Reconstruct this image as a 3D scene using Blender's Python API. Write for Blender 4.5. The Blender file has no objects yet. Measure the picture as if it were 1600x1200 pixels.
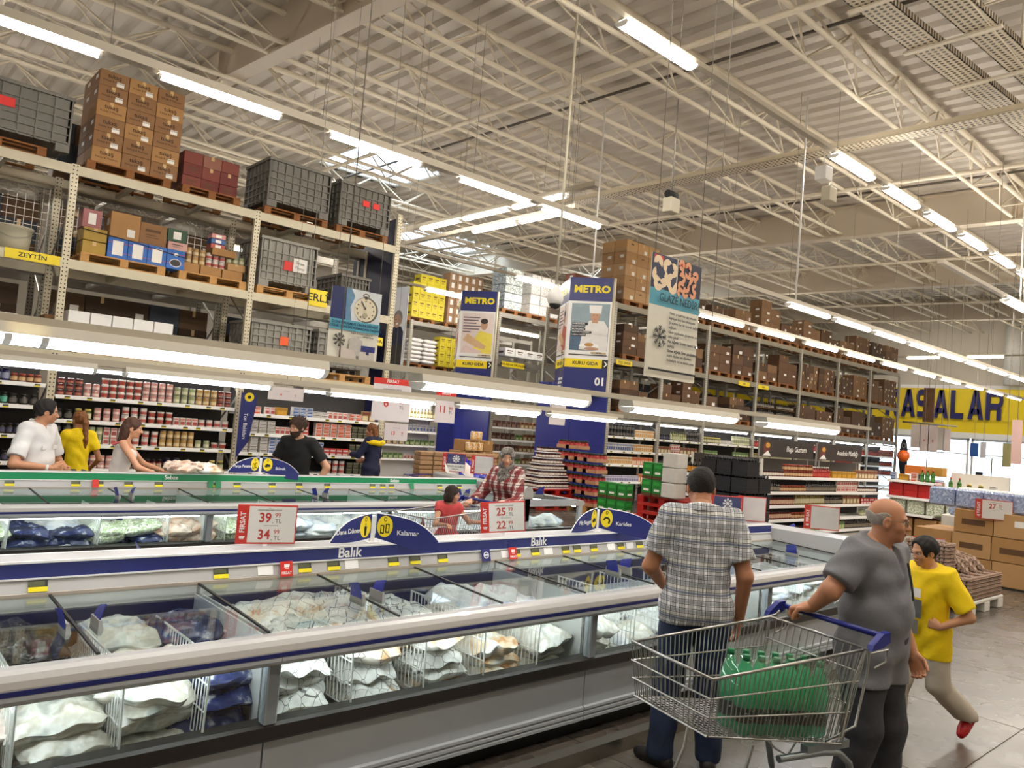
import bpy, math, random
import numpy as np
from mathutils import Vector, Matrix
random.seed(7)
scene = bpy.context.scene
COL = scene.collection
PI = math.pi

# ---------------------------------------------------------------- camera
F_PX, YAW, PITCH, ROLL, CAM_H = 1203.0, math.radians(48.4), math.radians(3.0), math.radians(4.62), 1.88
_f = np.array([math.cos(YAW)*math.cos(PITCH), math.sin(YAW)*math.cos(PITCH), math.sin(PITCH)])
_r0 = np.array([math.sin(YAW), -math.cos(YAW), 0.0]); _u0 = np.cross(_r0, _f)
_r = _r0*math.cos(ROLL)+_u0*math.sin(ROLL); _u = -_r0*math.sin(ROLL)+_u0*math.cos(ROLL)
cam_data = bpy.data.cameras.new('camera'); cam_data.sensor_fit = 'HORIZONTAL'
cam_data.sensor_width = 36.0; cam_data.lens = F_PX/1600*36; cam_data.clip_end = 300; cam_data.clip_start = .05
cam = bpy.data.objects.new('camera', cam_data); COL.objects.link(cam)
_m = Matrix.Identity(4)
for i in range(3):
    _m[i][0], _m[i][1], _m[i][2] = _r[i], _u[i], -_f[i]
_m[2][3] = CAM_H
cam.matrix_world = _m
scene.camera = cam

# ---------------------------------------------------------------- world, exposure
scene.view_settings.view_transform = 'Standard'; scene.view_settings.look = 'None'
scene.view_settings.gamma = 1.0; scene.view_settings.exposure = 0.0
scene.view_settings.use_curve_mapping = False
world = bpy.data.worlds.new('world'); scene.world = world; world.use_nodes = True
_bg = world.node_tree.nodes['Background']; _bg.inputs[0].default_value = (.82, .91, 1, 1); _bg.inputs[1].default_value = 6.0
scene.cycles.max_bounces = 7; scene.cycles.diffuse_bounces = 4; scene.cycles.glossy_bounces = 3
scene.cycles.transmission_bounces = 4; scene.cycles.transparent_max_bounces = 24
scene.cycles.caustics_reflective = False; scene.cycles.caustics_refractive = False
scene.cycles.sample_clamp_indirect = 6.0; scene.cycles.use_denoising = True
LAMP_E, LOW_E, SHELF_E, FREEZER_E = 58.0, 15.0, 10.0, 15.0     # luminaire strengths

# ---------------------------------------------------------------- materials
def lin(c):
    if isinstance(c, str):
        c = c.lstrip('#'); c = [int(c[i:i+2], 16)/255 for i in (0, 2, 4)]
        return tuple(x/12.92 if x <= .04045 else ((x+.055)/1.055)**2.4 for x in c)
    return tuple(c)
MATS = {}
def new_mat(key):
    m = bpy.data.materials.new(key); m.use_nodes = True; MATS[key] = m
    return m, m.node_tree.nodes, m.node_tree.links, m.node_tree.nodes['Principled BSDF']
def mat(col, rough=.5, metal=0.0, var=.10, scale=9.0, bump=0.0, bscale=60.0, coat=0.0, spec=.5):
    """plain painted / printed / cloth surface: base colour with a slight procedural unevenness"""
    key = 'm_%s_%g_%g_%g_%g_%g_%g_%g' % (col, rough, metal, var, scale, bump, bscale, coat)
    if key in MATS: return MATS[key]
    m, N, L, P = new_mat(key)
    c = lin(col)
    P.inputs['Roughness'].default_value = rough; P.inputs['Metallic'].default_value = metal
    P.inputs['Coat Weight'].default_value = coat; P.inputs['Specular IOR Level'].default_value = spec
    if var > 0 or bump > 0:
        tc = N.new('ShaderNodeTexCoord'); nz = N.new('ShaderNodeTexNoise'); nz.inputs['Scale'].default_value = scale
        nz.inputs['Detail'].default_value = 2
        L.new(tc.outputs['Object'], nz.inputs['Vector'])
        mx = N.new('ShaderNodeMix'); mx.data_type = 'RGBA'
        mx.inputs[6].default_value = (*[max(0, x*(1-var)) for x in c], 1); mx.inputs[7].default_value = (*[min(1, x*(1+var)) for x in c], 1)
        L.new(nz.outputs['Fac'], mx.inputs[0]); L.new(mx.outputs[2], P.inputs['Base Color'])
        if bump > 0:
            n2 = N.new('ShaderNodeTexNoise'); n2.inputs['Scale'].default_value = bscale; n2.inputs['Detail'].default_value = 2
            L.new(tc.outputs['Object'], n2.inputs['Vector'])
            b = N.new('ShaderNodeBump'); b.inputs['Strength'].default_value = bump; b.inputs['Distance'].default_value = .02
            L.new(n2.outputs['Fac'], b.inputs['Height']); L.new(b.outputs['Normal'], P.inputs['Normal'])
    else:
        P.inputs['Base Color'].default_value = (*c, 1)
    return m
def patches(key, cols, scale=6.0, rough=.35, bump=.25, bscale=25.0, stops=None, coat=0.0, sat=(1, 1, 1)):
    """noise driven patches of several colours (bag contents, printed packs)"""
    if key in MATS: return MATS[key]
    m, N, L, P = new_mat(key)
    tc = N.new('ShaderNodeTexCoord'); mp = N.new('ShaderNodeMapping'); mp.inputs['Scale'].default_value = sat
    nz = N.new('ShaderNodeTexNoise'); nz.inputs['Scale'].default_value = scale; nz.inputs['Detail'].default_value = 3
    rp = N.new('ShaderNodeValToRGB'); rp.color_ramp.interpolation = 'EASE'
    L.new(tc.outputs['Object'], mp.inputs[0]); L.new(mp.outputs[0], nz.inputs['Vector']); L.new(nz.outputs['Fac'], rp.inputs[0]); L.new(rp.outputs[0], P.inputs['Base Color'])
    n = len(cols); stops = stops or [.33+.34*i/max(1, n-1) for i in range(n)]
    els = rp.color_ramp.elements
    while len(els) < n: els.new(.5)
    for e, s, c in zip(els, stops, cols): e.position = s; e.color = (*lin(c), 1)
    P.inputs['Roughness'].default_value = rough; P.inputs['Coat Weight'].default_value = coat
    n2 = N.new('ShaderNodeTexNoise'); n2.inputs['Scale'].default_value = bscale; L.new(tc.outputs['Object'], n2.inputs['Vector'])
    b = N.new('ShaderNodeBump'); b.inputs['Strength'].default_value = bump; b.inputs['Distance'].default_value = .02
    L.new(n2.outputs['Fac'], b.inputs['Height']); L.new(b.outputs['Normal'], P.inputs['Normal'])
    return m
def emit(col, strength):
    key = 'e_%s_%g' % (col, strength)
    if key in MATS: return MATS[key]
    m, N, L, P = new_mat(key)
    P.inputs['Base Color'].default_value = (.9, .9, .9, 1)
    P.inputs['Emission Color'].default_value = (*lin(col), 1); P.inputs['Emission Strength'].default_value = strength
    return m
def glass(key='glass', tint='#eef6f4', boost=1.0, base=.02, alpha=1.0):
    if key in MATS: return MATS[key]
    m, N, L, P = new_mat(key); N.remove(P)
    out = N['Material Output']; tr = N.new('ShaderNodeBsdfTransparent'); gl = N.new('ShaderNodeBsdfGlossy')
    tr.inputs[0].default_value = (*[x*alpha for x in lin(tint)], 1); gl.inputs['Roughness'].default_value = .02
    fr = N.new('ShaderNodeLayerWeight'); fr.inputs[0].default_value = .5
    pw = N.new('ShaderNodeMath'); pw.operation = 'POWER'; pw.inputs[1].default_value = 4.2; L.new(fr.outputs['Facing'], pw.inputs[0])
    ma = N.new('ShaderNodeMath'); ma.operation = 'MULTIPLY_ADD'; ma.inputs[1].default_value = .6*boost; ma.inputs[2].default_value = .035*boost+base; ma.use_clamp = True
    mx = N.new('ShaderNodeMixShader')
    L.new(pw.outputs[0], ma.inputs[0]); L.new(ma.outputs[0], mx.inputs[0]); L.new(tr.outputs[0], mx.inputs[1]); L.new(gl.outputs[0], mx.inputs[2]); L.new(mx.outputs[0], out.inputs[0])
    return m
def plaid(key, base, bands, rough=.85, warp=.012):
    """woven check: bands = (axis, period, centre, half width, colour, strength)"""
    if key in MATS: return MATS[key]
    m, N, L, P = new_mat(key); P.inputs['Roughness'].default_value = rough
    tc = N.new('ShaderNodeTexCoord'); nz = N.new('ShaderNodeTexNoise'); nz.inputs['Scale'].default_value = 7
    L.new(tc.outputs['Object'], nz.inputs['Vector'])
    ad = N.new('ShaderNodeMixRGB'); ad.blend_type = 'ADD'; ad.inputs[0].default_value = warp
    L.new(tc.outputs['Object'], ad.inputs[1]); L.new(nz.outputs['Color'], ad.inputs[2])
    sx = N.new('ShaderNodeSeparateXYZ'); L.new(ad.outputs[0], sx.inputs[0])
    prev = None
    for axis, period, cen, hw, col, st in bands:
        s = N.new('ShaderNodeMath'); s.operation = 'SUBTRACT'; s.inputs[1].default_value = cen - period/2
        L.new(sx.outputs[axis], s.inputs[0])
        w = N.new('ShaderNodeMath'); w.operation = 'FLOORED_MODULO'; w.inputs[1].default_value = period; L.new(s.outputs[0], w.inputs[0])
        c = N.new('ShaderNodeMath'); c.operation = 'COMPARE'; c.inputs[1].default_value = period/2; c.inputs[2].default_value = hw; L.new(w.outputs[0], c.inputs[0])
        k = N.new('ShaderNodeMath'); k.operation = 'MULTIPLY'; k.inputs[1].default_value = st; L.new(c.outputs[0], k.inputs[0])
        mx = N.new('ShaderNodeMix'); mx.data_type = 'RGBA'
        if prev is None: mx.inputs[6].default_value = (*lin(base), 1)
        else: L.new(prev, mx.inputs[6])
        mx.inputs[7].default_value = (*lin(col), 1); L.new(k.outputs[0], mx.inputs[0]); prev = mx.outputs[2]
    L.new(prev, P.inputs['Base Color'])
    b = N.new('ShaderNodeBump'); b.inputs['Strength'].default_value = .35; b.inputs['Distance'].default_value = .03; L.new(nz.outputs['Fac'], b.inputs['Height']); L.new(b.outputs['Normal'], P.inputs['Normal'])
    return m
def perforated(key, base, hole, pitch, radius, axes=(0, 2), rough=.5, metal=.2):
    """sheet metal punched with a grid of round holes (object space)"""
    if key in MATS: return MATS[key]
    m, N, L, P = new_mat(key); P.inputs['Roughness'].default_value = rough; P.inputs['Metallic'].default_value = metal
    tc = N.new('ShaderNodeTexCoord'); sx = N.new('ShaderNodeSeparateXYZ'); L.new(tc.outputs['Object'], sx.inputs[0])
    cb = N.new('ShaderNodeCombineXYZ')
    for i, a in enumerate(axes):
        p = pitch[i]
        w = N.new('ShaderNodeMath'); w.operation = 'FLOORED_MODULO'; w.inputs[1].default_value = p; L.new(sx.outputs[a], w.inputs[0])
        s = N.new('ShaderNodeMath'); s.operation = 'SUBTRACT'; s.inputs[1].default_value = p/2; L.new(w.outputs[0], s.inputs[0]); L.new(s.outputs[0], cb.inputs[i])
    ln = N.new('ShaderNodeVectorMath'); ln.operation = 'LENGTH'; L.new(cb.outputs[0], ln.inputs[0])
    lt = N.new('ShaderNodeMath'); lt.operation = 'LESS_THAN'; lt.inputs[1].default_value = radius; L.new(ln.outputs['Value'], lt.inputs[0])
    mx = N.new('ShaderNodeMix'); mx.data_type = 'RGBA'; mx.inputs[6].default_value = (*lin(base), 1); mx.inputs[7].default_value = (*lin(hole), 1)
    L.new(lt.outputs[0], mx.inputs[0]); L.new(mx.outputs[2], P.inputs['Base Color'])
    return m

# ---------------------------------------------------------------- mesh building
class MB:
    def __init__(s): s.v, s.f, s.m, s.sm = [], [], [], []
    def add(s, vs, fs, m=0, sm=False):
        o = len(s.v); s.v.extend([tuple(map(float, p)) for p in vs])
        for f in fs: s.f.append(tuple(i+o for i in f)); s.m.append(m); s.sm.append(sm)
        return s
    def box(s, x0, x1, y0, y1, z0, z1, m=0):
        return s.add([(x0,y0,z0),(x1,y0,z0),(x1,y1,z0),(x0,y1,z0),(x0,y0,z1),(x1,y0,z1),(x1,y1,z1),(x0,y1,z1)],
                     [(0,3,2,1),(4,5,6,7),(0,1,5,4),(1,2,6,5),(2,3,7,6),(3,0,4,7)], m)
    def cb(s, c, d, m=0):
        return s.box(c[0]-d[0]/2, c[0]+d[0]/2, c[1]-d[1]/2, c[1]+d[1]/2, c[2]-d[2]/2, c[2]+d[2]/2, m)
    def rbox(s, x0, x1, y0, y1, z0, z1, b=.01, m=0):
        """box with chamfered edges"""
        X, Y, Z = (x0, x1), (y0, y1), (z0, z1); vs, idx = [], {}
        for i in (0, 1):
            for j in (0, 1):
                for k in (0, 1):
                    for a in range(3):
                        p = [X[i], Y[j], Z[k]]; sg = (1-2*i, 1-2*j, 1-2*k)
                        for q in range(3):
                            if q != a: p[q] += sg[q]*b
                        idx[i, j, k, a] = len(vs); vs.append(p)
        fs = []
        for a in range(3):
            o = [q for q in range(3) if q != a]
            for e in (0, 1):
                ring = []
                for u, w in ((0, 0), (1, 0), (1, 1), (0, 1)):
                    c = [0, 0, 0]; c[a] = e; c[o[0]] = u; c[o[1]] = w; ring.append(idx[(*c, a)])
                flip = (e == 1) != (a == 1)
                fs.append(ring if flip else ring[::-1])
        for a in range(3):
            o = [q for q in range(3) if q != a]
            for u in (0, 1):
                for w in (0, 1):
                    def I(e, ax):
                        c = [0, 0, 0]; c[a] = e; c[o[0]] = u; c[o[1]] = w; return idx[(*c, ax)]
                    fs.append([I(0, o[0]), I(1, o[0]), I(1, o[1]), I(0, o[1])])
        for i in (0, 1):
            for j in (0, 1):
                for k in (0, 1): fs.append([idx[i, j, k, a] for a in range(3)])
        return s.add(vs, fs, m)
    def cyl(s, p0, p1, r, n=8, r2=None, caps=True, m=0, sm=True):
        p0, p1 = Vector(p0), Vector(p1); d = p1-p0
        if d.length < 1e-9: return s
        d.normalize(); a = d.orthogonal().normalized(); b = d.cross(a); r2 = r if r2 is None else r2
        vs = [p0+(a*math.cos(2*PI*i/n)+b*math.sin(2*PI*i/n))*r for i in range(n)]+[p1+(a*math.cos(2*PI*i/n)+b*math.sin(2*PI*i/n))*r2 for i in range(n)]
        s.add(vs, [(i, (i+1) % n, n+(i+1) % n, n+i) for i in range(n)], m, sm)
        if caps:
            o = len(s.v)-2*n
            s.f.append(tuple(o+i for i in range(n-1, -1, -1))); s.m.append(m); s.sm.append(False)
            s.f.append(tuple(o+n+i for i in range(n))); s.m.append(m); s.sm.append(False)
        return s
    def tube(s, pts, r, n=6, m=0, closed=False):
        P = [Vector(p) for p in pts]; k = len(P); rings = []; prev = None
        for i in range(k):
            if closed: t = (P[(i+1) % k]-P[i-1])
            else: t = P[min(i+1, k-1)]-P[max(i-1, 0)]
            t.normalize()
            if prev is None: a = t.orthogonal().normalized()
            else:
                a = prev-t*prev.dot(t)
                a = a.normalized() if a.length > 1e-6 else t.orthogonal().normalized()
            prev = a; b = t.cross(a)
            rings.append([P[i]+(a*math.cos(2*PI*j/n)+b*math.sin(2*PI*j/n))*r for j in range(n)])
        vs = [p for q in rings for p in q]; fs = []
        for i in range(k if closed else k-1):
            i2 = (i+1) % k
            for j in range(n): fs.append((i*n+j, i*n+(j+1) % n, i2*n+(j+1) % n, i2*n+j))
        s.add(vs, fs, m, True)
        if not closed:
            s.add(rings[0], [tuple(range(n-1, -1, -1))], m); s.add(rings[-1], [tuple(range(n))], m)
        return s
    def lathe(s, prof, n=12, m=0, c=(0, 0, 0), ms=None, sm=True):
        vs = []
        for r, z in prof:
            for i in range(n): vs.append((c[0]+r*math.cos(2*PI*i/n), c[1]+r*math.sin(2*PI*i/n), c[2]+z))
        o = len(s.v); s.v.extend(vs)
        for k in range(len(prof)-1):
            for i in range(n):
                s.f.append((o+k*n+i, o+k*n+(i+1) % n, o+(k+1)*n+(i+1) % n, o+(k+1)*n+i)); s.m.append(ms[k] if ms else m); s.sm.append(sm)
        s.f.append(tuple(o+i for i in range(n-1, -1, -1))); s.m.append(ms[0] if ms else m); s.sm.append(False)
        q = o+(len(prof)-1)*n
        s.f.append(tuple(q+i for i in range(n))); s.m.append(ms[-1] if ms else m); s.sm.append(False)
        return s
    def prism(s, poly, axis, lo, hi, m=0, sm=False):
        """polygon in the two other axes (cyclic order) extruded along axis from lo to hi"""
        n = len(poly); u, w = [(1, 2), (2, 0), (0, 1)][axis]
        def P(p, t):
            q = [0, 0, 0]; q[axis] = t; q[u] = p[0]; q[w] = p[1]; return q
        area = sum(poly[i][0]*poly[(i+1) % n][1]-poly[(i+1) % n][0]*poly[i][1] for i in range(n))
        if area < 0: poly = poly[::-1]
        vs = [P(p, lo) for p in poly]+[P(p, hi) for p in poly]
        s.add(vs, [(i, (i+1) % n, n+(i+1) % n, n+i) for i in range(n)], m, sm)
        s.add(vs[:n], [tuple(range(n-1, -1, -1))], m); s.add(vs[n:], [tuple(range(n))], m)
        return s
    def mesh(s, name, mats):
        me = bpy.data.meshes.new(name); me.from_pydata(s.v, [], s.f)
        for x in (mats if isinstance(mats, (list, tuple)) else [mats]): me.materials.append(x)
        me.polygons.foreach_set('material_index', s.m); me.polygons.foreach_set('use_smooth', s.sm); me.update()
        return me
    def build(s, name, mats, parent=None, loc=None, rz=0.0):
        return place(name, s.mesh(name, mats), parent, loc, rz)
def place(name, me, parent=None, loc=None, rz=0.0, rot=None):
    o = bpy.data.objects.new(name, me); COL.objects.link(o)
    if parent: o.parent = parent
    if loc is not None: o.location = loc
    if rot is not None: o.rotation_euler = rot
    elif rz: o.rotation_euler = (0, 0, rz)
    return o
def tag(o, label=None, cat=None, group=None, kind=None):
    if label: o['label'] = label
    if cat: o['category'] = cat
    if group: o['group'] = group
    if kind: o['kind'] = kind
    return o
def thing(name, label, cat, loc=(0, 0, 0), rz=0.0, group=None):
    o = bpy.data.objects.new(name, None); o.empty_display_size = .1; COL.objects.link(o)
    o.location = loc; o.rotation_euler = (0, 0, rz)
    return tag(o, label, cat, group)
def dup(o, loc=None, rz=None, label=None, group=None, parent=None):
    c = o.copy(); COL.objects.link(c)
    if parent is not None: c.parent = parent
    if loc is not None: c.location = loc
    if rz is not None: c.rotation_euler = (0, 0, rz)
    if label: c['label'] = label
    if group: c['group'] = group
    for ch in o.children:
        d = ch.copy(); COL.objects.link(d); d.parent = c
        for g in ch.children:
            e = g.copy(); COL.objects.link(e); e.parent = d
    return c
def text(body, size, loc, parent, m, rot=(PI/2, 0, 0), align='CENTER', sx=1.0, bold=0.0, ext=.0006, name='lettering', sp=1.0, shear=0.0):
    cu = bpy.data.curves.new(name, 'FONT'); cu.body = body; cu.size = size; cu.align_x = align; cu.align_y = 'CENTER'
    cu.extrude = ext; cu.offset = bold*size; cu.resolution_u = 3; cu.space_character = sp; cu.shear = shear
    cu.materials.append(m)
    o = bpy.data.objects.new(name, cu); COL.objects.link(o)
    if parent: o.parent = parent
    o.location = loc; o.rotation_euler = rot; o.scale = (sx, 1, 1)
    TEXTS.append(o); return o
TEXTS = []
def ellipse(cx, cz, rx, rz, n=20, a0=0, a1=2*PI):
    return [(cx+rx*math.cos(a0+(a1-a0)*i/n), cz+rz*math.sin(a0+(a1-a0)*i/n)) for i in range(n if a1-a0 > 6.2 else n+1)]
def prints(shapes, name, parent, loc, rz=0.0, step=.0006):
    """flat print on a board facing local -Y: list of (polygon in x,z, material), later ones lie on top"""
    mb = MB(); ms = []
    for k, (poly, m) in enumerate(shapes):
        if m not in ms: ms.append(m)
        n = len(poly)
        ar = sum(poly[i][0]*poly[(i+1) % n][1]-poly[(i+1) % n][0]*poly[i][1] for i in range(n))
        if ar < 0: poly = poly[::-1]
        mb.add([(p[0], -step*(k+1), p[1]) for p in poly], [tuple(range(n))], ms.index(m))
    return mb.build(name, ms, parent, loc, rz)
def rect(x0, x1, z0, z1): return [(x0, z0), (x1, z0), (x1, z1), (x0, z1)]
def flake(cx, cz, r, t):
    """a six armed snowflake as thin polygons"""
    out = []
    def bar(p, q, w):
        d = Vector((q[0]-p[0], q[1]-p[1])).normalized(); nx, nz = -d.y*w/2, d.x*w/2
        return [(p[0]+nx, p[1]+nz), (p[0]-nx, p[1]-nz), (q[0]-nx, q[1]-nz), (q[0]+nx, q[1]+nz)]
    for k in range(8):
        a = k*PI/4; e = (cx+r*math.cos(a), cz+r*math.sin(a)); out.append(bar((cx, cz), e, t))
        for f in (.55, .78):
            p = (cx+f*r*math.cos(a), cz+f*r*math.sin(a))
            for s in (-1, 1): out.append(bar(p, (p[0]+.3*r*math.cos(a+s*.75), p[1]+.3*r*math.sin(a+s*.75)), t*.8))
    return out
NUM = 'one two three four five six seven eight nine ten eleven twelve thirteen fourteen fifteen sixteen seventeen eighteen nineteen twenty'.split()
def num(i):
    i += 1
    return NUM[i-1] if i <= 20 else ('twenty', 'thirty', 'forty', 'fifty', 'sixty', 'seventy', 'eighty', 'ninety')[i//10-2]+('-'+NUM[i % 10-1] if i % 10 else '')
ORD = ['first', 'second', 'third', 'fourth', 'fifth', 'sixth', 'seventh', 'eighth', 'ninth', 'tenth', 'eleventh', 'twelfth', 'thirteenth', 'fourteenth']
# common surfaces
WHITE = mat('#e4e2dc', .45); CREAM = mat('#c9c2ac', .5, var=.05); RACK = mat('#cfc6ab', .45, var=.06)
STEEL = mat('#a9a59c', .35, metal=.7, var=.05); CHROME = mat('#b4b4b2', .28, metal=1.0, var=.03)
DARK = mat('#1c1a18', .5); BLACK = mat('#0c0c0d', .6); NAVY = mat('#20286f', .4, var=.05); BLUE = mat('#1f2a86', .35, var=.05)
YELLOW = mat('#f2d81e', .45, var=.04); RED = mat('#c3221f', .4, var=.05); GREEN = mat('#0f8a55', .4, var=.05)
WOOD = mat('#c39458', .7, var=.22, scale=14); WOOD2 = mat('#8d5a2c', .75, var=.25, scale=14)
KRAFT = mat('#a67c4c', .75, var=.08, scale=5); KRAFT2 = mat('#8a6440', .75, var=.10, scale=5); KRAFT3 = mat('#b78f5f', .75, var=.08, scale=5)
TAPE = mat('#c9a670', .3, var=.05); PAPER = mat('#eeebe4', .6, var=.03); INK = mat('#15131a', .6, var=0)
LCD = mat('#5c5f46', .25, var=.12, scale=40); WHITEP = mat('#f4f3f0', .35, var=.02); GREYP = mat('#8e8c86', .4, var=.05)
TAGY = mat('#f0e01a', .45, var=.03)
# ---------------------------------------------------------------- where a photographed point lies in the room (metres)
CAMP = np.array([0, 0, CAM_H])
def ray(x, y): return _f*F_PX+_r*(x-800)-_u*(y-600)
def onX(x, y, X): d = ray(x, y); return CAMP+d*(X/d[0])
def onY(x, y, Y): d = ray(x, y); return CAMP+d*(Y/d[1])
def onZ(x, y, Z): d = ray(x, y); return CAMP+d*((Z-CAM_H)/d[2])

# ---------------------------------------------------------------- shell
XL, XR, YF, YB = -8.0, 42.0, -6.0, 36.0
def roofz(Y): return 8.95+.03*(Y-10)
def floor_material():
    m, N, L, P = new_mat('floor_screed')
    tc = N.new('ShaderNodeTexCoord'); n1 = N.new('ShaderNodeTexNoise'); n1.inputs['Scale'].default_value = .55; n1.inputs['Detail'].default_value = 4
    L.new(tc.outputs['Object'], n1.inputs['Vector'])
    rp = N.new('ShaderNodeValToRGB'); rp.color_ramp.elements[0].color = (*lin('#564f48'), 1); rp.color_ramp.elements[1].color = (*lin('#6f685f'), 1)
    rp.color_ramp.elements[0].position = .35; rp.color_ramp.elements[1].position = .65
    L.new(n1.outputs['Fac'], rp.inputs[0]); L.new(rp.outputs[0], P.inputs['Base Color'])
    P.inputs['Roughness'].default_value = .16; P.inputs['Specular IOR Level'].default_value = .45
    n2 = N.new('ShaderNodeTexNoise'); n2.inputs['Scale'].default_value = 3; L.new(tc.outputs['Object'], n2.inputs['Vector'])
    mr = N.new('ShaderNodeMapRange'); mr.inputs[3].default_value = .20; mr.inputs[4].default_value = .36; L.new(n2.outputs['Fac'], mr.inputs[0]); L.new(mr.outputs[0], P.inputs['Roughness'])
    return m
FLOOR = floor_material()
fl = MB().box(XL, XR, YF, YB, -.2, -.006).build('floor', mat('#6a5d50', .5)); tag(fl, kind='structure')
T = 1.5
slab_me = MB().rbox(.003, T-.003, .003, T-.003, -.0055, 0, .0015).mesh('tile', FLOOR)
for i in range(-5, 28):
    for j in range(-4, 9):
        if not (i*T > 40): place('tile', slab_me, fl, (i*T+.6, j*T+.15, 0))
rest = MB().box(XL, XR, 9*T+.15, YB, -.0055, 0).build('screed_strip', FLOOR, fl)
WALL = mat('#cfc7b8', .8, var=.04, scale=1.5); DECK = mat('#ccc4b8', .6, var=.05, scale=.7)
tag(MB().box(XL-.3, XL, YF, YB, -.2, 10.5).build('wall_left', WALL), kind='structure')
tag(MB().box(XL, XR, YF-.3, YF, -.2, 10.5).build('wall_front', WALL), kind='structure')
wb = MB().box(XL, XR, YB, YB+.3, -.2, 10.5).build('wall_back', WALL); tag(wb, kind='structure')
for x in range(2, 42, 5): MB().box(x, x+.5, YB-.3, YB-.01, 0, 9.7).build('pilaster', WALL, wb)
# corrugated roof deck with skylight openings
SKY = [(10.3, 13.4, 18.9, 21.6), (16.5, 21.5, 25.5, 28.5), (24.0, 28.0, 20.0, 23.0)]  # second opening added for more daylight at the back
def deck():
    mb = MB(); p = .42; x = XL
    while x < XR:
        holes = sorted([(a[2], a[3]) for a in SKY if a[0] < x+p/2 < a[1]])
        ys = [YF]+[q for h in holes for q in h]+[YB]
        for k in range(0, len(ys), 2):
            ya, yb = ys[k], ys[k+1]
            prof = [(x, .09), (x+.11, .09), (x+.16, 0), (x+.37, 0), (x+p, .09)]
            vs = [(q[0], ya, roofz(ya)+q[1]) for q in prof]+[(q[0], yb, roofz(yb)+q[1]) for q in prof]
            vs += [(x, ya, roofz(ya)+.14), (x+p, ya, roofz(ya)+.14), (x, yb, roofz(yb)+.14), (x+p, yb, roofz(yb)+.14)]
            mb.add(vs, [(i, i+5, i+6, i+1) for i in range(4)]+[(10, 11, 13, 12)])
        x += p
    return mb.build('ceiling', DECK)
tag(deck(), kind='structure')
for k, (a, b, c, d) in enumerate(SKY):
    w = MB(); z0 = lambda y: roofz(y)+.12
    for y in (c, d): w.cyl((a, y, z0(y)), (b, y, z0(y)), .06, 6)
    for x in (a, b): w.cyl((x, c, z0(c)), (x, d, z0(d)), .06, 6)
    o = w.build('window_%d' % (k+1), WHITE); tag(o, kind='structure')
    n = 4
    for i in range(n):
        xa, xb = a+(b-a)*i/n+.03, a+(b-a)*(i+1)/n-.03
        pm = MB().add([(xa, c, z0(c)+.02), (xb, c, z0(c)+.02), (xb, d, z0(d)+.02), (xa, d, z0(d)+.02), (xa, c, z0(c)+.04), (xb, c, z0(c)+.04), (xb, d, z0(d)+.04), (xa, d, z0(d)+.04)],
                      [(0, 3, 2, 1), (4, 5, 6, 7), (0, 1, 5, 4), (2, 3, 7, 6)])
        pm.build('pane', glass('skyglass', '#f4faff', 1.0, 0), o)
# main rafters (I sections) across the hall
BEAM = mat('#d6c9b5', .55, var=.04, scale=1.2)
def rafter(X, zb, sl, first=False):
    def Z(y): return zb+sl*(y-10)
    mb = MB(); ya, yb = YF+.05, YB-.05
    def slab(x0, x1, lo, hi):
        vs = []
        for y in (ya, yb): vs += [(x0, y, lo(y)), (x1, y, lo(y)), (x1, y, hi(y)), (x0, y, hi(y))]
        mb.add(vs, [(3, 2, 1, 0), (4, 5, 6, 7), (0, 1, 5, 4), (1, 2, 6, 5), (2, 3, 7, 6), (3, 0, 4, 7)])
    slab(X-.16, X+.16, Z, lambda y: Z(y)+.03)
    slab(X-.02, X+.02, lambda y: Z(y)+.03, lambda y: max(Z(y)+.1, roofz(y)-.05))
    slab(X-.16, X+.16, lambda y: max(Z(y)+.12, roofz(y)-.05), lambda y: max(Z(y)+.16, roofz(y)-.01))
    o = mb.build('roof_beam', BEAM); tag(o, kind='structure')
    y = YF+2
    while y < YB-1:
        top = roofz(y)-.05
        if top > Z(y)+.15: MB().box(X-.14, X+.14, y-.01, y+.01, Z(y)+.03, top).build('stiffener', BEAM, o)
        y += 5.0
    return o
rafter(5.55, 7.85, .098)
for X in (21.6, 29.4, 37.2): rafter(X, 8.02, .028)
# lattice purlins along the hall
PIPE = mat('#e0d5c0', .5, var=.03)
SEG = 1.9
def chord(y, z, r): return MB().cyl((XL, y, z), (XR, y, z), r, 7, caps=False)
top_me = chord(0, 0, .062).mesh('top_chord', PIPE); bot_me = chord(0, 0, .045).mesh('bottom_chord', PIPE)
wb_ = MB(); x = XL; k = 0
while x < XR-SEG:
    for s in (-1, 1):
        wb_.cyl((x, s*.28, -.68), (x+SEG/2, 0, 0), .021, 5, caps=False); wb_.cyl((x+SEG/2, 0, 0), (x+SEG, s*.28, -.68), .021, 5, caps=False)
    wb_.cyl((x, -.28, -.68), (x, .28, -.68), .018, 5, caps=False)
    wb_.cyl((x, -.28, -.68), (x+SEG, .28, -.68), .014, 5, caps=False)
    x += SEG; k += 1
web_me = wb_.mesh('lacing', PIPE)
y = -4.0
while y < YB-1:
    e = bpy.data.objects.new('roof_truss', None); COL.objects.link(e); e.location = (0, y, roofz(y)-.13); tag(e, kind='structure')
    place('top_chord', top_me, e, (0, 0, 0)); place('bottom_chord', bot_me, e, (0, -.28, -.68)); place('bottom_chord', bot_me, e, (0, .28, -.68)); place('lacing', web_me, e, (0, 0, 0))
    y += 2.45
for X in (1.6, 9.6, 17.6, 25.5, 33.3):
    mb = MB(); mb.cyl((X, YF, roofz(YF)-.84), (X, YB, roofz(YB)-.84), .05, 7); tag(mb.build('tie_pipe', PIPE), kind='structure')
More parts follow.
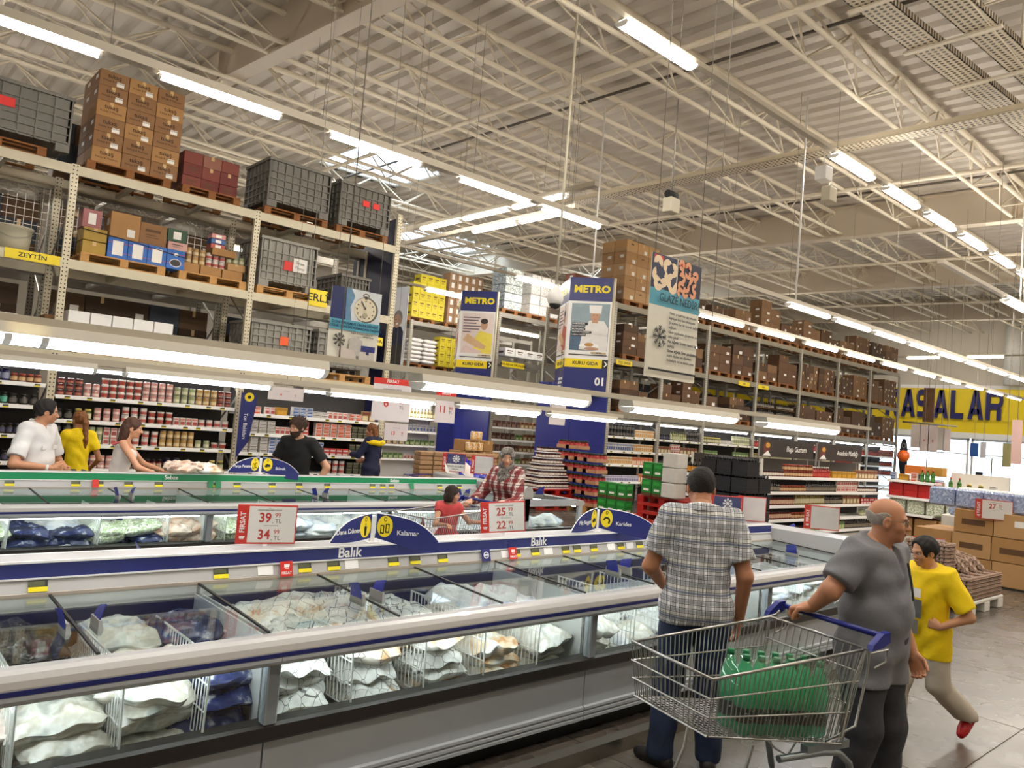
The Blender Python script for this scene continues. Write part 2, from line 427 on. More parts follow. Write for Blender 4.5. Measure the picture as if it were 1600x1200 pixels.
for X in (11.3, 19.8):
    mb = MB(); mb.cyl((X, 1, roofz(1)-.25), (X, 24, roofz(24)-.25), .03, 6); tag(mb.build('conduit_pipe', mat('#5b5248', .5)), kind='structure')
# perforated cable trays
TRAY = perforated('tray_sheet', '#cabda3', '#4a4136', (.085, .085), .026, (0, 1), .5, .1)
def cable_tray(p, q, w, label):
    p, q = Vector(p), Vector(q); L_ = (q-p).length; d = (q-p).normalized()
    mb = MB().box(0, L_, -w/2, w/2, 0, .012); mb.box(0, L_, -w/2, -w/2+.012, 0, .1); mb.box(0, L_, w/2-.012, w/2, 0, .1)
    o = mb.build('cable_tray', TRAY); o.location = p; o.rotation_mode = 'QUATERNION'
    zaxis = Vector((0, 0, 1)); yax = zaxis.cross(d).normalized(); zax = d.cross(yax)
    o.rotation_quaternion = Matrix((d, yax, zax)).transposed().to_quaternion()
    return tag(o, label, 'cable tray', 'perforated cable trays under the roof')
a, b = onZ(1352, 0, 7.9), onZ(1575, 175, 7.9); c, d = onZ(1405, 0, 7.9), onZ(1600, 145, 7.9)
dx = Vector(b)-Vector(a)
cable_tray(Vector(a)-dx*.8, Vector(b)+dx*.35, .42, 'perforated cable tray crossing the roof corner, beside the rafter line')
cable_tray(Vector(a)-dx*.8+Vector((0, -.75, 0)), Vector(b)+dx*.35+Vector((0, -.75, 0)), .42, 'outer perforated cable tray nearest the upper corner of the hall')
g = onZ(1200, 256, 7.55); h = onZ(1600, 176, 7.55)
cable_tray((13.75, 14.5, 7.62), (13.95, 2.0, 7.52), .36, 'long perforated cable tray below the second rafter')
for k in range(4):
    q = Vector(a)+dx*(k*.33-.3)
    tag(MB().box(-.04, .04, -1.0, .3, -.035, -.003).build('tray_bracket', PIPE, None, q), 'flat bracket bar carrying the paired cable trays, %s from the camera' % ORD[k], 'bracket', 'brackets of the paired trays')
# round column by the tills, tie truss and end wall
WX = XR; YLW = mat('#f0d314', .5, var=.04, scale=.8)
ew = MB(); ew.box(WX, WX+.3, YF, YB, 5.62, 10.5, 0); ew.box(WX, WX+.3, YF, YB, 3.28, 5.45, 1); ew.box(WX-.02, WX+.3, YF, YB, 5.45, 5.62, 2); ew.box(WX-.06, WX+.3, YF, YB, 3.0, 3.28, 2)
ew.box(WX, WX+.3, 18, YB, 0, 3.0, 0); ew.box(WX, WX+.3, YF, 4, 0, 3.0, 0)
ew = ew.build('wall_right', [WALL, YLW, WHITEP]); tag(ew, kind='structure')
cw = onX(1583, 590, WX-.3); MB().cyl((WX-.25, cw[1], 5.62), (WX-.25, cw[1], 8.6), .42, 20).build('pilaster', WHITE, ew)
k = 4
for y0, y1 in ((4.05, 8.6), (8.7, 13.2), (13.3, 17.9)):
    fr = MB().box(WX+.1, WX+.2, y0, y0+.1, 0, 3.0).box(WX+.1, WX+.2, y1-.1, y1, 0, 3.0).box(WX+.1, WX+.2, y0, y1, 2.9, 3.0).box(WX+.1, WX+.2, y0, y1, 0, .12)
    fr = fr.build('window_%d' % k, WHITE); tag(fr, kind='structure'); k += 1
    for i in range(3):
        ya, yb = y0+.1+(y1-y0-.2)*i/3, y0+.1+(y1-y0-.2)*(i+1)/3
        MB().box(WX+.14, WX+.16, ya+.02, yb-.02, .12, 2.9).build('pane', glass('winglass', '#f2f9ff'), fr)
    MB().box(WX+.11, WX+.19, y0, y1, 2.2, 2.26).build('transom', WHITE, fr)
tag(MB().box(XR+.4, XR+60, -60, 90, -.3, -.1).build('ground_outside', mat('#b8b4ac', .9)), kind='structure')
LET = mat('#1b1660', .5, var=0)
sgn = MB().box(WX-.10, WX-.06, 6.2, 17.6, 3.9, 3.905).build('sign_letters', LET); tag(sgn, 'big dark blue letters on the yellow wall above the tills', 'lettering')
# letters are built as blocks: (polygons per glyph in a 1 x 1 cell)
def arc(cx, cy, r0, r1, a0, a1, n=8):
    o = [(cx+r1*math.cos(a0+(a1-a0)*i/n), cy+r1*math.sin(a0+(a1-a0)*i/n)) for i in range(n+1)]
    i_ = [(cx+r0*math.cos(a1+(a0-a1)*i/n), cy+r0*math.sin(a1+(a0-a1)*i/n)) for i in range(n+1)]
    return o+i_
GL = {'A': [[(0, 0), (.27, 0), (.62, 1), (.36, 1)], [(.73, 0), (1, 0), (.64, 1), (.38, 1)], [(.2, .18), (.8, .18), (.74, .36), (.26, .36)]],
      'L': [rect(0, .28, 0, 1), rect(.28, .85, 0, .2)],
      'K': [rect(0, .27, 0, 1), [(.27, .4), (.66, 1), (1, 1), (.5, .45)], [(.38, .6), (.66, .6), (1.02, 0), (.7, 0)]],
      'R': [rect(0, .27, 0, 1), rect(.27, .75, .8, 1), rect(.27, .75, .36, .56), arc(.75, .68, .12, .32, -PI/2, PI/2), rect(.7, .97, 0, .4)],
      'S': [rect(.2, .95, .8, 1), rect(.2, .8, .4, .6), rect(.03, .8, 0, .2), arc(.22, .7, .1, .3, PI/2, 3*PI/2), arc(.78, .3, .1, .3, -PI/2, PI/2)],
      }
LH, LW = 1.5, 1.55
y = 19.1
pR = onX(1569, 654, WX-.08); pA = onX(1408, 648, WX-.08); step = (pA[1]-pR[1])/6.0
for i, ch in enumerate('KASALAR'):
    yy = pA[1]+step*(1.02-i)
    mb = MB()
    for q in GL[ch]: mb.prism([(yy-u*step*.86, pR[2]-.1+v*1.42) for u, v in q], 0, WX-.10, WX-.02)
    mb.build('letter', LET, sgn)

# ---------------------------------------------------------------- luminaires
HOUS = mat('#d8d2c4', .5, var=.03); TUBE = {}
def lamp_mesh(L_, w, e, col='#fff7ec'):
    key = (L_, w, e)
    if key not in TUBE:
        low_ = e < 16; h = MB().prism([(-w*.5, .0), (w*.5, .0), (w*.42, .05), (-w*.42, .05)] if low_ else [(-w*.24, .024), (w*.24, .024), (w*.2, .07), (-w*.2, .07)], 0, -L_/2, L_/2).mesh('reflector', HOUS)
        pr = ([] if low_ else [(-w*.4, .012)])+[(w*.46*math.cos(PI+PI*i/6), -.002+.045*math.sin(PI+PI*i/6)) for i in range(7)]+([] if low_ else [(w*.4, .012)])
        t = MB().prism(pr, 0, -L_/2+.03, L_/2-.03, 0).mesh('tube', emit(col, e))
        c = MB().prism([(q[0]*1.06, q[1]*1.08) for q in pr], 0, 0, .03).mesh('end_cap', WHITEP)
        TUBE[key] = (h, t, c)
    return TUBE[key]
def lamp(loc, label, group, L_=1.5, w=.16, e=LAMP_E, along='x'):
    h, t, c = lamp_mesh(L_, w, e, '#fff7ec' if e > 16 else '#f8faff')
    o = thing('fluorescent_lamp', label, 'lamp', loc, 0 if along == 'x' else PI/2, group)
    place('reflector', h, o, (0, 0, 0)); place('tube', t, o, (0, 0, 0)); place('end_cap', c, o, (-L_/2, 0, 0)); place('end_cap', c, o, (L_/2-.03, 0, 0))
    return o
TRK = mat('#bdb4a2', .5, var=.03)
def track(p, q, w, h, label, wires=(), wtop=None):
    """rail the lamps hang from, with its suspension wires"""
    al = abs(q[0]-p[0]) > abs(q[1]-p[1])
    L_ = (q[0]-p[0]) if al else (q[1]-p[1])
    o = thing('lamp_track', label, 'lamp track', p, 0 if al else PI/2)
    MB().box(0, L_, -w/2, w/2, 0, h).build('rail', TRK, o)
    for t in wires:
        zt = (wtop or roofz(p[1] if al else p[1]+t)-.8)-p[2]
        MB().cyl((t, 0, h), (t, 0, zt), .004, 5).build('suspension_wire', mat('#8a8478', .4), o)
    return o
def lamp_row(xs, Y, z, tname, group, labels, **kw):
    for x, l in zip(xs, labels): lamp((x, Y, z), l, group, **kw)
# row high over the first aisle (upper left)
track((-4, 9.4, 5.60), (10.3, 9.4, 5.60), .14, .10, 'long beige lamp rail hung high in front of the left rack', [1, 3.2, 6.0, 8.6, 11.2, 13.4])
lamp_row([-1.1, 1.17, 3.27, 5.45, 7.65, 9.4], 9.4, 5.57, '', 'lamps hung high before the left rack', ['high lamp before the left rack, %s along its rail' % ORD[i] for i in range(6)], w=.11)
# row over the freezer aisle (upper right)
track((-2, 6.2, 6.92), (30, 6.2, 6.92), .10, .07, 'lamp rail running down the middle of the hall under the roof', [2, 6, 10, 14.5, 18, 22, 26])
xs = [3.1, 5.3, 7.55, 13.1, 15.2, 17.2, 19.2, 21.3, 23.4, 25.5, 27.6]
lamp_row(xs, 6.2, 6.88, '', 'lamps of the central roof row', ['bright lamp of the central roof row, %s from the camera end' % ORD[i] for i in range(11)], w=.2)
track((10.5, 6.75, 4.36), (31, 6.75, 4.36), .09, .07, 'lamp rail hung at rack height towards the tills', [1.7, 6, 10, 14, 18])
xs = [12.9+1.72*i for i in range(10)]
lamp_row(xs, 6.75, 4.33, '', 'lamps of the lower till row', ['slim lamp of the row running to the tills, %s from its near end' % ORD[i] for i in range(10)], w=.12, e=LAMP_E*.35)
track((11.5, 8.15, 4.17), (33, 8.15, 4.17), .08, .06, 'lamp rail before the top beam of the long right rack', [1, 6, 11, 16, 20])
xs = [12.3+1.95*i for i in range(10)]
lamp_row(xs, 8.15, 4.14, '', 'lamps before the long right rack', ['lamp hung before the long right rack, %s from the blue column' % ORD[i] for i in range(10)], w=.10, e=LAMP_E*.2)
track((14, 5.0, 5.22), (30, 5.0, 5.22), .09, .07, 'lamp rail at the edge of view beside the round column', [3, 8, 13])
lamp_row([18.2, 20.4, 22.6, 24.8], 5.0, 5.18, '', 'lamps near the round column', ['lamp on the rail beside the round column, %s from the camera' % ORD[i] for i in range(4)], w=.2)
# rows across the cross aisle
for j, (X, z) in enumerate(((10.0, 6.28), (10.0+.75, 6.25))):
    track((X, 9.4+j*1.2, z), (X, 17.5, z), .12, .09, ['lamp rail across the gap between the racks', 'second lamp rail across the gap between the racks'][j], [1, 4, 7])
    for i in range(2+(1-j)): lamp((X, 10.9+1.6*i+j*.6, z-.03), ['lit lamp over the gap between racks, %s from the front' % ORD[i], 'dim lamp behind the lit ones over the gap, %s from the front' % ORD[i]][j], 'lamps across the rack gap', along='y', e=LAMP_E if j == 0 else 8.0)
# low rows over the freezers
FT = mat('#b9b3a6', .5)
track((-2.5, 4.0, 2.15), (9.2, 4.0, 2.15), .11, .035, 'grey lamp rail hung low over the front freezers', [1.0, 4.7, 8.4], 8.0)
for i, x in enumerate([-.05, 1.33, 3.52, 5.56, 7.6]): lamp((x, 4.0, 2.10), 'low bright lamp above the fish freezers, %s along the rail' % ORD[i], 'low lamps over the front freezers', w=.16, e=LOW_E, L_=1.55)
track((-2.5, 8.1, 2.12), (9.6, 8.1, 2.12), .09, .06, 'lamp rail hung low over the vegetable freezers', [2.0, 6.5, 10.5], 8.0)
for i, x in enumerate([-.6, 1.15, 2.9, 5.1, 7.0, 8.7]): lamp((x, 8.1, 2.085), 'low lamp above the vegetable freezers, %s along the rail' % ORD[i], 'low lamps over the vegetable freezers', w=.14, e=LOW_E)
# far aisles: rows added to light the rear of the hall
for j, Y in enumerate((16.0, 20.3, 25.5)):
    track((-3, Y, 6.0), (32, Y, 6.0), .10, .07, ['added lamp rail over the aisle behind the first racks', 'added lamp rail over the aisle behind the second racks', 'added lamp rail over the rearmost aisle'][j], [3, 13, 23])
    for i in range(5): lamp((1.5+7*i, Y, 5.96), ['added lamp in the aisle behind the first racks, %s along' % ORD[i], 'added lamp in the aisle behind the second racks, %s along' % ORD[i], 'added lamp in the rearmost aisle, %s along' % ORD[i]][j], 'added lamps of the far aisles', L_=3.0, w=.2)
for j, (Y, x0) in enumerate(((1.5, -1.0), (-2.0, 2.0))):  # out-of-view rows, strength raised to light people and freezer fronts
    track((-4, Y, 6.95), (30, Y, 6.95), .10, .07, ['unseen lamp rail over the open floor behind the freezers', 'unseen lamp rail over the walkway by the camera'][j], [3, 10, 17, 24, 30])
    for i in range(8): lamp((x0+4*i, Y, 6.90), ['unseen lamp over the open floor, %s along its rail' % ORD[i], 'unseen lamp over the walkway, %s along its rail' % ORD[i]][j], 'unseen lamps over the open floor', w=.2, L_=1.5, e=LAMP_E*1.75)
for i in range(5): lamp((38.6, 6.5+2.6*i, 6.6), 'lamp in the row over the tills before the yellow wall, %s from the right' % ORD[i], 'lamps over the tills', along='y', w=.2)
track((38.6, 4.5, 6.63), (38.6, 19.5, 6.63), .1, .07, 'lamp rail over the tills before the yellow wall', [2, 7, 12])
# ---------------------------------------------------------------- pallet racks
POSTM = perforated('post_sheet', '#cfc6ab', '#2a261f', (.05, .06), .0105, (0, 2), .45, .1)
POSTG = perforated('post_sheet_grey', '#b5b0a2', '#2a261f', (.05, .06), .0105, (0, 2), .45, .2)
def post_mesh(h, m): return MB().box(-.05, .05, 0, .07, 0, h).mesh('post', m)
BEAMCACHE = {}
def beam_mesh(L_, m):
    k = (round(L_, 3), m.name)
    if k not in BEAMCACHE: BEAMCACHE[k] = MB().box(.05, L_-.05, 0, .05, -.065, .065).box(.05, L_-.05, .0, .045, -.075, -.065).mesh('beam', m)
    return BEAMCACHE[k]
def rack(label, xs, Y, levels, h, depth=1.05, m=RACK, pm=POSTM, mesh_bays=(), tall_last=None):
    o = thing('pallet_rack', label, 'rack', (0, Y, 0))
    pme = post_mesh(h, pm); zs = [.15+i*.62 for i in range(int((h-.3)/.62)+1)]
    br = MB(); s = 1
    for i in range(len(zs)-1):
        a, b = (.05, depth) if i % 2 else (depth, .05)
        br.cyl((0, a, zs[i]), (0, b, zs[i+1]), .018, 5, caps=False)
    br = br.mesh('brace', STEEL)
    for i, x in enumerate(xs):
        me = post_mesh(tall_last, pm) if (tall_last and i == len(xs)-1) else pme
        place('post', me, o, (x, 0, 0)); place('post', pme, o, (x, depth, 0)); place('brace', br, o, (x, .03, 0))
    for i in range(len(xs)-1):
        L_ = xs[i+1]-xs[i]
        for z in levels:
            for yy in (0, depth+.02): place('beam', beam_mesh(L_, m), o, (xs[i], yy, z))
            for t in (.3, .7): MB().box(xs[i]+L_*t-.03, xs[i]+L_*t+.03, .05, depth, z-.05, z+.02).build('crossbar', m, o)
        if i in mesh_bays:
            for z0, z1 in ((levels[1]+.08, levels[2]-.1),):
                mb = MB(); x = xs[i]+.1
                while x < xs[i+1]-.05: mb.box(x-.003, x+.003, 0, .006, z0, z1); x += .115
                z = z0
                while z < z1: mb.box(xs[i]+.06, xs[i+1]-.06, -.006, 0, z-.003, z+.003); z += .115
                mb.build('wire_mesh', STEEL, o, (0, depth+.12, 0))
    return o
LX = [-3.15, -.37, 2.43, 5.21, 8.03]; RXS = [14.55, 16.62, 18.65, 21.34, 24.03, 26.72, 29.36, 32.0]
LV = [2.35, 3.70, 5.08]; DZ = .065
rl = rack('left pallet rack with cream posts and three beam levels', LX, 12.7, LV, 5.16, mesh_bays=(0, 1, 2), tall_last=5.78)
rl2 = rack('rear twin of the left pallet rack seen through wire mesh', LX, 14.05, LV, 5.16, m=STEEL, pm=POSTG)
rr = rack('long right pallet rack running to the yellow wall', RXS, 12.7, LV, 5.16, pm=POSTG, m=mat('#8f8775', .5, var=.06), mesh_bays=())
rr2 = rack('rear twin of the long right pallet rack', RXS, 14.05, LV, 5.16, m=STEEL, pm=POSTG, mesh_bays=(2, 3, 4))
r2 = rack('pallet rack of the second aisle behind the first blue column', [14.55, 17.3, 20.1, 22.9], 17.15, LV, 5.16, m=STEEL, pm=POSTG)
r3 = rack('pallet rack of the third aisle carrying yellow cartons', [14.55, 17.3, 20.1], 21.7, [2.3, 3.48, 5.05], 5.15, m=STEEL, pm=POSTG)
MB().box(8.0, 8.03, .12, 1.6, 0, 5.7).build('end_panel', mat('#16193f', .5), rl)

# ---------------------------------------------------------------- pallets
def pallet_parts(w, d, wood):
    """EUR pallet, origin at the middle of its foot: list of (name, mesh, location)"""
    bw = .1; out = []
    top = MB().rbox(-w/2, w/2, -.05, .05, .122, .144, .003).mesh('deck_board', wood)
    blk = MB().rbox(-.06, .06, -.05, .05, .022, .10, .004).mesh('block', wood)
    cross = MB().rbox(-.06, .06, -d/2, d/2, .10, .122, .003).mesh('stringer_board', wood)
    bot = MB().rbox(-w/2, w/2, -.05, .05, 0, .022, .003).mesh('foot_board', wood)
    for y in (-d/2+.05, -d/4+.02, 0, d/4-.02, d/2-.05): out.append(('deck_board', top, (0, y, 0)))
    for x in (-w/2+.06, 0, w/2-.06):
        out.append(('stringer_board', cross, (x, 0, 0)))
        for y in (-d/2+.05, 0, d/2-.05): out.append(('block', blk, (x, y, 0)))
    for y in (-d/2+.05, 0, d/2-.05): out.append(('foot_board', bot, (0, y, 0)))
    return out
PC = {}
def pallet(loc, label, group, w=1.2, d=.95, wood=WOOD, rz=0):
    k = (w, d, wood.name)
    if k not in PC: PC[k] = pallet_parts(w, d, wood)
    o = thing('wooden_pallet', label, 'pallet', loc, rz, group)
    for n, me, l in PC[k]: place(n, me, o, l)
    return o
def simple_pallet_mesh(w, d, wood, h=.144):
    mb = MB()
    for y in (-d/2+.05, 0, d/2-.05):
        mb.box(-w/2, w/2, y-.05, y+.05, 0, .022).box(-w/2, w/2, y-.05, y+.05, h-.03, h)
        for x in (-w/2+.07, 0, w/2-.07): mb.box(x-.07, x+.07, y-.05, y+.05, .022, h-.03)
    mb.box(-w/2, w/2, -d/2+.1, d/2-.1, h-.025, h-.005)
    return mb.mesh('wooden_pallet', wood)
SPM = {}
def far_pallet(loc, label, group, w=1.15, d=.9, wood=WOOD2):
    k = (w, d, wood.name)
    if k not in SPM: SPM[k] = simple_pallet_mesh(w, d, wood)
    return tag(place('wooden_pallet', SPM[k], None, loc), label, 'pallet', group)
# ---------------------------------------------------------------- cartons
CC = {}
def carton_mesh(sx, sy, sz, m, style):
    k = (round(sx, 3), round(sy, 3), round(sz, 3), m.name, style)
    if k in CC: return CC[k]
    mb = MB(); e = .0015
    mb.rbox(-sx/2, sx/2, -sy/2, sy/2, 0, sz, .006)
    if style in ('tape', 'both'):
        mb.box(-.025, .025, -sy/2-e, -sy/2, sz*.68, sz, 1); mb.box(-.025, .025, -sy/2-e, sy/2+e, sz-.001, sz+e, 1)
    if style in ('label', 'both'):
        mb.box(sx*.08, sx*.34, -sy/2-e, -sy/2, sz*.12, sz*.42, 2); mb.box(-sx/2-e, -sx/2, -sy*.3, sy*.0, sz*.5, sz*.75, 2)
    if style == 'print':
        mb.box(-sx*.30, sx*.26, -sy/2-e, -sy/2, sz*.60, sz*.72, 3); mb.box(-sx*.26, sx*.12, -sy/2-e, -sy/2, sz*.44, sz*.48, 3); mb.box(-sx*.26, sx*.2, -sy/2-e, -sy/2, sz*.34, sz*.37, 3)
        mb.box(-sx/2-e, -sx/2, -sy*.3, sy*.3, sz*.35, sz*.6, 3)
    if style == 'window':
        mb.box(-sx*.2, sx*.2, -sy/2-e, -sy/2, sz*.2, sz*.8, 2)
    if style == 'hole': mb.box(-.05, .05, -sy/2-e, -sy/2, sz*.62, sz*.74, 3)
    CC[k] = mb.mesh('cardboard_carton', [m, TAPE, PAPER, mat('#5f432a', .8)]); return CC[k]
def carton(loc, size, m, label, group, style='tape', rz=0, name='cardboard_carton', cat='carton'):
    return tag(place(name, carton_mesh(*size, m, style), None, loc, rz), label, cat, group)
def stack(x0, yf, z0, nx, nz, size, m, label, group, styles=('tape', 'label', 'plain'), ny=1, jit=.008, rnd=None, skip=(), name='cardboard_carton'):
    """cartons standing side by side and on each other: front face at yf, left edge at x0"""
    r = rnd or random
    sx, sy, sz = size
    for k in range(nz):
        for i in range(nx):
            if (i, k) in skip: continue
            for j in range(ny):
                carton((x0+sx*(i+.5)+.004*i+r.uniform(-jit, jit), yf+sy*(j+.5)+.004*j+r.uniform(0, jit), z0+sz*k+.001*k), (sx, sy, sz), m if not isinstance(m, list) else r.choice(m), label+', row %s, place %s%s' % (num(k), num(i), '' if j == 0 else ', behind'), group, r.choice(styles), name=name)
# ---------------------------------------------------------------- plastic pallet boxes
def crate_mesh(w, d, h, m):
    mb = MB(); t = .025
    mb.box(-w/2+t, w/2-t, -d/2+t, d/2-t, .10, .14); q = t
    mb.box(-w/2+q, w/2-q, -d/2+q, -d/2+2*q, .14, h); mb.box(-w/2+q, w/2-q, d/2-2*q, d/2-q, .14, h)
    mb.box(-w/2+q, -w/2+2*q, -d/2+q, d/2-q, .14, h); mb.box(w/2-2*q, w/2-q, -d/2+q, d/2-q, .14, h)
    for z in (.14, .26, .38, .50, .62, h-.02):
        if z < h:
            mb.box(-w/2, w/2, -d/2, -d/2+q, z-.012, z+.012); mb.box(-w/2, w/2, d/2-q, d/2, z-.012, z+.012)
            mb.box(-w/2, -w/2+q, -d/2, d/2, z-.012, z+.012); mb.box(w/2-q, w/2, -d/2, d/2, z-.012, z+.012)
    mb.box(-w/2-.02, w/2+.02, -d/2-.02, -d/2+.02, h-.05, h); mb.box(-w/2-.02, w/2+.02, d/2-.02, d/2+.02, h-.05, h)
    mb.box(-w/2-.02, -w/2+.02, -d/2, d/2, h-.05, h); mb.box(w/2-.02, w/2+.02, -d/2, d/2, h-.05, h)
    n = 8
    for i in range(n+1):
        x = -w/2+.012+(w-.024)*i/n; mb.box(x-.01, x+.01, -d/2-.004, -d/2+q, .1, h); mb.box(x-.01, x+.01, d/2-q, d/2, .1, h)
    for i in range(7):
        y = -d/2+.012+(d-.024)*i/6; mb.box(-w/2-.004, -w/2+q, y-.01, y+.01, .1, h); mb.box(w/2-q, w/2, y-.01, y+.01, .1, h)
    for x in (-w/2+.09, w/2-.09):
        for y in (-d/2+.08, d/2-.08): mb.box(x-.09, x+.09, y-.08, y+.08, 0, .12)
    return mb.mesh('crate_shell', m)
GREYC = mat('#6d6a62', .55, var=.06); GREYL = mat('#8f8c84', .55, var=.05)
CRM = {}
def crate(loc, label, group, w=1.15, d=.95, h=.80, m=GREYC, stickers=()):
    o = thing('plastic_pallet_box', label, 'crate', loc, 0, group)
    k = (w, d, h, m.name)
    if k not in CRM: CRM[k] = crate_mesh(*k[:3], m)
    place('shell', CRM[k], o, (0, 0, 0))
    for x, z, sw, sh, sm in stickers: MB().box(x-sw/2, x+sw/2, -d/2-.012, -d/2-.006, z-sh/2, z+sh/2).build('sticker', sm, o)
    return o
REDL = mat('#e0271f', .5, var=.03)
GP = 'pallets on the left rack'
YC = 13.2; T3 = LV[2]+DZ; T2 = LV[1]+DZ; T1 = LV[0]+DZ
# top level
pallet((1.45, YC, T3), 'orange-brown pallet under the topmost grey box at the left edge', GP, wood=WOOD2)
crate((1.45, YC, T3+.145), 'dark grey pallet box with one red sticker at the left edge', 'dark pallet boxes', 1.75, .95, .82, stickers=[(.06, .5, .2, .13, REDL)])
pallet((3.17, YC, T3), 'pallet under the tall carton stack on the left rack', GP, wood=WOOD2)
for k in range(6):
    for i in range(3):
        for j in range(2):
            if j == 1 and 0 < i: continue
            o = carton((2.62+.205+.415*i, 12.76+.23+.47*j, T3+.146+.235*k), (.408, .46, .233), KRAFT2 if (i+k) % 3 else KRAFT, 'brown printed carton in the tall stack, row %s, place %s%s' % (num(k), num(i), '' if j == 0 else ', behind'), 'cartons of the tall stack', ['tape', 'label', 'both'][(i+2*k) % 3], name='printed_carton')
            if j == 0:
                text('tukaş', .085, (0, -.2325, .155), o, mat('#2c1b10', .8, var=0), bold=.01, ext=.0004)
                text('Ketçap & Mayonez', .04, (0, -.2325, .085), o, mat('#2c1b10', .8, var=0), ext=.0004)
pallet((4.42, YC, T3), 'pallet under the low dark red carton stack behind the post', GP, w=.95, wood=WOOD2)
stack(3.98, 12.9, T3+.146, 3, 3, (.3, .4, .2), [mat('#6b2a24', .7), mat('#8a5a48', .7), mat('#7a3a30', .7)], 'dark red carton low on the rack top', 'dark red cartons', ('print', 'plain', 'tape'), ny=2)
pallet((5.92, YC, T3), 'pallet under the left one of two dark boxes on the rack top', GP, wood=WOOD2)
crate((5.92, YC, T3+.145), 'dark grey pallet box on the rack top without stickers', 'dark pallet boxes', 1.17, 1.0, .85)
pallet((7.25, YC, T3), 'pallet under the box with two red stickers', GP, w=1.1, wood=WOOD2)
crate((7.25, YC, T3+.145), 'dark grey pallet box with two red stickers beside the tall post', 'dark pallet boxes', 1.08, 1.0, .82, stickers=[(.0, .5, .14, .11, REDL), (.22, .5, .14, .11, REDL)])
# middle level
BUCK = mat('#b9b39c', .5, var=.06)
def bucket(loc, r, h, label):
    o = thing('plastic_bucket', label, 'bucket', loc, 0, 'white buckets on the left rack')
    MB().lathe([(r*.86, 0), (r*.93, h*.5), (r*.97, h*.86), (r*1.03, h*.88), (r*1.03, h*.92)], 18).build('body', BUCK, o)
    MB().lathe([(r*1.05, h*.92), (r*1.06, h*.97), (r*.98, h*.98), (r*.94, h*.955), (.01, h*.955)], 18).build('lid', mat('#c4bfae', .45), o)
    MB().tube([(r*1.04*math.cos(a), r*1.04*math.sin(a), h*.8-.1*math.sin((a+PI/2)*1)*0-.12*math.cos(a+PI/2)**2) for a in [PI+PI*i/10 for i in range(11)]], .006, 5).build('handle', STEEL, o)
    return o
bucket((1.78, 13.0, T2), .26, .36, 'single low white bucket beside the bucket stack')
for k in range(2): bucket((1.22, 13.0, T2+.34*k), .25, .34, ['white bucket at the foot of the bucket stack', 'white bucket on top of the bucket stack'][k])
p1 = pallet((3.22, YC, T2), 'light pallet carrying blue boxes on the left rack', GP)
BLUEB = mat('#1f62b5', .5, var=.05)
for i in range(4):
    o = carton((2.98+.14+.285*i, 12.93, T2+.146), (.28, .3, .31), BLUEB, ['blue box of black olives at the left of its row', 'blue box of black olives, second in its row', 'blue box of black olives, third in its row', 'blue box with a round olive picture ending the row'][i], 'blue olive boxes', 'plain', name='olive_box', cat='box')
    if i < 3: MB().rbox(-.075, .075, -.153, -.151, .05, .27, .0005).build('label', PAPER, o)
    else: prints([(ellipse(0, .1, .09, .065), WHITEP), (ellipse(0, .1, .08, .055), DARK), (ellipse(0, .235, .035, .025), WHITEP)], 'label', o, (0, -.1505, 0))
    MB().box(-.139, .139, -.1515, -.1505, .235, .245).box(-.139, .139, -.1515, -.1505, .085, .092).build('stripe', mat('#b0434a', .5), o)
for k in range(2): carton((2.80, 12.98, T2+.146+.2*k), (.32, .38, .19), mat('#a98a35', .6), ['lower ochre box at the left end of the olive pallet', 'upper ochre box at the left end of the olive pallet'][k], 'ochre boxes', 'tape')
carton((2.76, 13.05, T2+.55), (.26, .3, .28), mat('#a56a6a', .6), 'pink framed box on the ochre boxes', None, 'window')
carton((3.2, 13.0, T2+.46), (.42, .4, .40), KRAFT, 'tall open brown carton behind the blue boxes', None, 'label')
carton((3.62, 13.02, T2+.46), (.40, .38, .34), KRAFT2, 'brown carton with printed side next to the tall open carton', None, 'print')
carton((4.0, 13.0, T2+.46), (.3, .36, .13), mat('#cfa39a', .6), 'pale pink carton at the end of the blue boxes', None, 'print'); carton((3.98, 13.0, T2+.595), (.3, .34, .2), mat('#2b4c33', .6), 'green and white carton on the pale pink one', None, 'window')
MB_ = MB().tube([(2.6, 12.775, T2+.5), (3.3, 12.775, T2+.45), (4.15, 12.775, T2+.35)], .006, 5); tag(MB_.build('lashing_strap', BLACK), 'dark lashing strap across the olive pallet', 'strap')
pallet((4.58, YC, T2), 'light pallet of mixed canned goods beside the olive pallet', GP, w=1.1)
GM = 'mixed goods on the second pallet'
for i in range(3): carton((4.2+.36*i, 13.0, T2+.146), (.34, .36, .16), KRAFT, 'flat brown tray box at the foot of the mixed pallet, %s from left' % ORD[i], GM, 'plain')
# ---------------------------------------------------------------- product kinds (shared meshes)
KIND = {}
def jar_kind(key, r, h, lid, body, lab, n=9):
    me = MB().lathe([(r*.92, 0), (r, h*.06), (r, h*.18), (r, h*.62), (r*.98, h*.72), (r*.80, h*.82), (r*.86, h*.83), (r*.86, h*.98), (r*.8, h)], n, ms=[1, 1, 2, 1, 1, 0, 0, 0]).mesh(key, [mat(lid, .35), mat(body, .2, var=.25, scale=60), mat(lab, .5, var=.15, scale=40)])
    KIND[key] = (me, 2*r*1.04, h)
def can_kind(key, r, h, body, lab, n=10):
    me = MB().lathe([(r*.95, 0), (r, .006), (r, h*.2), (r, h*.55), (r, h*.8), (r, h-.006), (r*.95, h)], n, ms=[2, 0, 1, 0, 0, 2]).mesh(key, [mat(body, .35, var=.12, scale=50), mat(lab, .4, var=.25, scale=70), CHROME])
    KIND[key] = (me, 2*r*1.04, h)
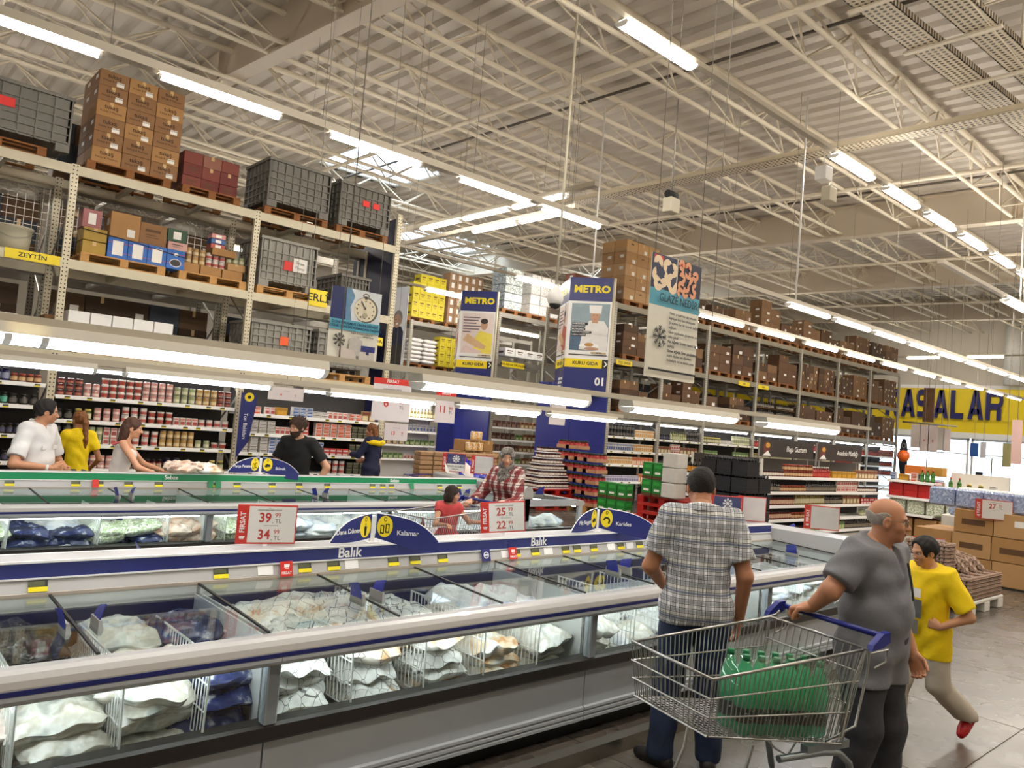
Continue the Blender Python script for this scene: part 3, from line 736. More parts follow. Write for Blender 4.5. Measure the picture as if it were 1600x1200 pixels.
def bottle_kind(key, r, h, body, cap, lab, n=9):
    me = MB().lathe([(r*.95, 0), (r, h*.04), (r, h*.12), (r, h*.45), (r, h*.55), (r*.75, h*.66), (r*.36, h*.76), (r*.33, h*.88), (r*.42, h*.885), (r*.42, h)], n, ms=[0, 0, 2, 0, 0, 0, 0, 1, 1]).mesh(key, [mat(body, .12, var=.12, scale=30), mat(cap, .4), mat(lab, .5, var=.15, scale=50)])
    KIND[key] = (me, 2*r*1.1, h)
def pack_kind(key, w, d, h, body, front, band):
    e = .001
    mb = MB().rbox(-w/2, w/2, -d/2, d/2, 0, h, .003); mb.box(-w*.40, w*.40, -d/2-e, -d/2, h*.12, h*.55, 1); mb.box(-w*.46, w*.46, -d/2-e, -d/2, h*.66, h*.90, 2)
    KIND[key] = (mb.mesh(key, [mat(body, .45, var=.06), mat(front, .45, var=.3, scale=50), mat(band, .45, var=.1)]), w*1.03, h)
def tub_kind(key, r, h, body, lab, lid):
    me = MB().lathe([(r*.82, 0), (r*.85, h*.15), (r*.95, h*.75), (r*.98, h*.88), (r*1.02, h*.9), (r*1.02, h)], 10, ms=[0, 1, 0, 2, 2]).mesh(key, [mat(body, .4), mat(lab, .45, var=.3, scale=60), mat(lid, .4)])
    KIND[key] = (me, 2*r*1.06, h)
jar_kind('olive_jar', .045, .15, '#111014', '#262019', '#4a4660'); jar_kind('blue_jar', .05, .19, '#15152a', '#1b1d4a', '#8d90a8')
jar_kind('red_jar', .04, .16, '#1a1012', '#5e1712', '#c7a58c'); jar_kind('green_jar', .04, .165, '#15201a', '#23463a', '#62b39a')
jar_kind('amber_jar', .045, .12, '#a03a22', '#6a2c18', '#caa67a'); jar_kind('pickle_jar', .05, .17, '#d6c36a', '#5d5d2b', '#c6c09a')
jar_kind('dark_jar', .052, .15, '#222020', '#2b2724', '#5b5852'); jar_kind('jam_jar', .042, .11, '#1d1a1c', '#56140f', '#e0d8cc'); jar_kind('big_red_jar', .07, .2, '#1f3a2a', '#8e1714', '#b9403c')
can_kind('pink_can', .048, .1, '#c98f86', '#e8cfc6'); can_kind('white_can', .05, .12, '#d9cfc8', '#b9574e'); can_kind('gold_can', .048, .13, '#b08a4e', '#d8c49a'); can_kind('green_can', .047, .13, '#9da47a', '#d5d3b4'); can_kind('maroon_can', .047, .085, '#5a1512', '#b06a58')
tub_kind('white_tub', .052, .1, '#e4ddd6', '#a84a3c', '#efeae4')
pack_kind('white_pack', .13, .1, .056, '#ddd9d2', '#b9b4ae', '#6a6560'); pack_kind('red_pack', .125, .1, .062, '#a9282a', '#d9cfc8', '#d04a44'); pack_kind('orange_pack', .125, .1, .062, '#dcd2c8', '#c9552f', '#b8473a'); pack_kind('blue_pack', .12, .1, .056, '#d7d6d6', '#3b64a0', '#5f7fae')
pack_kind('spice_box', .085, .06, .13, '#e0d8cf', '#a94a42', '#c9847a'); pack_kind('dark_pack', .12, .1, .11, '#2c2a24', '#5a5a3c', '#77745c'); pack_kind('yellow_pack', .2, .12, .14, '#b98a22', '#cf9c2c', '#a87818')
pack_kind('milk_carton', .08, .08, .2, '#d5d2cb', '#4d5c8e', '#8d93ad'); pack_kind('cream_carton', .08, .08, .2, '#ddd5c2', '#cf9a50', '#c98f4a'); pack_kind('peach_carton', .08, .08, .2, '#cf8a66', '#e6cdb4', '#c9663c'); pack_kind('lilac_carton', .09, .08, .15, '#cfc8cf', '#7d78a0', '#9d98b8')
bottle_kind('oil_bottle', .04, .27, '#6b5a1c', '#20201c', '#c9c3a0'); bottle_kind('sauce_bottle', .035, .24, '#4a130f', '#1c1414', '#9c3a30'); bottle_kind('ketchup_bottle', .04, .22, '#8c1d18', '#d8d2c8', '#b9453a'); bottle_kind('soy_bottle', .035, .2, '#1a1210', '#111', '#8a8070') if False else None
bottle_kind('soy_bottle', .035, .2, '#1a1210', '#111111', '#8a8070'); bottle_kind('syrup_bottle', .042, .3, '#15100d', '#14110f', '#d99a2c'); bottle_kind('vinegar_bottle', .04, .25, '#7d7a4e', '#3c4a2a', '#b7b790'); bottle_kind('green_bottle', .045, .28, '#2f6b2a', '#b3421c', '#4d8a3a'); bottle_kind('water_bottle', .045, .3, '#5f75a8', '#d8dde8', '#8fa3cc')
pack_kind('pouch', .14, .05, .19, '#4a2f28', '#8a6a5a', '#6a4038'); pack_kind('nut_pouch', .14, .05, .19, '#8d6b44', '#d0c09a', '#7c3a2c'); pack_kind('green_pouch', .13, .05, .16, '#6e8a52', '#b9c48e', '#587040')
NAMES = {'olive_jar': 'glass_jar', 'blue_jar': 'glass_jar', 'red_jar': 'sauce_jar', 'green_jar': 'sauce_jar', 'amber_jar': 'glass_jar', 'pickle_jar': 'pickle_jar', 'dark_jar': 'glass_jar', 'jam_jar': 'jam_jar', 'big_red_jar': 'paste_jar'}
def pname(k):
    if k in NAMES: return NAMES[k]
    if k.endswith('can'): return 'food_can'
    if k.endswith('tub'): return 'plastic_tub'
    if k.endswith('bottle'): return k
    if k.endswith('carton'): return 'drink_carton'
    if k.endswith('pouch'): return 'food_pouch'
    return 'food_pack'
CATS = {'glass_jar': 'jar', 'sauce_jar': 'jar', 'pickle_jar': 'jar', 'jam_jar': 'jar', 'paste_jar': 'jar', 'food_can': 'can', 'plastic_tub': 'tub', 'drink_carton': 'carton', 'food_pouch': 'pouch', 'food_pack': 'pack'}
WORD = {'olive_jar': 'jar of dark olives', 'blue_jar': 'tall dark blue jar', 'red_jar': 'black-lidded red sauce jar', 'green_jar': 'dark green sauce jar', 'amber_jar': 'amber red-lidded jar', 'pickle_jar': 'yellow-lidded pickle jar', 'dark_jar': 'squat dark jar', 'jam_jar': 'dark red jam jar',
        'big_red_jar': 'large red paste jar', 'pink_can': 'low pink can', 'white_can': 'red-print white can', 'gold_can': 'gold coloured can', 'green_can': 'pale green can', 'maroon_can': 'flat maroon can', 'white_tub': 'white tub with red print', 'white_pack': 'flat white pack', 'red_pack': 'flat red pack', 'orange_pack': 'white and orange pack', 'blue_pack': 'white and blue pack',
        'spice_box': 'small red-white box', 'dark_pack': 'dark olive pack', 'yellow_pack': 'ochre display box', 'milk_carton': 'blue drink carton', 'cream_carton': 'cream drink carton', 'peach_carton': 'peach drink carton', 'lilac_carton': 'lilac drink carton', 'oil_bottle': 'olive oil bottle', 'sauce_bottle': 'dark red sauce bottle', 'ketchup_bottle': 'red ketchup bottle',
        'soy_bottle': 'small black bottle', 'syrup_bottle': 'dark orange-labelled bottle', 'vinegar_bottle': 'pale green vinegar bottle', 'green_bottle': 'green bottle', 'water_bottle': 'blue water bottle', 'pouch': 'brown stand-up pouch', 'nut_pouch': 'tan nut pouch', 'green_pouch': 'light green pouch'}
PCOUNT = {}
SEEN = {}
def item(k, loc, where, rz=0, layer=None):
    me, w, h = KIND[k]; nm = pname(k); PCOUNT[nm] = PCOUNT.get(nm, 0)+1
    o = place(nm, me, None, loc, rz); q = (k, where, layer); SEEN[q] = SEEN.get(q, -1)+1
    return tag(o, WORD[k]+' '+where+', place '+num(SEEN[q])+(', layer '+num(layer) if layer is not None else ''), CATS.get(nm, 'bottle'), WORD[k]+'s '+where)
def run(seq, x0, x1, Y, z, where, depth=1, along='x', face=0.0, gap=1.0, rnd=random):
    """fill a shelf from x0 to x1 with (kind, share, stack) sections"""
    tot = sum(s[1] for s in seq); x = x0
    for k, sh, st in seq:
        xe = x+(x1-x0)*sh/tot
        if k:
            me, w, h = KIND[k]; w *= gap; n = max(1, int((xe-x)/w)); p = (xe-x)/n if n > 1 else w
            for i in range(n):
                for j in range(st):
                    c = x+p*(i+.5); yy = Y+.06+rnd.uniform(0, .012)
                    loc = (c, yy, z+h*j) if along == 'x' else (yy, c, z+h*j)
                    item(k, loc, where, face, j if st > 1 else None)
        x = xe
TAGM = MB().box(-.035, .035, -.004, 0, -.012, .012, 0).box(-.035, .035, -.005, 0, -.026, -.012, 1).mesh('price_tag', [LCD, TAGY])
SHM = {}
def shelf(rk, x0, x1, Y, z, d=.55, tags=6, m=None, tagm=None, along='x', rnd=random):
    """shelf board with a price rail and its tags; part of the rack or gondola"""
    m = m or WHITE; L_ = x1-x0; k = (round(L_, 2), d, m.name)
    if k not in SHM: SHM[k] = (MB().box(0, L_, 0, d, -.03, 0).mesh('shelf', m), MB().prism([(-.012, -.05), (0, -.055), (0, .005), (-.004, .005)], 0, .01, L_-.01).mesh('price_rail', WHITEP))
    s = place('shelf', SHM[k][0], rk, (x0, Y, z) if along == 'x' else (Y, x1, z), 0 if along == 'x' else -PI/2)
    place('price_rail', SHM[k][1], s, (0, 0, 0))
    for i in range(tags): place('price_tag', tagm or TAGM, s, (L_*(i+.5)/tags+rnd.uniform(-.08, .08), -.012, -.02))
    return s
R1 = random.Random(3)
# left rack, bays from the edge of the picture to the cross aisle
ws = ['at the left edge', 'behind the shopping group', 'behind the man in black']
SZ = {0: [1.92, 1.60, 1.18, .80, .40], 1: [1.78, 1.43, 1.08, .72, .36], 2: [1.71, 1.38, 1.05, .71, .36]}
lv = ['top', 'second', 'third', 'fourth', 'lowest']
SEQ = {0: [[('pickle_jar', 2, 1), ('blue_jar', 5, 1), ('amber_jar', 2, 1)], [('pickle_jar', 1, 1), ('red_jar', 3, 1), ('green_jar', 3, 1), ('dark_jar', 2, 1)], [('dark_jar', 4, 2), ('olive_jar', 3, 1)], [('dark_jar', 5, 2), ('olive_jar', 2, 1)], [('maroon_can', 4, 2), ('pink_can', 3, 2)]],
       1: [[('maroon_can', 3, 3), ('pink_can', 2, 2), ('white_tub', 5, 3), ('pink_can', 4, 3), ('green_can', 3, 2), ('gold_can', 3, 2), ('maroon_can', 2, 3)],
           [('dark_jar', 2, 1), ('pickle_jar', 2, 1), ('pink_can', 3, 2), ('white_can', 3, 2), ('white_tub', 3, 2), ('spice_box', 3, 1), ('white_can', 4, 1)],
           [('dark_jar', 2, 2), ('green_can', 3, 2), ('spice_box', 3, 2), ('white_can', 3, 2), ('gold_can', 4, 2), ('green_can', 2, 1), ('white_tub', 2, 1)],
           [('white_tub', 3, 1), ('pink_can', 3, 2), ('gold_can', 2, 1), ('red_jar', 3, 1), ('blue_jar', 2, 1), ('gold_can', 3, 1), ('pickle_jar', 2, 1)], [('white_can', 4, 1), ('gold_can', 4, 1)]],
       2: [[('blue_pack', 2, 2), ('orange_pack', 2, 2), ('spice_box', 2, 1), ('yellow_pack', 3, 1), ('blue_pack', 4, 3), ('white_pack', 3, 2), ('spice_box', 4, 1), ('orange_pack', 3, 2), ('nut_pouch', 3, 1)],
           [('white_pack', 5, 4), ('spice_box', 3, 1), ('dark_pack', 1, 1), ('red_pack', 2, 4), ('orange_pack', 6, 4), ('dark_pack', 4, 2)],
           [('white_pack', 4, 5), ('blue_pack', 4, 5), ('red_pack', 2, 4), ('blue_pack', 2, 4), ('red_pack', 4, 2), ('dark_pack', 4, 2)],
           [('white_pack', 3, 3), ('dark_jar', 3, 1), ('red_pack', 3, 4), (None, 3, 1), ('white_can', 3, 2), ('dark_pack', 4, 2)], [('white_pack', 3, 2), ('dark_pack', 3, 1)]]}
for b in range(3):
    x0, x1 = LX[b+1]+.06, LX[b+2]-.06
    for i, z in enumerate(SZ[b]):
        shelf(rl, x0, x1, .02, z, tags=8, rnd=R1)
        xa = max(x0, .55+.0*i) if b == 0 else x0
        run(SEQ[b][i], xa+.02, x1-.05, 12.74, z, '%s, %s shelf' % (ws[b], lv[i]), rnd=R1)
    MB().box(x0, x1, .6, .62, 0, 2.2).build('back_panel', mat('#2a251f', .7), rl)
for i in range(4): lamp((LX[1]+1.4+2.1*i, 12.83, 2.2), 'shelf lamp under the beam of the left rack, %s along' % ORD[i], 'shelf lamps of the left rack', w=.12, e=SHELF_E, L_=1.9)
# right rack
where = 'in %s bay of the long rack'
SR = [[('dark_jar', 4, 2), ('cream_carton', 3, 1)], [('olive_jar', 3, 1), ('vinegar_bottle', 4, 1), ('dark_jar', 3, 2)], [('pickle_jar', 3, 1), ('white_pack', 2, 2), ('green_can', 3, 2)], [('ketchup_bottle', 4, 1), ('sauce_bottle', 6, 1)], [('amber_jar', 2, 1), ('ketchup_bottle', 6, 1)], [('white_can', 3, 2), ('ketchup_bottle', 5, 1)], [('sauce_bottle', 4, 1), ('maroon_can', 4, 3)]]
SR2 = [[('milk_carton', 5, 1), ('cream_carton', 4, 1)], [('nut_pouch', 3, 1), ('spice_box', 2, 2), ('nut_pouch', 4, 1)], [('green_pouch', 3, 1), (None, 3, 1), ('green_pouch', 3, 1)], [('pickle_jar', 4, 1), ('oil_bottle', 4, 1)], [('soy_bottle', 6, 1), ('oil_bottle', 2, 1)], [('sauce_bottle', 5, 1), ('soy_bottle', 3, 1)], [('soy_bottle', 4, 1), ('sauce_bottle', 4, 1)]]
SR3 = [[('cream_carton', 5, 1), ('peach_carton', 4, 1)], [('soy_bottle', 4, 1), ('spice_box', 3, 1), ('jam_jar', 2, 1)], [('pickle_jar', 5, 1), ('green_pouch', 3, 1)], [('oil_bottle', 6, 1)], [('sauce_bottle', 6, 1)], [('sauce_bottle', 6, 1)], [('maroon_can', 4, 2), ('sauce_bottle', 3, 1)]]
SR4 = [[('lilac_carton', 5, 1), ('peach_carton', 2, 1)], [('lilac_carton', 4, 1)], None, None, None, None, None]
R2 = random.Random(5)
for b in range(7):
    x0, x1 = RXS[b]+.06, RXS[b+1]-.06
    for i, (z, S) in enumerate(((1.80, SR[b]), (1.43, SR2[b]), (1.09, SR3[b]), (.66, SR4[b]))):
        shelf(rr, x0, x1, .02, z, tags=5 if b < 3 else 0, rnd=R2)
        if S: run(S, x0+.03, x1-.03, 12.74, z, (where % ORD[b])+', '+lv[i]+' shelf', rnd=R2, gap=1.0 if b < 3 else 1.35)
    MB().box(x0, x1, .6, .62, 0, 2.2).build('back_panel', mat('#2a251f', .7), rr)
    lamp(((x0+x1)/2, 12.85, 2.2), 'shelf lamp under the beam of the long rack, %s bay' % ORD[b], 'shelf lamps of the long rack', w=.12, e=SHELF_E, L_=(1.8 if b < 2 else 2.4))
# middle level of the mixed pallet and lower pallets, left rack
R3 = random.Random(8)
for i, k in enumerate(('gold_can', 'white_can', 'green_can', 'pink_can')):
    for j in range(3):
        for q in range(2): item(k, (4.2+.11*j+.33*(i % 3)+.02, 12.95+.1*(i//3), T2+.31+q*KIND[k][2]+(.0 if i == 3 else 0)), 'on the mixed pallet of the left rack')
carton((4.75, 13.0, T2+.52), (.4, .34, .12), KRAFT, 'brown tray on the cans of the mixed pallet', None, 'plain'); carton((4.98, 12.98, T2+.31), (.3, .3, .12), KRAFT3, 'small brown box at the right end of the mixed pallet', None, 'tape')
for k in range(3): carton((4.68, 13.05, T2+.645+.085*k), (.24, .2, .08), mat(['#b9564c', '#3f6aa8', '#c98a84'][k], .5), ['red pack in the little pile on the mixed pallet', 'blue pack in the little pile on the mixed pallet', 'pink pack on top of the little pile'][k], None, 'window')
pallet((5.92, YC, T2), 'light pallet under the open grey crate with a paper note', GP)
cr = crate((5.86, YC, T2+.145), 'light grey ribbed pallet box with a handwritten paper note', 'light pallet boxes', 1.05, .95, .86, GREYL, [(-.02, .42, .16, .16, REDL), (.2, .46, .26, .24, PAPER)])
text('Salam', .07, (.2, -.4885, .5), cr, INK, rot=(PI/2, .12, 0)); text('Peynir', .07, (.2, -.4885, .41), cr, INK, rot=(PI/2, .12, 0))
pallet((1.2, YC, T1), 'pallet under the dark jars at the left edge, low level', GP); pallet((3.3, YC, T1), 'pallet under the row of white cartons', GP); pallet((4.55, YC, T1), 'pallet under the flat white trays', GP, w=1.05)
for i in range(5): carton((2.68+.3*i, 12.95, T1+.146), (.285, .36, .235), WHITEP, 'plain white carton in the row of five, %s from left' % ORD[i], 'row of white cartons', 'plain'); carton((2.70+.3*i, 12.95, T1+.385), (.285, .36, .235), WHITEP, 'white carton on top of the row of five, %s from left' % ORD[i], 'row of white cartons', 'plain')
for i in range(3): carton((4.22+.34*i, 12.95, T1+.146), (.33, .38, .12), WHITEP, 'flat white tray box beside the white cartons, %s from left' % ORD[i], 'flat white trays', 'print'); carton((4.24+.34*i, 12.95, T1+.268), (.33, .38, .12), WHITEP, 'upper flat white tray beside the white cartons, %s from left' % ORD[i], 'flat white trays', 'print')
for i in range(3): carton((2.5+.36*i, 13.35, T1+.146), (.34, .36, .4), KRAFT2, 'brown carton standing behind the white cartons, %s from left' % ORD[i], 'brown cartons behind the white row', 'hole')
for i in range(4): carton((.75+.34*i, 12.95, T1+.146), (.33, .36, .1), PAPER, 'white jar tray at the left edge above the lamps, %s from left' % ORD[i], 'white jar trays', 'plain'); carton((.75+.34*i, 12.95, T1+.36), (.33, .36, .1), PAPER, 'upper white jar tray at the left edge, %s from left' % ORD[i], 'white jar trays', 'plain')
for i in range(9): item('gold_can', (.7+.13*i, 12.92, T1+.247), 'in the white trays at the left edge')
pallet((5.85, YC, T1), 'pallet under the light grey box with an orange sticker', GP); pallet((7.1, YC, T1), 'pallet under the grey box behind the hanging watch poster', GP)
crate((5.85, YC, T1+.145), 'light grey ribbed pallet box with an orange sticker', 'light pallet boxes', 1.1, .95, .76, GREYL, [(.05, .45, .16, .15, mat('#f0602a', .5))])
crate((7.1, YC, T1+.145), 'light grey pallet box behind the hanging watch poster', 'light pallet boxes', 1.1, .95, .76, GREYL)
crate((7.2, YC, T2+.145), 'dim grey pallet box behind the last post of the left rack', 'light pallet boxes', .6, .95, .5, GREYC)
# yellow beam plates with department names
def plate(rk, x, z, w, txt, h=.12, Y=-.012):
    p = MB().rbox(-w/2, w/2, -.006, 0, -h/2, h/2, .002).build('name_plate', YELLOW, rk, (x, Y, z))
    if txt: text(txt, h*.62, (0, -.0065, -.0), p, INK, bold=.015, sx=1.15)
    return p
plate(rl, 2.02, 3.70, .68, 'ZEYTİN', .14); plate(rl, 6.45, 3.86, .36, 'ERLİ', .3); plate(rl, 7.72, 3.25, .3, 'GIDA', .16)
for x in (15.0, 20.6, 21.7): plate(rr, x, 3.66, .62, 'TOZ ŞEKER' if x == 15.0 else 'UN', .13)
plate(r2, 15.2, 3.64, .9, 'MAKARNA ÜRÜNLERİ', .15); plate(r3, 15.3, 3.42, .7, 'BULGUR', .15)
# loads of the long right rack, per bay and level
R4 = random.Random(21)
BR = [mat('#6b4e33', .75), mat('#573e29', .75), mat('#7a5b3c', .75), mat('#4d3826', .75), mat('#634730', .75)]
lvn = ['lower', 'middle', 'top']
for b in range(7):
    x0, x1 = RXS[b]+.1, RXS[b+1]-.1; n = 2 if x1-x0 > 2.2 else 1 if b == 0 else 2
    pw = (x1-x0)/n
    for li, zt in enumerate((T1, T2, T3)):
        for j in range(n):
            cx = x0+pw*(j+.5); w = min(1.15, pw-.08)
            far_pallet((cx, YC+.02, zt), 'dark wooden pallet, %s level, long rack bay %s, place %s' % (lvn[li], num(b), num(j)), 'pallets of the long rack', w)
            sx = R4.choice([.28, .36, .42, .54]); nx = max(1, int(w/sx)); sz = R4.uniform(.17, .3); top = R4.uniform(.72, 1.0) if li < 2 else R4.uniform(.7, 1.15)
            if li == 2 and b == 0: continue
            nz = max(2, int(top/sz)); c = R4.choice(BR)
            drop = [(nx-1, nz-1)] if R4.random() < .5 else []
            kind_ = R4.random()
            if li == 0 and b in (3,):
                for q in range(3):
                    for i in range(int(w/.1)): item('soy_bottle', (cx-w/2+.05+.1*i, 12.8, zt+.15+.24*q), 'low on the long rack, fourth bay', 0, q)
                    tag(MB().box(cx-w/2, cx+w/2, 12.76, 13.4, zt+.145+.24*q-.012, zt+.145+.24*q).build('cardboard_layer', KRAFT2), 'cardboard layer between bottles, fourth bay pallet %s, row %s' % (num(j), num(q)), 'cardboard')
                continue
            stack(cx-w/2, 12.78, zt+.146, nx, nz, (w/nx-.004, .42, sz), c if kind_ > .3 else BR, 'brown carton, %s level, long rack bay %s, pallet %s' % (lvn[li], num(b), num(j)), 'cartons of the long rack %s level %s bay' % (lvn[li], ORD[b]), skip=drop, rnd=R4, name='shipping_carton')
# wrapped carton tower on the first bay top
far_pallet((15.55, YC, T3), 'pallet under the film wrapped carton tower next to the blue column', None, 1.3)
for k in range(5):
    for i in range(3):
        for j in range(2): carton((15.1+.45*i, 12.98+.42*j, T3+.146+.31*k), (.44, .41, .305), KRAFT if k % 2 else KRAFT3, 'carton of the wrapped tower by the blue column, row %s, place %s%s' % (num(k), num(i), ', behind' if j else ''), 'cartons of the wrapped tower', ['label', 'hole', 'both'][(i+k) % 3], name='printed_carton')
tag(MB().box(14.85, 16.25, 12.755, 13.65, T3+.16, T3+1.5).build('wrap_film', glass('film', '#ffffff', 1.2, .05)), 'clear stretch film around the carton tower by the blue column', 'film')
MB_ = MB().add([(15.2, 12.8, T3+1.71), (15.75, 12.85, T3+1.75), (15.7, 13.3, T3+1.9), (15.15, 13.3, T3+1.72)], [(0, 1, 2, 3)]).add([(15.2, 12.8, T3+1.705), (15.75, 12.85, T3+1.745), (15.7, 13.3, T3+1.895), (15.15, 13.3, T3+1.715)], [(3, 2, 1, 0)]); tag(MB_.build('carton_flap', KRAFT2), 'loose cardboard flap on the wrapped tower', 'cardboard')
# second and third aisle loads seen through the gap
BRC = mat('#9c7a5a', .75); YBX = mat('#c9b823', .55, var=.06)
far_pallet((15.0, 22.3, 5.12), 'pallet under the yellow cartons in the third aisle', None)
stack(14.55, 21.8, 5.265, 5, 5, (.27, .4, .3), YBX, 'yellow printed carton stacked in the third aisle', 'yellow cartons of the third aisle', ('print',), rnd=R4, skip=[(0, 4)], name='product_carton')
far_pallet((16.6, 22.3, 5.12), 'pallet under tan jar cartons in the third aisle', None); stack(16.05, 21.8, 5.265, 5, 6, (.3, .4, .3), BRC, 'tan carton with jar pictures in the third aisle', 'tan cartons of the third aisle', ('window',), rnd=R4, name='product_carton')
far_pallet((15.1, 22.3, 3.55), 'pallet under the white sacks in the third aisle', None, 1.3)
SACK = mat('#d8d4d0', .6, var=.06, bump=.4, bscale=12)
def pillow_mesh(w, d, h, nx=12, ny=8, seed=0, lump=.15):
    r = random.Random(seed); ph = [r.uniform(0, 6.28) for _ in range(6)]; vs = []
    for s in (1, -1):
        for j in range(ny+1):
            for i in range(nx+1):
                u, v = 2*i/nx-1, 2*j/ny-1
                e = max(0, (1-abs(u)**3.2))*max(0, (1-abs(v)**3.2)); e = e**.55
                n = 1+lump*(math.sin(4*u+ph[0])*math.sin(3.5*v+ph[1])+.6*math.sin(9*u+ph[2]+2*v)*math.cos(8*v+ph[3])+.35*math.sin(17*u+ph[4])*math.sin(15*v+ph[5]))
                vs.append((u*w/2*(1-.05*abs(v)**2), v*d/2*(1-.05*abs(u)**2), h/2+s*h/2*e*(n if s > 0 else 1)))
    W = nx+1; o = W*(ny+1); fs = []
    for j in range(ny):
        for i in range(nx):
            a = j*W+i; fs.append((a, a+1, a+W+1, a+W)); fs.append((o+a, o+a+W, o+a+W+1, o+a+1))
    for i in range(nx): fs.append((i, o+i, o+i+1, i+1)); a = ny*W+i; fs.append((a, a+1, o+a+1, o+a))
    for j in range(ny): a = j*W; fs.append((a, a+W, o+a+W, o+a)); a += nx; fs.append((a, o+a, o+a+W, a+W))
    mb = MB().add(vs, fs, 0, True); return mb
sackme = pillow_mesh(.62, .42, .17, seed=4).mesh('flour_sack', SACK)
for k in range(6):
    for i in range(2): tag(place('flour_sack', sackme, None, (14.85+.58*i+.05*(k % 2), 22.0, 3.70+.14*k)), 'white flour sack in the third aisle, layer %s, place %s' % (num(k), num(i)), 'sack', 'white sacks in the third aisle')
far_pallet((16.2, 22.3, 3.55), 'pallet under yellow cartons below the sacks aisle', None); stack(15.85, 21.8, 3.70, 3, 4, (.28, .4, .26), YBX, 'yellow carton beside the white sacks', 'yellow cartons beside the sacks', ('print',), rnd=R4)
far_pallet((15.25, 17.7, T3), 'pallet under shrink wrapped grey packs, second aisle', None); PACKG = patches('packgrey', ['#7e8a86', '#b9c2c0', '#e2e6e6'], 22, .25)
for k in range(5): tag(MB().rbox(14.75, 15.45, 17.25, 17.9, T3+.15+.25*k, T3+.39+.25*k, .015).build('shrink_pack', PACKG), 'grey shrink pack in the tower behind the first column, %s from below' % ORD[k], 'pack', 'grey shrink packs')
far_pallet((16.4, 17.7, T3), 'pallet under the white bundle, second aisle', None, 1.3); PACKW = patches('packwhite', ['#e6e4e2', '#cfc9c4', '#8e8a88'], 26, .3, stops=[.42, .6, .75])
for k in range(4):
    for i in range(3): tag(MB().rbox(15.8+.42*i, 16.2+.42*i, 17.25, 17.95, T3+.15+.31*k, T3+.455+.31*k, .02).build('white_bundle', PACKW), 'white wrapped bundle behind the pale poster column, row %s, place %s' % (num(k), num(i)), 'pack', 'white bundles')
far_pallet((18.2, 17.7, T3), 'pallet under reddish cartons, second aisle', None); stack(17.65, 17.25, T3+.146, 3, 6, (.38, .45, .27), mat('#7c4a36', .7), 'reddish brown carton right of the white bundles', 'reddish cartons of the second aisle', ('print', 'label'), rnd=R4)
stack(17.7, 17.3, T2+.146, 2, 2, (.45, .4, .3), WHITEP, 'white carton on the middle level of the second aisle rack', 'white cartons of the second aisle', ('label',), rnd=R4); stack(15.0, 17.3, T2+.146, 4, 1, (.4, .4, .25), WHITEP, 'white banana style box on the second aisle rack', 'white boxes of the second aisle', ('print',), rnd=R4)
# shelves of the second aisle with pouches
for i, z in enumerate((1.78, 1.42, 1.07, .7)):
    shelf(r2, 14.6, 17.25, .02, z, tags=0); run([('pouch', 4, 1), ('nut_pouch', 3, 1), ('pouch', 2, 1)] if i % 2 == 0 else [('pouch', 3, 1), ('green_pouch', 1, 1), ('nut_pouch', 4, 1)], 14.65, 17.2, 17.2, z, 'on the second aisle rack, %s row' % lv[i], rnd=R4, gap=1.15)
lamp((15.9, 17.3, 2.2), 'shelf lamp on the second aisle rack', None, w=.12, e=SHELF_E, L_=2.3)
for b in range(7):  # dark carton colours stand in for the shade at the back of the rack
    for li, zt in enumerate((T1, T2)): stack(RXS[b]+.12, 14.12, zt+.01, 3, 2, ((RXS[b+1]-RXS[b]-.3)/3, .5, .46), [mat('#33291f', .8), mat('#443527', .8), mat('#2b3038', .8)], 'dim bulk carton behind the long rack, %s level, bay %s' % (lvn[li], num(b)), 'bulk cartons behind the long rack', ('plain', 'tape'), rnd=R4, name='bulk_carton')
# dim cartons on the rear left rack and rear right rack, coloured dark for shade
for q, (x, z, w) in enumerate(((1.0, T2, 2.5), (3.8, T2, 2.5), (3.0, T3, 1.2), (6.3, T3, .9), (3.8, T1, 2.5), (6.5, T1, 2.3), (.9, T1, 2.4))):
    stack(x-w/2, 14.15, z+.01, 5, 3, (w/5, .4, .34), [mat('#4a3a2c', .8), mat('#5c4633', .8), mat('#39424e', .7)], 'dim carton behind the wire mesh, %s load' % ORD[q], 'cartons behind the wire mesh', rnd=R4, name='shipping_carton')
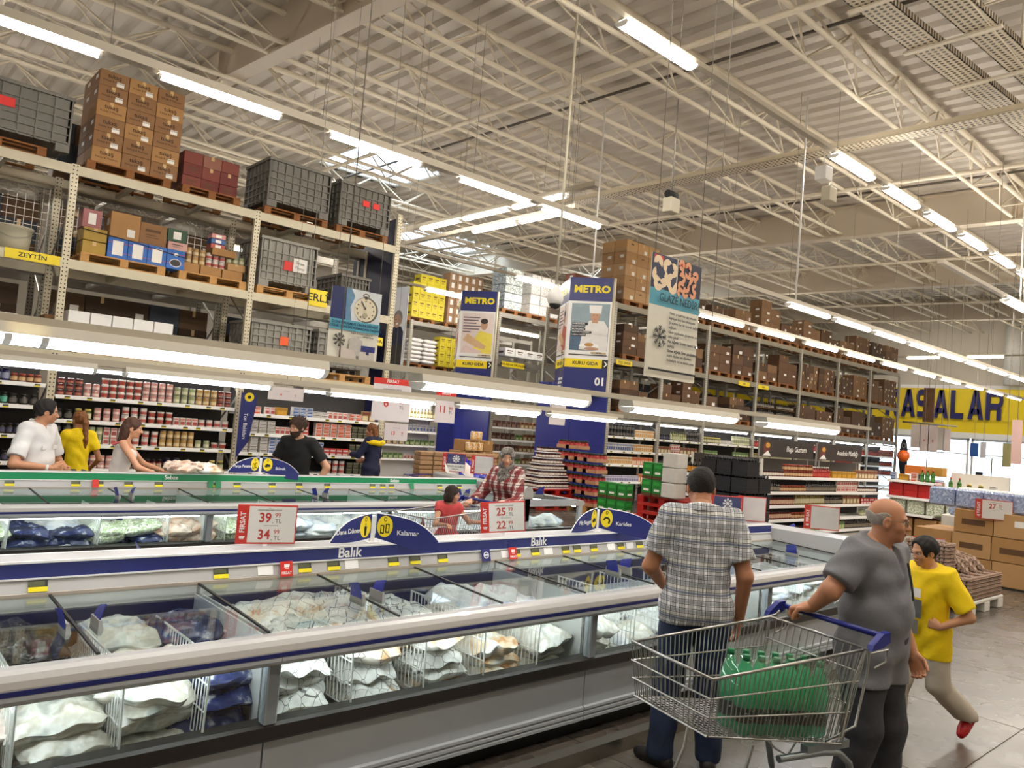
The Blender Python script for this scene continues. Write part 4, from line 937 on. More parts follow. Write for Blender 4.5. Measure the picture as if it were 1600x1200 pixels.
# ---------------------------------------------------------------- chest freezers
FGREY = mat('#b3bac0', .45, var=.04); FWHITE = mat('#b6b5b3', .3, var=.03, coat=.3); FBAND = mat('#26221f', .45); FKICK = mat('#151413', .6); TUBW = mat('#d7d9d8', .5, var=.04)
GLASS = glass('freezer_glass', '#f3f7f5', 1.0, .005); LIDG = glass('lid_glass', '#f2f6f5', .85, .03)
UL = 2.07
def unit_meshes(L_, strip):
    M_ = {}
    M_['body_panel'] = MB().box(0.004, L_-.004, .05, .10, .20, .425).box(.004, L_-.004, .10, 1.04, .10, .34).mesh('body_panel', FGREY)
    mo = MB()
    for i, z in enumerate((.125, .155, .185)): mo.prism([(.05, z-.014), (.035, z-.008), (.035, z+.008), (.05, z+.014), (.10, z+.014), (.10, z-.014)], 0, .004, L_-.004)
    M_['skirting'] = mo.mesh('skirting', FGREY)
    M_['kick_plate'] = MB().box(0, L_, .14, 1.0, 0, .11).mesh('kick_plate', FKICK)
    M_['black_band'] = MB().prism([(.0, .44), (.0, .495), (.02, .505), (.09, .505), (.09, .425), (.015, .425)], 0, 0, L_).mesh('black_band', FBAND)
    M_['front_glass'] = MB().box(.03, L_-.03, .018, .026, .505, .775).mesh('front_glass', GLASS)
    M_['mullion'] = MB().rbox(-.03, .03, .0, .06, .50, .78, .006).mesh('mullion', FGREY)
    pr = [(.07, .768), (-.035, .768), (-.05, .78), (-.055, .805), (-.055, .832), (-.045, .855), (-.02, .872), (.02, .878), (.085, .872), (.095, .86), (.095, .80), (.07, .79)]
    M_['rail'] = MB().prism(pr, 0, 0, L_, 0).mesh('rail', FWHITE)
    M_['rail_skirt'] = MB().prism([(-.052, .779), (-.0575, .79), (-.0575, .806), (-.05, .806)], 0, .001, L_-.001).mesh('rail_skirt', FGREY)
    M_['stripe'] = MB().box(.001, L_-.001, -.0585, -.05, .808, .826).mesh('stripe', NAVY)
    M_['tub'] = MB().box(.01, L_-.01, .09, .98, .34, .36).box(.01, L_-.01, .965, .985, .36, .90).box(.01, .02, .09, .965, .36, .86).box(L_-.02, L_-.01, .09, .965, .36, .86).mesh('tub', TUBW)
    M_['raised_floor'] = MB().box(.02, L_-.02, .44, .955, .36, .50).mesh('raised_floor', TUBW)
    M_['liner'] = MB().box(.02, L_-.02, .955, .965, .66, .84).mesh('liner', mat('#2b241f', .4))
    M_['inner_lamp'] = MB().cyl((.08, .085, .752), (L_-.08, .085, .752), .014, 6).mesh('inner_lamp', emit('#f4fbff', FREEZER_E))
    M_['ledge'] = MB().prism([(.985, .90), (.975, .92), (1.0, .985), (1.0, 1.062), (1.02, 1.068), (1.09, 1.068), (1.09, .90)], 0, 0, L_).mesh('ledge', FWHITE)
    M_['colour_strip'] = MB().box(0, L_, .992, 1.0005, .988, 1.056).mesh('colour_strip', strip)
    M_['lip'] = MB().box(0, L_, .988, 1.0, .980, .988).box(0, L_, .988, 1.0, 1.056, 1.066).mesh('lip', WHITEP)
    return M_
# lids
LIDW = UL/3
def lid_pts(y): return .872+(y-.09)*(.905-.872)/.88
def lid_meshes(w):
    g = MB(); vs = []
    for x in (.012, w-.012):
        for y in (.10, .97): vs += [(x, y, lid_pts(y)), (x, y, lid_pts(y)+.005)]
    g.add(vs, [(0, 2, 6, 4), (1, 5, 7, 3), (0, 4, 5, 1), (2, 3, 7, 6), (0, 1, 3, 2), (4, 6, 7, 5)])
    e = MB(); vs = []
    for y in (.095, .975): vs += [(0, y, lid_pts(y)-.002), (.006, y, lid_pts(y)-.002), (.006, y, lid_pts(y)+.008), (0, y, lid_pts(y)+.008)]
    e.add(vs, [(3, 2, 1, 0), (4, 5, 6, 7), (0, 1, 5, 4), (1, 2, 6, 5), (2, 3, 7, 6), (3, 0, 4, 7)])
    b = MB().box(0, w, .965, .98, lid_pts(.97)-.004, lid_pts(.97)+.016)
    return g.mesh('pane', LIDG), e.mesh('edge_seal', mat('#0e0d0c', .5)), b.mesh('back_profile', mat('#b9ada0', .4))
hb = MB().prism([(-.03, 0), (.055, 0), (.055, .016), (.0, .03), (-.03, .02)], 1, -.09, .09).mesh('handle_base', GREYP)
HSC = .74
def blade(sg):
    mb = MB(); n = 6; vs = []
    for i in range(n+1):
        t = i/n; x = sg*(.006+.03*t*t); z = .02+.1*t; hw = .075-.012*t
        vs += [(x, -hw, z+.02*t), (x, hw, z-.01*t), (x+.006, hw, z-.01*t), (x+.006, -hw, z+.02*t)]
    fs = []
    for i in range(n):
        for j in range(4): fs.append((i*4+j, i*4+(j+1) % 4, (i+1)*4+(j+1) % 4, (i+1)*4+j))
    fs += [(3, 2, 1, 0), (n*4, n*4+1, n*4+2, n*4+3)]
    return mb.add(vs, fs, 0, False).mesh('handle_blade', BLUE)
HB = {1: blade(1), -1: blade(-1)}
def lid(parent, x, w, meshes, handle=0):
    l = place('lid', meshes[0], parent, (x, 0, 0)); l.name = 'lid'
    place('edge_seal', meshes[1], l, (0, 0, 0)); place('edge_seal', meshes[1], l, (w-.006, 0, 0)); place('back_profile', meshes[2], l, (0, 0, 0))
    if handle:
        hx = .06 if handle > 0 else w-.06
        for q in (place('handle_base', hb, l, (hx, .42, lid_pts(.4)+.006)), place('handle_blade', HB[handle], l, (hx, .42, lid_pts(.4)+.008))): q.scale = (.72, .72, .72)
    return l
LM = lid_meshes(LIDW)
ESL = MB().box(-.04, .04, -.003, 0, -.004, .026, 0).box(-.04, .028, -.004, -.003, .0, .023, 2).box(-.04, .04, -.0045, 0, -.026, -.004, 1).mesh('price_label', [mat('#1b1c22', .4), TAGY, LCD])
ESW = MB().box(-.045, .045, -.002, 0, -.025, .027, 0).mesh('blank_label', WHITEP)
RF = random.Random(12)
def freezer(label, loc, rz, meshes, nl=3, L_=UL, handles=(1, -1, 0), tags=6, group='chest freezers', lm=None, first_mullion=True, blank=0):
    o = thing('chest_freezer', label, 'freezer', loc, rz, group)
    for n, me in meshes.items():
        if n == 'mullion':
            for x in ([.0] if first_mullion else [])+[L_]: place(n, me, o, (x, 0, 0))
        elif n in ('stripe', 'rail_skirt'): continue
        elif n in ('colour_strip', 'lip', 'ledge'): continue
        else: place(n, me, o, (0, 0, 0))
    rail = [c for c in o.children if c.name.startswith('rail')][0]
    place('stripe', meshes['stripe'], rail, (0, 0, 0)); place('rail_skirt', meshes['rail_skirt'], rail, (0, 0, 0))
    lg = place('ledge', meshes['ledge'], o, (0, 0, 0)); place('colour_strip', meshes['colour_strip'], lg, (0, 0, 0)); place('lip', meshes['lip'], lg, (0, 0, 0))
    w = L_/nl
    for i in range(nl): lid(o, w*i, w, lm or LM, handles[i % len(handles)])
    used = []
    for i in range(tags+blank):
        for _ in range(30):
            x = RF.uniform(.1, L_-.1)
            if all(abs(x-q) > .095 for q in used): break
        else: continue
        used.append(x)
        t = place('price_label', ESL if i < tags else ESW, lg, (x, .984, .950)); t.rotation_euler = (-.36, 0, 0)
    return o
U_BLUE = unit_meshes(UL, NAVY); U_GREEN = unit_meshes(UL, GREEN)
Y1, Y2 = 3.16, 7.55
X0 = -.50
nm = ['fish freezer at the left edge, its lids half empty', 'fish freezer holding white net bags below the price sign', 'fish freezer in front of the checked shirt, near half', 'last fish freezer of the front row behind the shopping trolley']
for i in range(4):
    if i < 3: freezer(nm[i], (X0+UL*i, Y1, 0), 0, U_BLUE, handles=[(1, -1, 1), (-1, 1, -1), (1, 1, -1)][i] if False else ((0, -1, 1) if i == 0 else (-1, 1, 0) if i == 1 else (-1, 1, 0)), tags=[3, 6, 9][i], blank=[0, 2, 5][i])
L4 = 1.72
U_B4 = unit_meshes(L4, NAVY); LM4 = lid_meshes(L4/3)
freezer(nm[3], (X0+UL*3, Y1, 0), 0, U_B4, L_=L4, lm=LM4, handles=(1, -1, 0), tags=4)
for i in range(3): freezer(['rear fish freezer behind the price signs, left part', 'rear fish freezer behind the price signs, middle part', 'rear fish freezer behind the price signs, right part'][i], (X0+UL*(i+1), 2*4.25, 0), PI, U_BLUE, tags=0, handles=(1, -1, 0))
# rear row: mirrored about the common ledge
for o in [o for o in COL.objects if o.get('label', '').startswith('rear fish')]: o.location = (o.location.x, 4.25+1.09, 0)
nm2 = ['vegetable freezer under the green strip at the left edge', 'vegetable freezer under the green strip behind the price sign', 'vegetable freezer under the green strip beside the child', 'last vegetable freezer under the green strip']
for i in range(4): freezer(nm2[i], (-1.22+UL*i, Y2, 0), 0, U_GREEN, handles=(0, -1, 1), tags=5)
# end units stand crosswise at the heads of the rows
def end_unit(label, loc, sidewin=True, L_=2.1):
    """freezer turned by 90 degrees: origin at its near back corner, opening towards +X"""
    o = thing('end_freezer', label, 'freezer', loc, 0, 'end freezers'); D = 1.12
    prof = [(D, .12), (D, .44), (D+.02, .46), (D+.02, .78), (D+.06, .80), (D+.06, .85), (D+.03, .875), (D-.08, .875), (.14, .915), (.14, .99), (.11, 1.06), (.0, 1.06), (0, .12)]
    MB().box(.0, D, .04, L_-.04, .12, .44).build('body_panel', FGREY, o); MB().box(.05, D-.08, .08, L_-.08, 0, .12).build('kick_plate', FKICK, o)
    for y0, y1, n in ((0, .04, 'side_panel'), (L_-.04, L_, 'side_panel')):
        if sidewin and y0 == 0:
            MB().box(0, .10, y0, y1, .12, .9).box(D-.06, D+.02, y0, y1, .12, .86).box(.1, D-.06, y0, y1, .12, .50).box(.1, D-.06, y0, y1, .80, .89).build(n, FGREY, o)
            MB().box(.1, D-.06, y0+.012, y0+.02, .50, .80).build('side_glass', GLASS, o); MB().box(.0, D+.02, y0-.006, y0, .42, .50).build('black_band', FBAND, o)
        else: MB().box(0, D+.02, y0, y1, .12, .87).build(n, FGREY, o)
    MB().prism([(D-.1, .80), (D+.04, .80), (D+.06, .82), (D+.06, .85), (D+.03, .875), (D-.1, .875)][::-1], 1, -.005, L_) if False else None
    mb = MB(); pr = [(D-.1, .80), (D+.04, .80), (D+.06, .82), (D+.06, .85), (D+.03, .876), (D-.1, .876)]
    mb.prism([(z, x) for x, z in pr], 1, -.004, L_+.004); mb.build('rail', FWHITE, o)
    mb = MB(); pr = [(.0, .60), (.0, 1.03), (.03, 1.065), (.09, 1.065), (.13, 1.04), (.15, .97), (.15, .90), (.1, .90), (.1, .60)]
    mb.prism([(z, x) for x, z in pr], 1, 0, L_); mb.build('ledge', FWHITE, o)
    MB().box(.1, D-.06, .04, L_-.04, .44, .46).box(.1, .12, .04, L_-.04, .46, .9).build('tub', TUBW, o)
    MB().cyl((D-.03, .1, .785), (D-.03, L_-.1, .785), .011, 6).build('inner_lamp', emit('#f4fbff', FREEZER_E), o)
    for i in range(3):
        ya, yb = .03+(L_-.06)*i/3, .03+(L_-.06)*(i+1)/3
        l = MB().add([(.15, ya+.01, .905), (D-.09, ya+.01, .872), (D-.09, yb-.01, .872), (.15, yb-.01, .905), (.15, ya+.01, .911), (D-.09, ya+.01, .878), (D-.09, yb-.01, .878), (.15, yb-.01, .911)], [(0, 3, 2, 1), (4, 5, 6, 7), (0, 1, 5, 4), (2, 3, 7, 6), (1, 2, 6, 5), (3, 0, 4, 7)]).build('lid', LIDG, o)
        MB().cyl((.15, ya, .912), (D-.09, ya, .879), .006, 5).build('edge_seal', mat('#191613', .5), l)
        place('handle_base', hb, l, (.62, (ya+yb)/2, .9), PI/2); place('handle_blade', HB[1 if i % 2 else -1], l, (.62, (ya+yb)/2, .9), PI/2)
    return o
end_unit('end freezer with white rounded ledge behind the bald man', (7.44, Y1+.02, 0))
end_unit('end freezer with side window behind the plaid shirt woman', (7.10, Y2+.0, 0))
st = thing('maker_sticker', 'small white oval maker sticker on the grey freezer front', 'sticker', (onY(897, 1125, 3.209)[0], 3.209, onY(897, 1125, 3.209)[2]), 0); MB().rbox(-.035, .035, -.0012, 0, -.018, .018, .0004).build('plate', WHITEP, st); prints([(ellipse(0, 0, .03, .013, 20), INK), (ellipse(0, 0, .027, .011, 20), WHITEP)], 'oval', st, (0, -.0015, 0)); text('Framec', .012, (0, -.003, 0), st, INK, bold=.02)
# ledge end piece of the front row and floor bumper
bp = MB().prism([(2.94, 0), (3.06, 0), (3.06, .05), (3.02, .085), (2.94, .085)], 0, -2.5, 7.3); tag(bp.build('bumper_rail', mat('#8a857c', .25, metal=.8)), 'low metal bumper rail on the floor before the freezers', 'bumper')

# ---------------------------------------------------------------- wire dividers and frozen goods
WIRE = mat('#f1f2ef', .35, var=.02)
def divider_mesh(d=.72, h=.34):
    mb = MB(); r = .0035
    mb.tube([(0, 0, 0), (0, 0, h-.04), (0, .02, h-.01), (0, .05, h), (0, d, h), (0, d, 0)], .0055, 5)
    y = .03
    while y < d: mb.cyl((0, y, 0), (0, y, h-(.02 if y < .04 else 0)), r*.85, 4, caps=False); y += .034
    for z in (.0, .11, .22): mb.cyl((.003, 0, z), (.003, d, z), r, 4, caps=False)
    return mb.mesh('wire_divider', WIRE)
DIVM = divider_mesh()
NETW = None
def netted(key, base, line, scale=19.0, patch=None):
    m = patches(key, base, 7, .3, .35, 18); N, L, P = m.node_tree.nodes, m.node_tree.links, m.node_tree.nodes['Principled BSDF']
    src = P.inputs['Base Color'].links[0].from_socket
    tc = N.new('ShaderNodeTexCoord'); vo = N.new('ShaderNodeTexVoronoi'); vo.feature = 'DISTANCE_TO_EDGE'; vo.inputs['Scale'].default_value = scale; vo.inputs['Randomness'].default_value = .35
    mp = N.new('ShaderNodeMapping'); mp.inputs['Scale'].default_value = (1, 1, .3); mp.inputs['Rotation'].default_value = (0, 0, .7)
    L.new(tc.outputs['Object'], mp.inputs[0]); L.new(mp.outputs[0], vo.inputs['Vector'])
    lt = N.new('ShaderNodeMath'); lt.operation = 'LESS_THAN'; lt.inputs[1].default_value = .022; L.new(vo.outputs['Distance'], lt.inputs[0])
    mx = N.new('ShaderNodeMix'); mx.data_type = 'RGBA'; L.new(lt.outputs[0], mx.inputs[0]); L.new(src, mx.inputs[6]); mx.inputs[7].default_value = (*lin(line), 1); L.new(mx.outputs[2], P.inputs['Base Color'])
    return m
BAGM = {'net': netted('bag_net', ['#e9e9e4', '#d7d8d3', '#f4f4f0'], '#6a6a6a'), 'netchicken': netted('bag_netchicken', ['#e6dccb', '#efe9e0', '#c79a6a'], '#7a7066', 12),
        'fish': patches('bag_fish', ['#b9bcb6', '#e3e3dc', '#cfc9bb', '#f2f0ea'], 9, .22, .5, 16), 'fillet': patches('bag_fillet', ['#f1eeea', '#e2cdb0', '#c48a52'], 8, .25, .4, 14, stops=[.4, .55, .68]),
        'navy': patches('bag_navy', ['#1a2350', '#2a3568', '#c9ccd6'], 13, .25, .4, 20, stops=[.45, .6, .72]), 'breast': patches('bag_breast', ['#efe7e4', '#f6f3f1', '#dcbfb4'], 7, .2, .45, 10), 'green': patches('bag_green', ['#dfe6d2', '#9fb57e', '#f0f0e6', '#6a8a50'], 22, .3, .5, 30),
        'tan': patches('bag_tan', ['#c9a186', '#e3cdbb', '#8d6a58'], 9, .3, .5, 18), 'black': patches('bag_black', ['#191718', '#2d2a2c', '#77757a'], 14, .2, .5, 20, stops=[.45, .62, .75]), 'white': patches('bag_white', ['#f2f2f2', '#e2e5ea', '#b9c2d6'], 7, .25, .4, 14)}
BAGS = {}
def crumple(mb, seed, amp):
    r = np.random.RandomState(seed); v = np.array(mb.v); k = r.normal(0, 1, (5, 3))*[26, 26, 20]; ph = r.uniform(0, 6, 5)
    for i in range(5): v[:, 2] += amp*np.sin(v@k[i]+ph[i])*(.4+.6*(v[:, 2] > .02)); v[:, 0] += amp*.7*np.cos(v@k[i][::-1]+ph[i])
    v[:, 2] = np.maximum(v[:, 2], 0); mb.v = [tuple(p) for p in v]; return mb
def bag_mesh(k, v):
    if (k, v) not in BAGS: BAGS[k, v] = crumple(pillow_mesh(.30+.03*v, .40, .10+.02*v, 20, 16, seed=v*13+len(k), lump=.24), v*5+len(k), .007).mesh('frozen_bag', BAGM[k])
    return BAGS[k, v]
BW = {'net': 'white net-print bag', 'netchicken': 'tan net-print chicken bag', 'fish': 'clear frozen fish bag', 'fillet': 'white bag with fillet picture', 'navy': 'navy frozen bag', 'breast': 'pinkish chicken bag', 'green': 'green vegetable bag', 'tan': 'brown frozen bag', 'black': 'dark frozen bag', 'white': 'white printed bag'}
BSEEN = {}
def bag(k, x, y, z, where, rz=0, tilt=0, v=None, name='frozen_bag', jit=.12):
    v = RF.randrange(3) if v is None else v; q = (k, where); BSEEN[q] = BSEEN.get(q, -1)+1
    o = place(name, bag_mesh(k, v), None, (x, y, z), rot=(tilt, RF.uniform(-jit, jit), rz+RF.uniform(-.2, .2)))
    return tag(o, BW[k]+' '+where+', bag '+num(BSEEN[q]), 'bag', BW[k]+'s '+where)
def comp(x0, x1, Y, kinds, layers, where, rows=((.34, 0), (.64, 0), (.82, 0)), divider=True, mat_div=None):
    """one wire compartment with its heap of bags"""
    if divider: tag(place('wire_divider', DIVM, None, (x1, Y+.06, .47), rot=(0, RF.uniform(-.05, .05), 0)), 'white wire divider '+where, 'divider', 'wire dividers')
    w = x1-x0; n = max(1, int(w/.27+.2)); base = .362
    for yy, dz in rows:
        for k in range(layers if yy < .4 else max(1, layers-2)):
            for i in range(n):
                kk = kinds[RF.randrange(len(kinds))]
                bag(kk, x0+.02+(w-.04)*(i+.5)/n+RF.uniform(-.03, .03)*(n > 1), Y+yy+RF.uniform(-.03, .03), (base if yy < .4 else .502)+.078*k+RF.uniform(-.01, .02), where, RF.choice([0, .25, -.3, PI/2*(w > .45)]), RF.uniform(-.14, .14) if k else 0, jit=.12 if k else .03)
W1 = ['in the first bay at the left edge', 'in the second bay from the left edge', 'in the narrow bay before the mullion', 'left of the first mullion', 'right of the first mullion', 'in the middle of the net bags', 'in the bay ending the net bags', 'in the bay after the net bags', 'left of the second mullion', 'right of the second mullion', 'behind the checked shirt', 'beyond the checked shirt', 'in the last front freezer']
xs = [.02, .62, .98, 1.3, 1.57, 2.0, 2.42, 2.82, 3.22, 3.64, 4.1, 4.55, 5.1]
kinds = [['breast'], ['fish', 'black'], ['fish'], ['white', 'navy'], ['net'], ['net', 'netchicken'], ['net', 'fillet'], ['fillet', 'fish'], ['fish', 'white'], ['fish'], ['fish', 'white'], ['white'], ['fish', 'navy', 'white']]
lay = [4, 3, 4, 4, 5, 5, 4, 3, 3, 3, 2, 2, 3]
for i in range(12): comp(xs[i], xs[i+1], Y1, kinds[i], lay[i], W1[i])
comp(5.75, 6.35, Y1, ['fish', 'navy', 'white'], 4, W1[12]); comp(6.35, 6.95, Y1, ['white', 'fish'], 4, W1[12]+', far part')
for x, k in ((.75, 'black'), (1.12, 'fish'), (1.42, 'navy')): bag(k, x, Y1+.72, .70, 'high at the back of the left freezer', v=1)
for i, (x, yy, k) in enumerate(((1.72, .5, 'fillet'), (1.95, .72, 'netchicken'), (2.12, .45, 'netchicken'), (2.35, .72, 'net'), (2.5, .5, 'net'), (3.05, .6, 'white'), (3.3, .5, 'white'))): bag(k, x, Y1+yy, .715, 'lying on top of the pile under the lids', v=1)
wv = ['in the vegetable freezer at the left edge', 'in the blue and white bag bay', 'in the middle of the vegetable window', 'beside the price sign in the vegetable freezer', 'behind the price sign in the vegetable freezer', 'behind the wing sign in the vegetable freezer', 'behind the trolley in the vegetable freezer', 'behind the child in the vegetable freezer']
xv = [.75, 1.25, 1.95, 2.55, 3.1, 3.75, 4.4, 5.2, 6.6]; kv = [['green', 'tan'], ['navy', 'white'], ['green', 'navy'], ['tan'], ['green'], ['white', 'green'], ['white'], ['white']]
for i in range(8): comp(xv[i], xv[i+1], Y2, kv[i], 3 if i not in (6, 7) else 2, wv[i], rows=((.34, 0), (.66, 0)))
for i in range(3): bag('white', 7.45+.25*i, Y2+.4, .465, 'in the side window of the end freezer', v=i)
# ---------------------------------------------------------------- price signs
REDT = mat('#c1352f', .5, var=0); INKG = mat('#4a4644', .6, var=0); REDP = mat('#cf2b20', .4, var=.03); CLEAR = glass('sleeve', '#ffffff', .8, .02); WTXT = mat('#f7f6f3', .5, var=0)
def sign_board(label, loc, rz, w, h, kind='price', prices=None, stand=.05, tiltz=0.0, lean=0.0):
    o = thing('price_sign', label, 'sign', loc, rz); o.rotation_euler = (lean, tiltz, rz)
    MB().rbox(-w/2, w/2, 0, .006, stand, stand+h, .002).build('board', REDP, o)
    m = .007; sw = w*.19
    MB().box(-w/2+sw, w/2-m, -.0006, 0, stand+m*1.4, stand+h-m*1.4).build('paper', PAPER if kind != 'blank' else mat('#d8d3cf', .5), o)
    MB().box(-w/2-.004, w/2+.004, -.004, -.0025, stand-.004, stand+h+.004).build('clear_sleeve', CLEAR, o)
    MB().box(-.012, .012, -.002, .008, 0, stand).build('clip', WHITEP, o)
    text('FIRSAT', sw*.62, (-w/2+sw*.52, -.0008, stand+h*.55), o, WTXT, rot=(PI/2, -PI/2, 0), bold=.02)
    # little trolley mark under the word
    prints([(rect(-w/2+sw*.35, -w/2+sw*.7, stand+h*.12, stand+h*.135), WTXT), ([(-w/2+sw*.3, stand+h*.15), (-w/2+sw*.72, stand+h*.15), (-w/2+sw*.8, stand+h*.2), (-w/2+sw*.3, stand+h*.2)], WTXT)], 'trolley_mark', o, (0, -.0004, 0))
    cx = -w/2+sw+(w-sw)*.42
    if kind == 'price':
        text('KG', h*.028, (cx, -.0008, stand+h*.91), o, INKG); text('DONDURULMUŞ ÜRÜN ÇEŞİTLERİ', h*.038, (cx, -.0008, stand+h*.86), o, INKG, bold=.01)
        text('1 ADET ve üzeri alımlarda', h*.034, (cx+w*.03, -.0008, stand+h*.47), o, INKG)
        for q, (a, b) in enumerate(prices):
            z = stand+h*(.66-.43*q)
            text(a, h*.34, (cx-w*.07, -.0008, z), o, REDT, bold=.022, sx=.92); text(b, h*.17, (cx+w*.14, -.0008, z+h*.07), o, REDT, sx=.9); text(', TL', h*.15, (cx+w*.13, -.0008, z-h*.08), o, INKG)
    if kind == 'frozen':
        prints([(rect(-w/2+sw, w/2-m, stand+h*.42, stand+h-m*1.4), mat('#2b3a6e', .5))]+[(p, WTXT) for p in flake(cx+.02, stand+h*.7, h*.2, h*.022)], 'print', o, (0, -.0007, 0))
        text('DONDURULMUŞ', h*.15, (cx+.015, -.0009, stand+h*.28), o, INKG, bold=.015, sx=.85); text('ÜRÜN', h*.13, (cx+.015, -.0009, stand+h*.13), o, INKG, bold=.015)
    return o
LZ = 1.066
sign_board('price sign 39,99 and 34,99 TL standing on the fish freezer ledge', (1.97, 4.24, LZ), -.25, .335, .225, 'price', [('39', '99'), ('34', '99')], .015)
sign_board('tilted price sign 25,99 and 22,99 TL on the freezer ledge', (3.78, 4.22, LZ+.01), -.55, .33, .225, 'price', [('25', '99'), ('22', '99')], .015, tiltz=-.10)
sign_board('blank white price sign with red edge on the end freezer ledge', tuple(onX(1283, 830, 7.5)*[1, 1, 0]+np.array([0, 0, 1.07])), -.85, .34, .235, 'blank', None, .015)
a_ = onY(1137, 812, 4.24)
sign_board('snowflake sign reading frozen goods right of the checked shirt', (7.0, 4.45, LZ), -.65, .36, .26, 'frozen', None, .0)
sign_board('blank red edged sign next to the snowflake sign', (7.38, 4.36, LZ), -.75, .3, .26, 'blank', None, .0)
for lab, px, py, Yd, kd, s in (('snowflake sign between the freezer rows below the blue bags', 708, 738, 9.6, 'frozen', .36), ('blank red edged sign beside the blue bags', 752, 742, 9.4, 'blank', .36)):
    p = onY(px, py, Yd); so = sign_board(lab, (p[0], p[1], p[2]), -.6, s, .29, kd, None, .01)
# category wing signs: two boards on a white post
def wing_sign(label, loc, lw, rw, left, right, lrot=.35, rrot=-.55, s=1.0, icons=(0, 1)):
    o = thing('wing_sign', label, 'sign', loc, 0)
    MB().rbox(-.018, .018, -.01, .01, 0, .17*s, .003).box(-.04, .04, -.03, .03, -.001, .006).build('post', WHITEP, o)
    def wing(w, sgn, txt, name, icon, rot):
        pts = []; z0 = .0; hgt = .155*s
        for i in range(17):
            t = i/16; x = t*w; z = z0+hgt*(1-.22*t-.78*t**3.5); pts.append((x, z+.03))
        low = [(w*(1-i/10), .03-(.012*s*math.sin(PI*(1-i/10)) if sgn < 0 else .05*s*math.sin(PI*(1-i/10)*.55)+.02*s*(1-i/10))) for i in range(11)]
        poly = [(sgn*x, z) for x, z in pts+low]
        circ = ellipse(sgn*.055*s, .105*s, .055*s, .075*s, 22)
        b = MB().prism([(z, x) for x, z in poly], 1, -.004, .0)
        b.prism([(z, x) for x, z in circ], 1, -.005, .001)
        bo = b.build(name, NAVY, o); bo.rotation_euler = (0, 0, rot); bo.location = (sgn*.02, -.012, 0)
        edge = MB().tube([(p[0], -.002, p[1]) for p in poly[:17]], .0035, 5); edge.build('white_edge', WHITEP, bo)
        sh = [(ellipse(sgn*.055*s, .105*s, .049*s, .068*s, 22), YELLOW)]
        ic = sgn*.055*s; zc = .088*s
        sh += [(ellipse(ic, .15*s, .011*s, .014*s, 8), INK), (ellipse(ic, .15*s, .007*s, .009*s, 8), YELLOW)]
        if icon == 0: sh += [([(ic-.008*s, zc-.038*s), (ic+.008*s, zc-.038*s), (ic+.012*s, zc+.018*s), (ic-.012*s, zc+.018*s)], INK), (rect(ic-.003*s, ic+.003*s, zc+.018*s, zc+.04*s), INK)]
        elif icon == 1: sh += [(rect(ic-.028*s, ic-.004*s, zc-.03*s, zc+.025*s), INK), (rect(ic-.022*s, ic-.010*s, zc-.022*s, zc+.018*s), YELLOW), (rect(ic+.004*s, ic+.028*s, zc-.022*s, zc+.034*s), INK), (rect(ic+.010*s, ic+.022*s, zc-.014*s, zc+.027*s), YELLOW)]
        elif icon == 2: sh += [(ellipse(ic-.012*s, zc, .016*s, .014*s, 10), INK), (ellipse(ic+.014*s, zc+.006*s, .016*s, .014*s, 10), INK), (ellipse(ic, zc+.012*s, .018*s, .012*s, 10), INK)]
        else: sh += [(arc(ic, zc, .016*s, .03*s, -PI*.2, PI*.95), INK), (ellipse(ic+.02*s, zc-.014*s, .008*s, .01*s, 8), INK)]
        prints(sh, 'roundel', bo, (0, -.0052, 0), step=.0004)
        text(txt, .042*s, (sgn*((.085 if sgn < 0 else .072)*s+.5*min(w-.12, .26)), -.006, .085*s if sgn < 0 else .068*s), bo, WTXT, bold=.008)
        return bo
    wing(lw, -1, left, 'left_wing', icons[0], lrot); wing(rw, 1, right, 'right_wing', icons[1], rrot)
    return o
wing_sign('blue wing sign reading Dana Döner and Kalamar with yellow roundels', (2.665, 4.22, LZ), .36, .40, 'Dana Döner', 'Kalamar', .30, -.55, 1.0, (0, 1))
wing_sign('blue wing sign reading Piliç Nugget and Karides with yellow roundels', (4.79, 4.22, LZ), .46, .52, 'Piliç Nugget', 'Karides', .30, -.55, 1.05, (2, 3))
p = onY(405, 741, 8.66); wing_sign('small blue wing sign on the green strip before the man in black', (p[0], 8.66, 1.066), .42, .42, 'Parça Patates', 'Börek', .25, -.4, 1.1, (1, 2))
# names on the coloured strips
for x in (onY(547, 862, 4.15)[0], onY(842, 846, 4.15)[0]): text('Balık', .085, (x, Y1+.9915, 1.022), None, WTXT, bold=.02, name='strip_name')
p1 = onY(268, 745, Y2+.99); p2 = onY(617, 749, Y2+.99)
for p in (p1, p2): text('Sebze', .06, (p[0], Y2+.9915, 1.022), None, WTXT, bold=.02, name='strip_name')
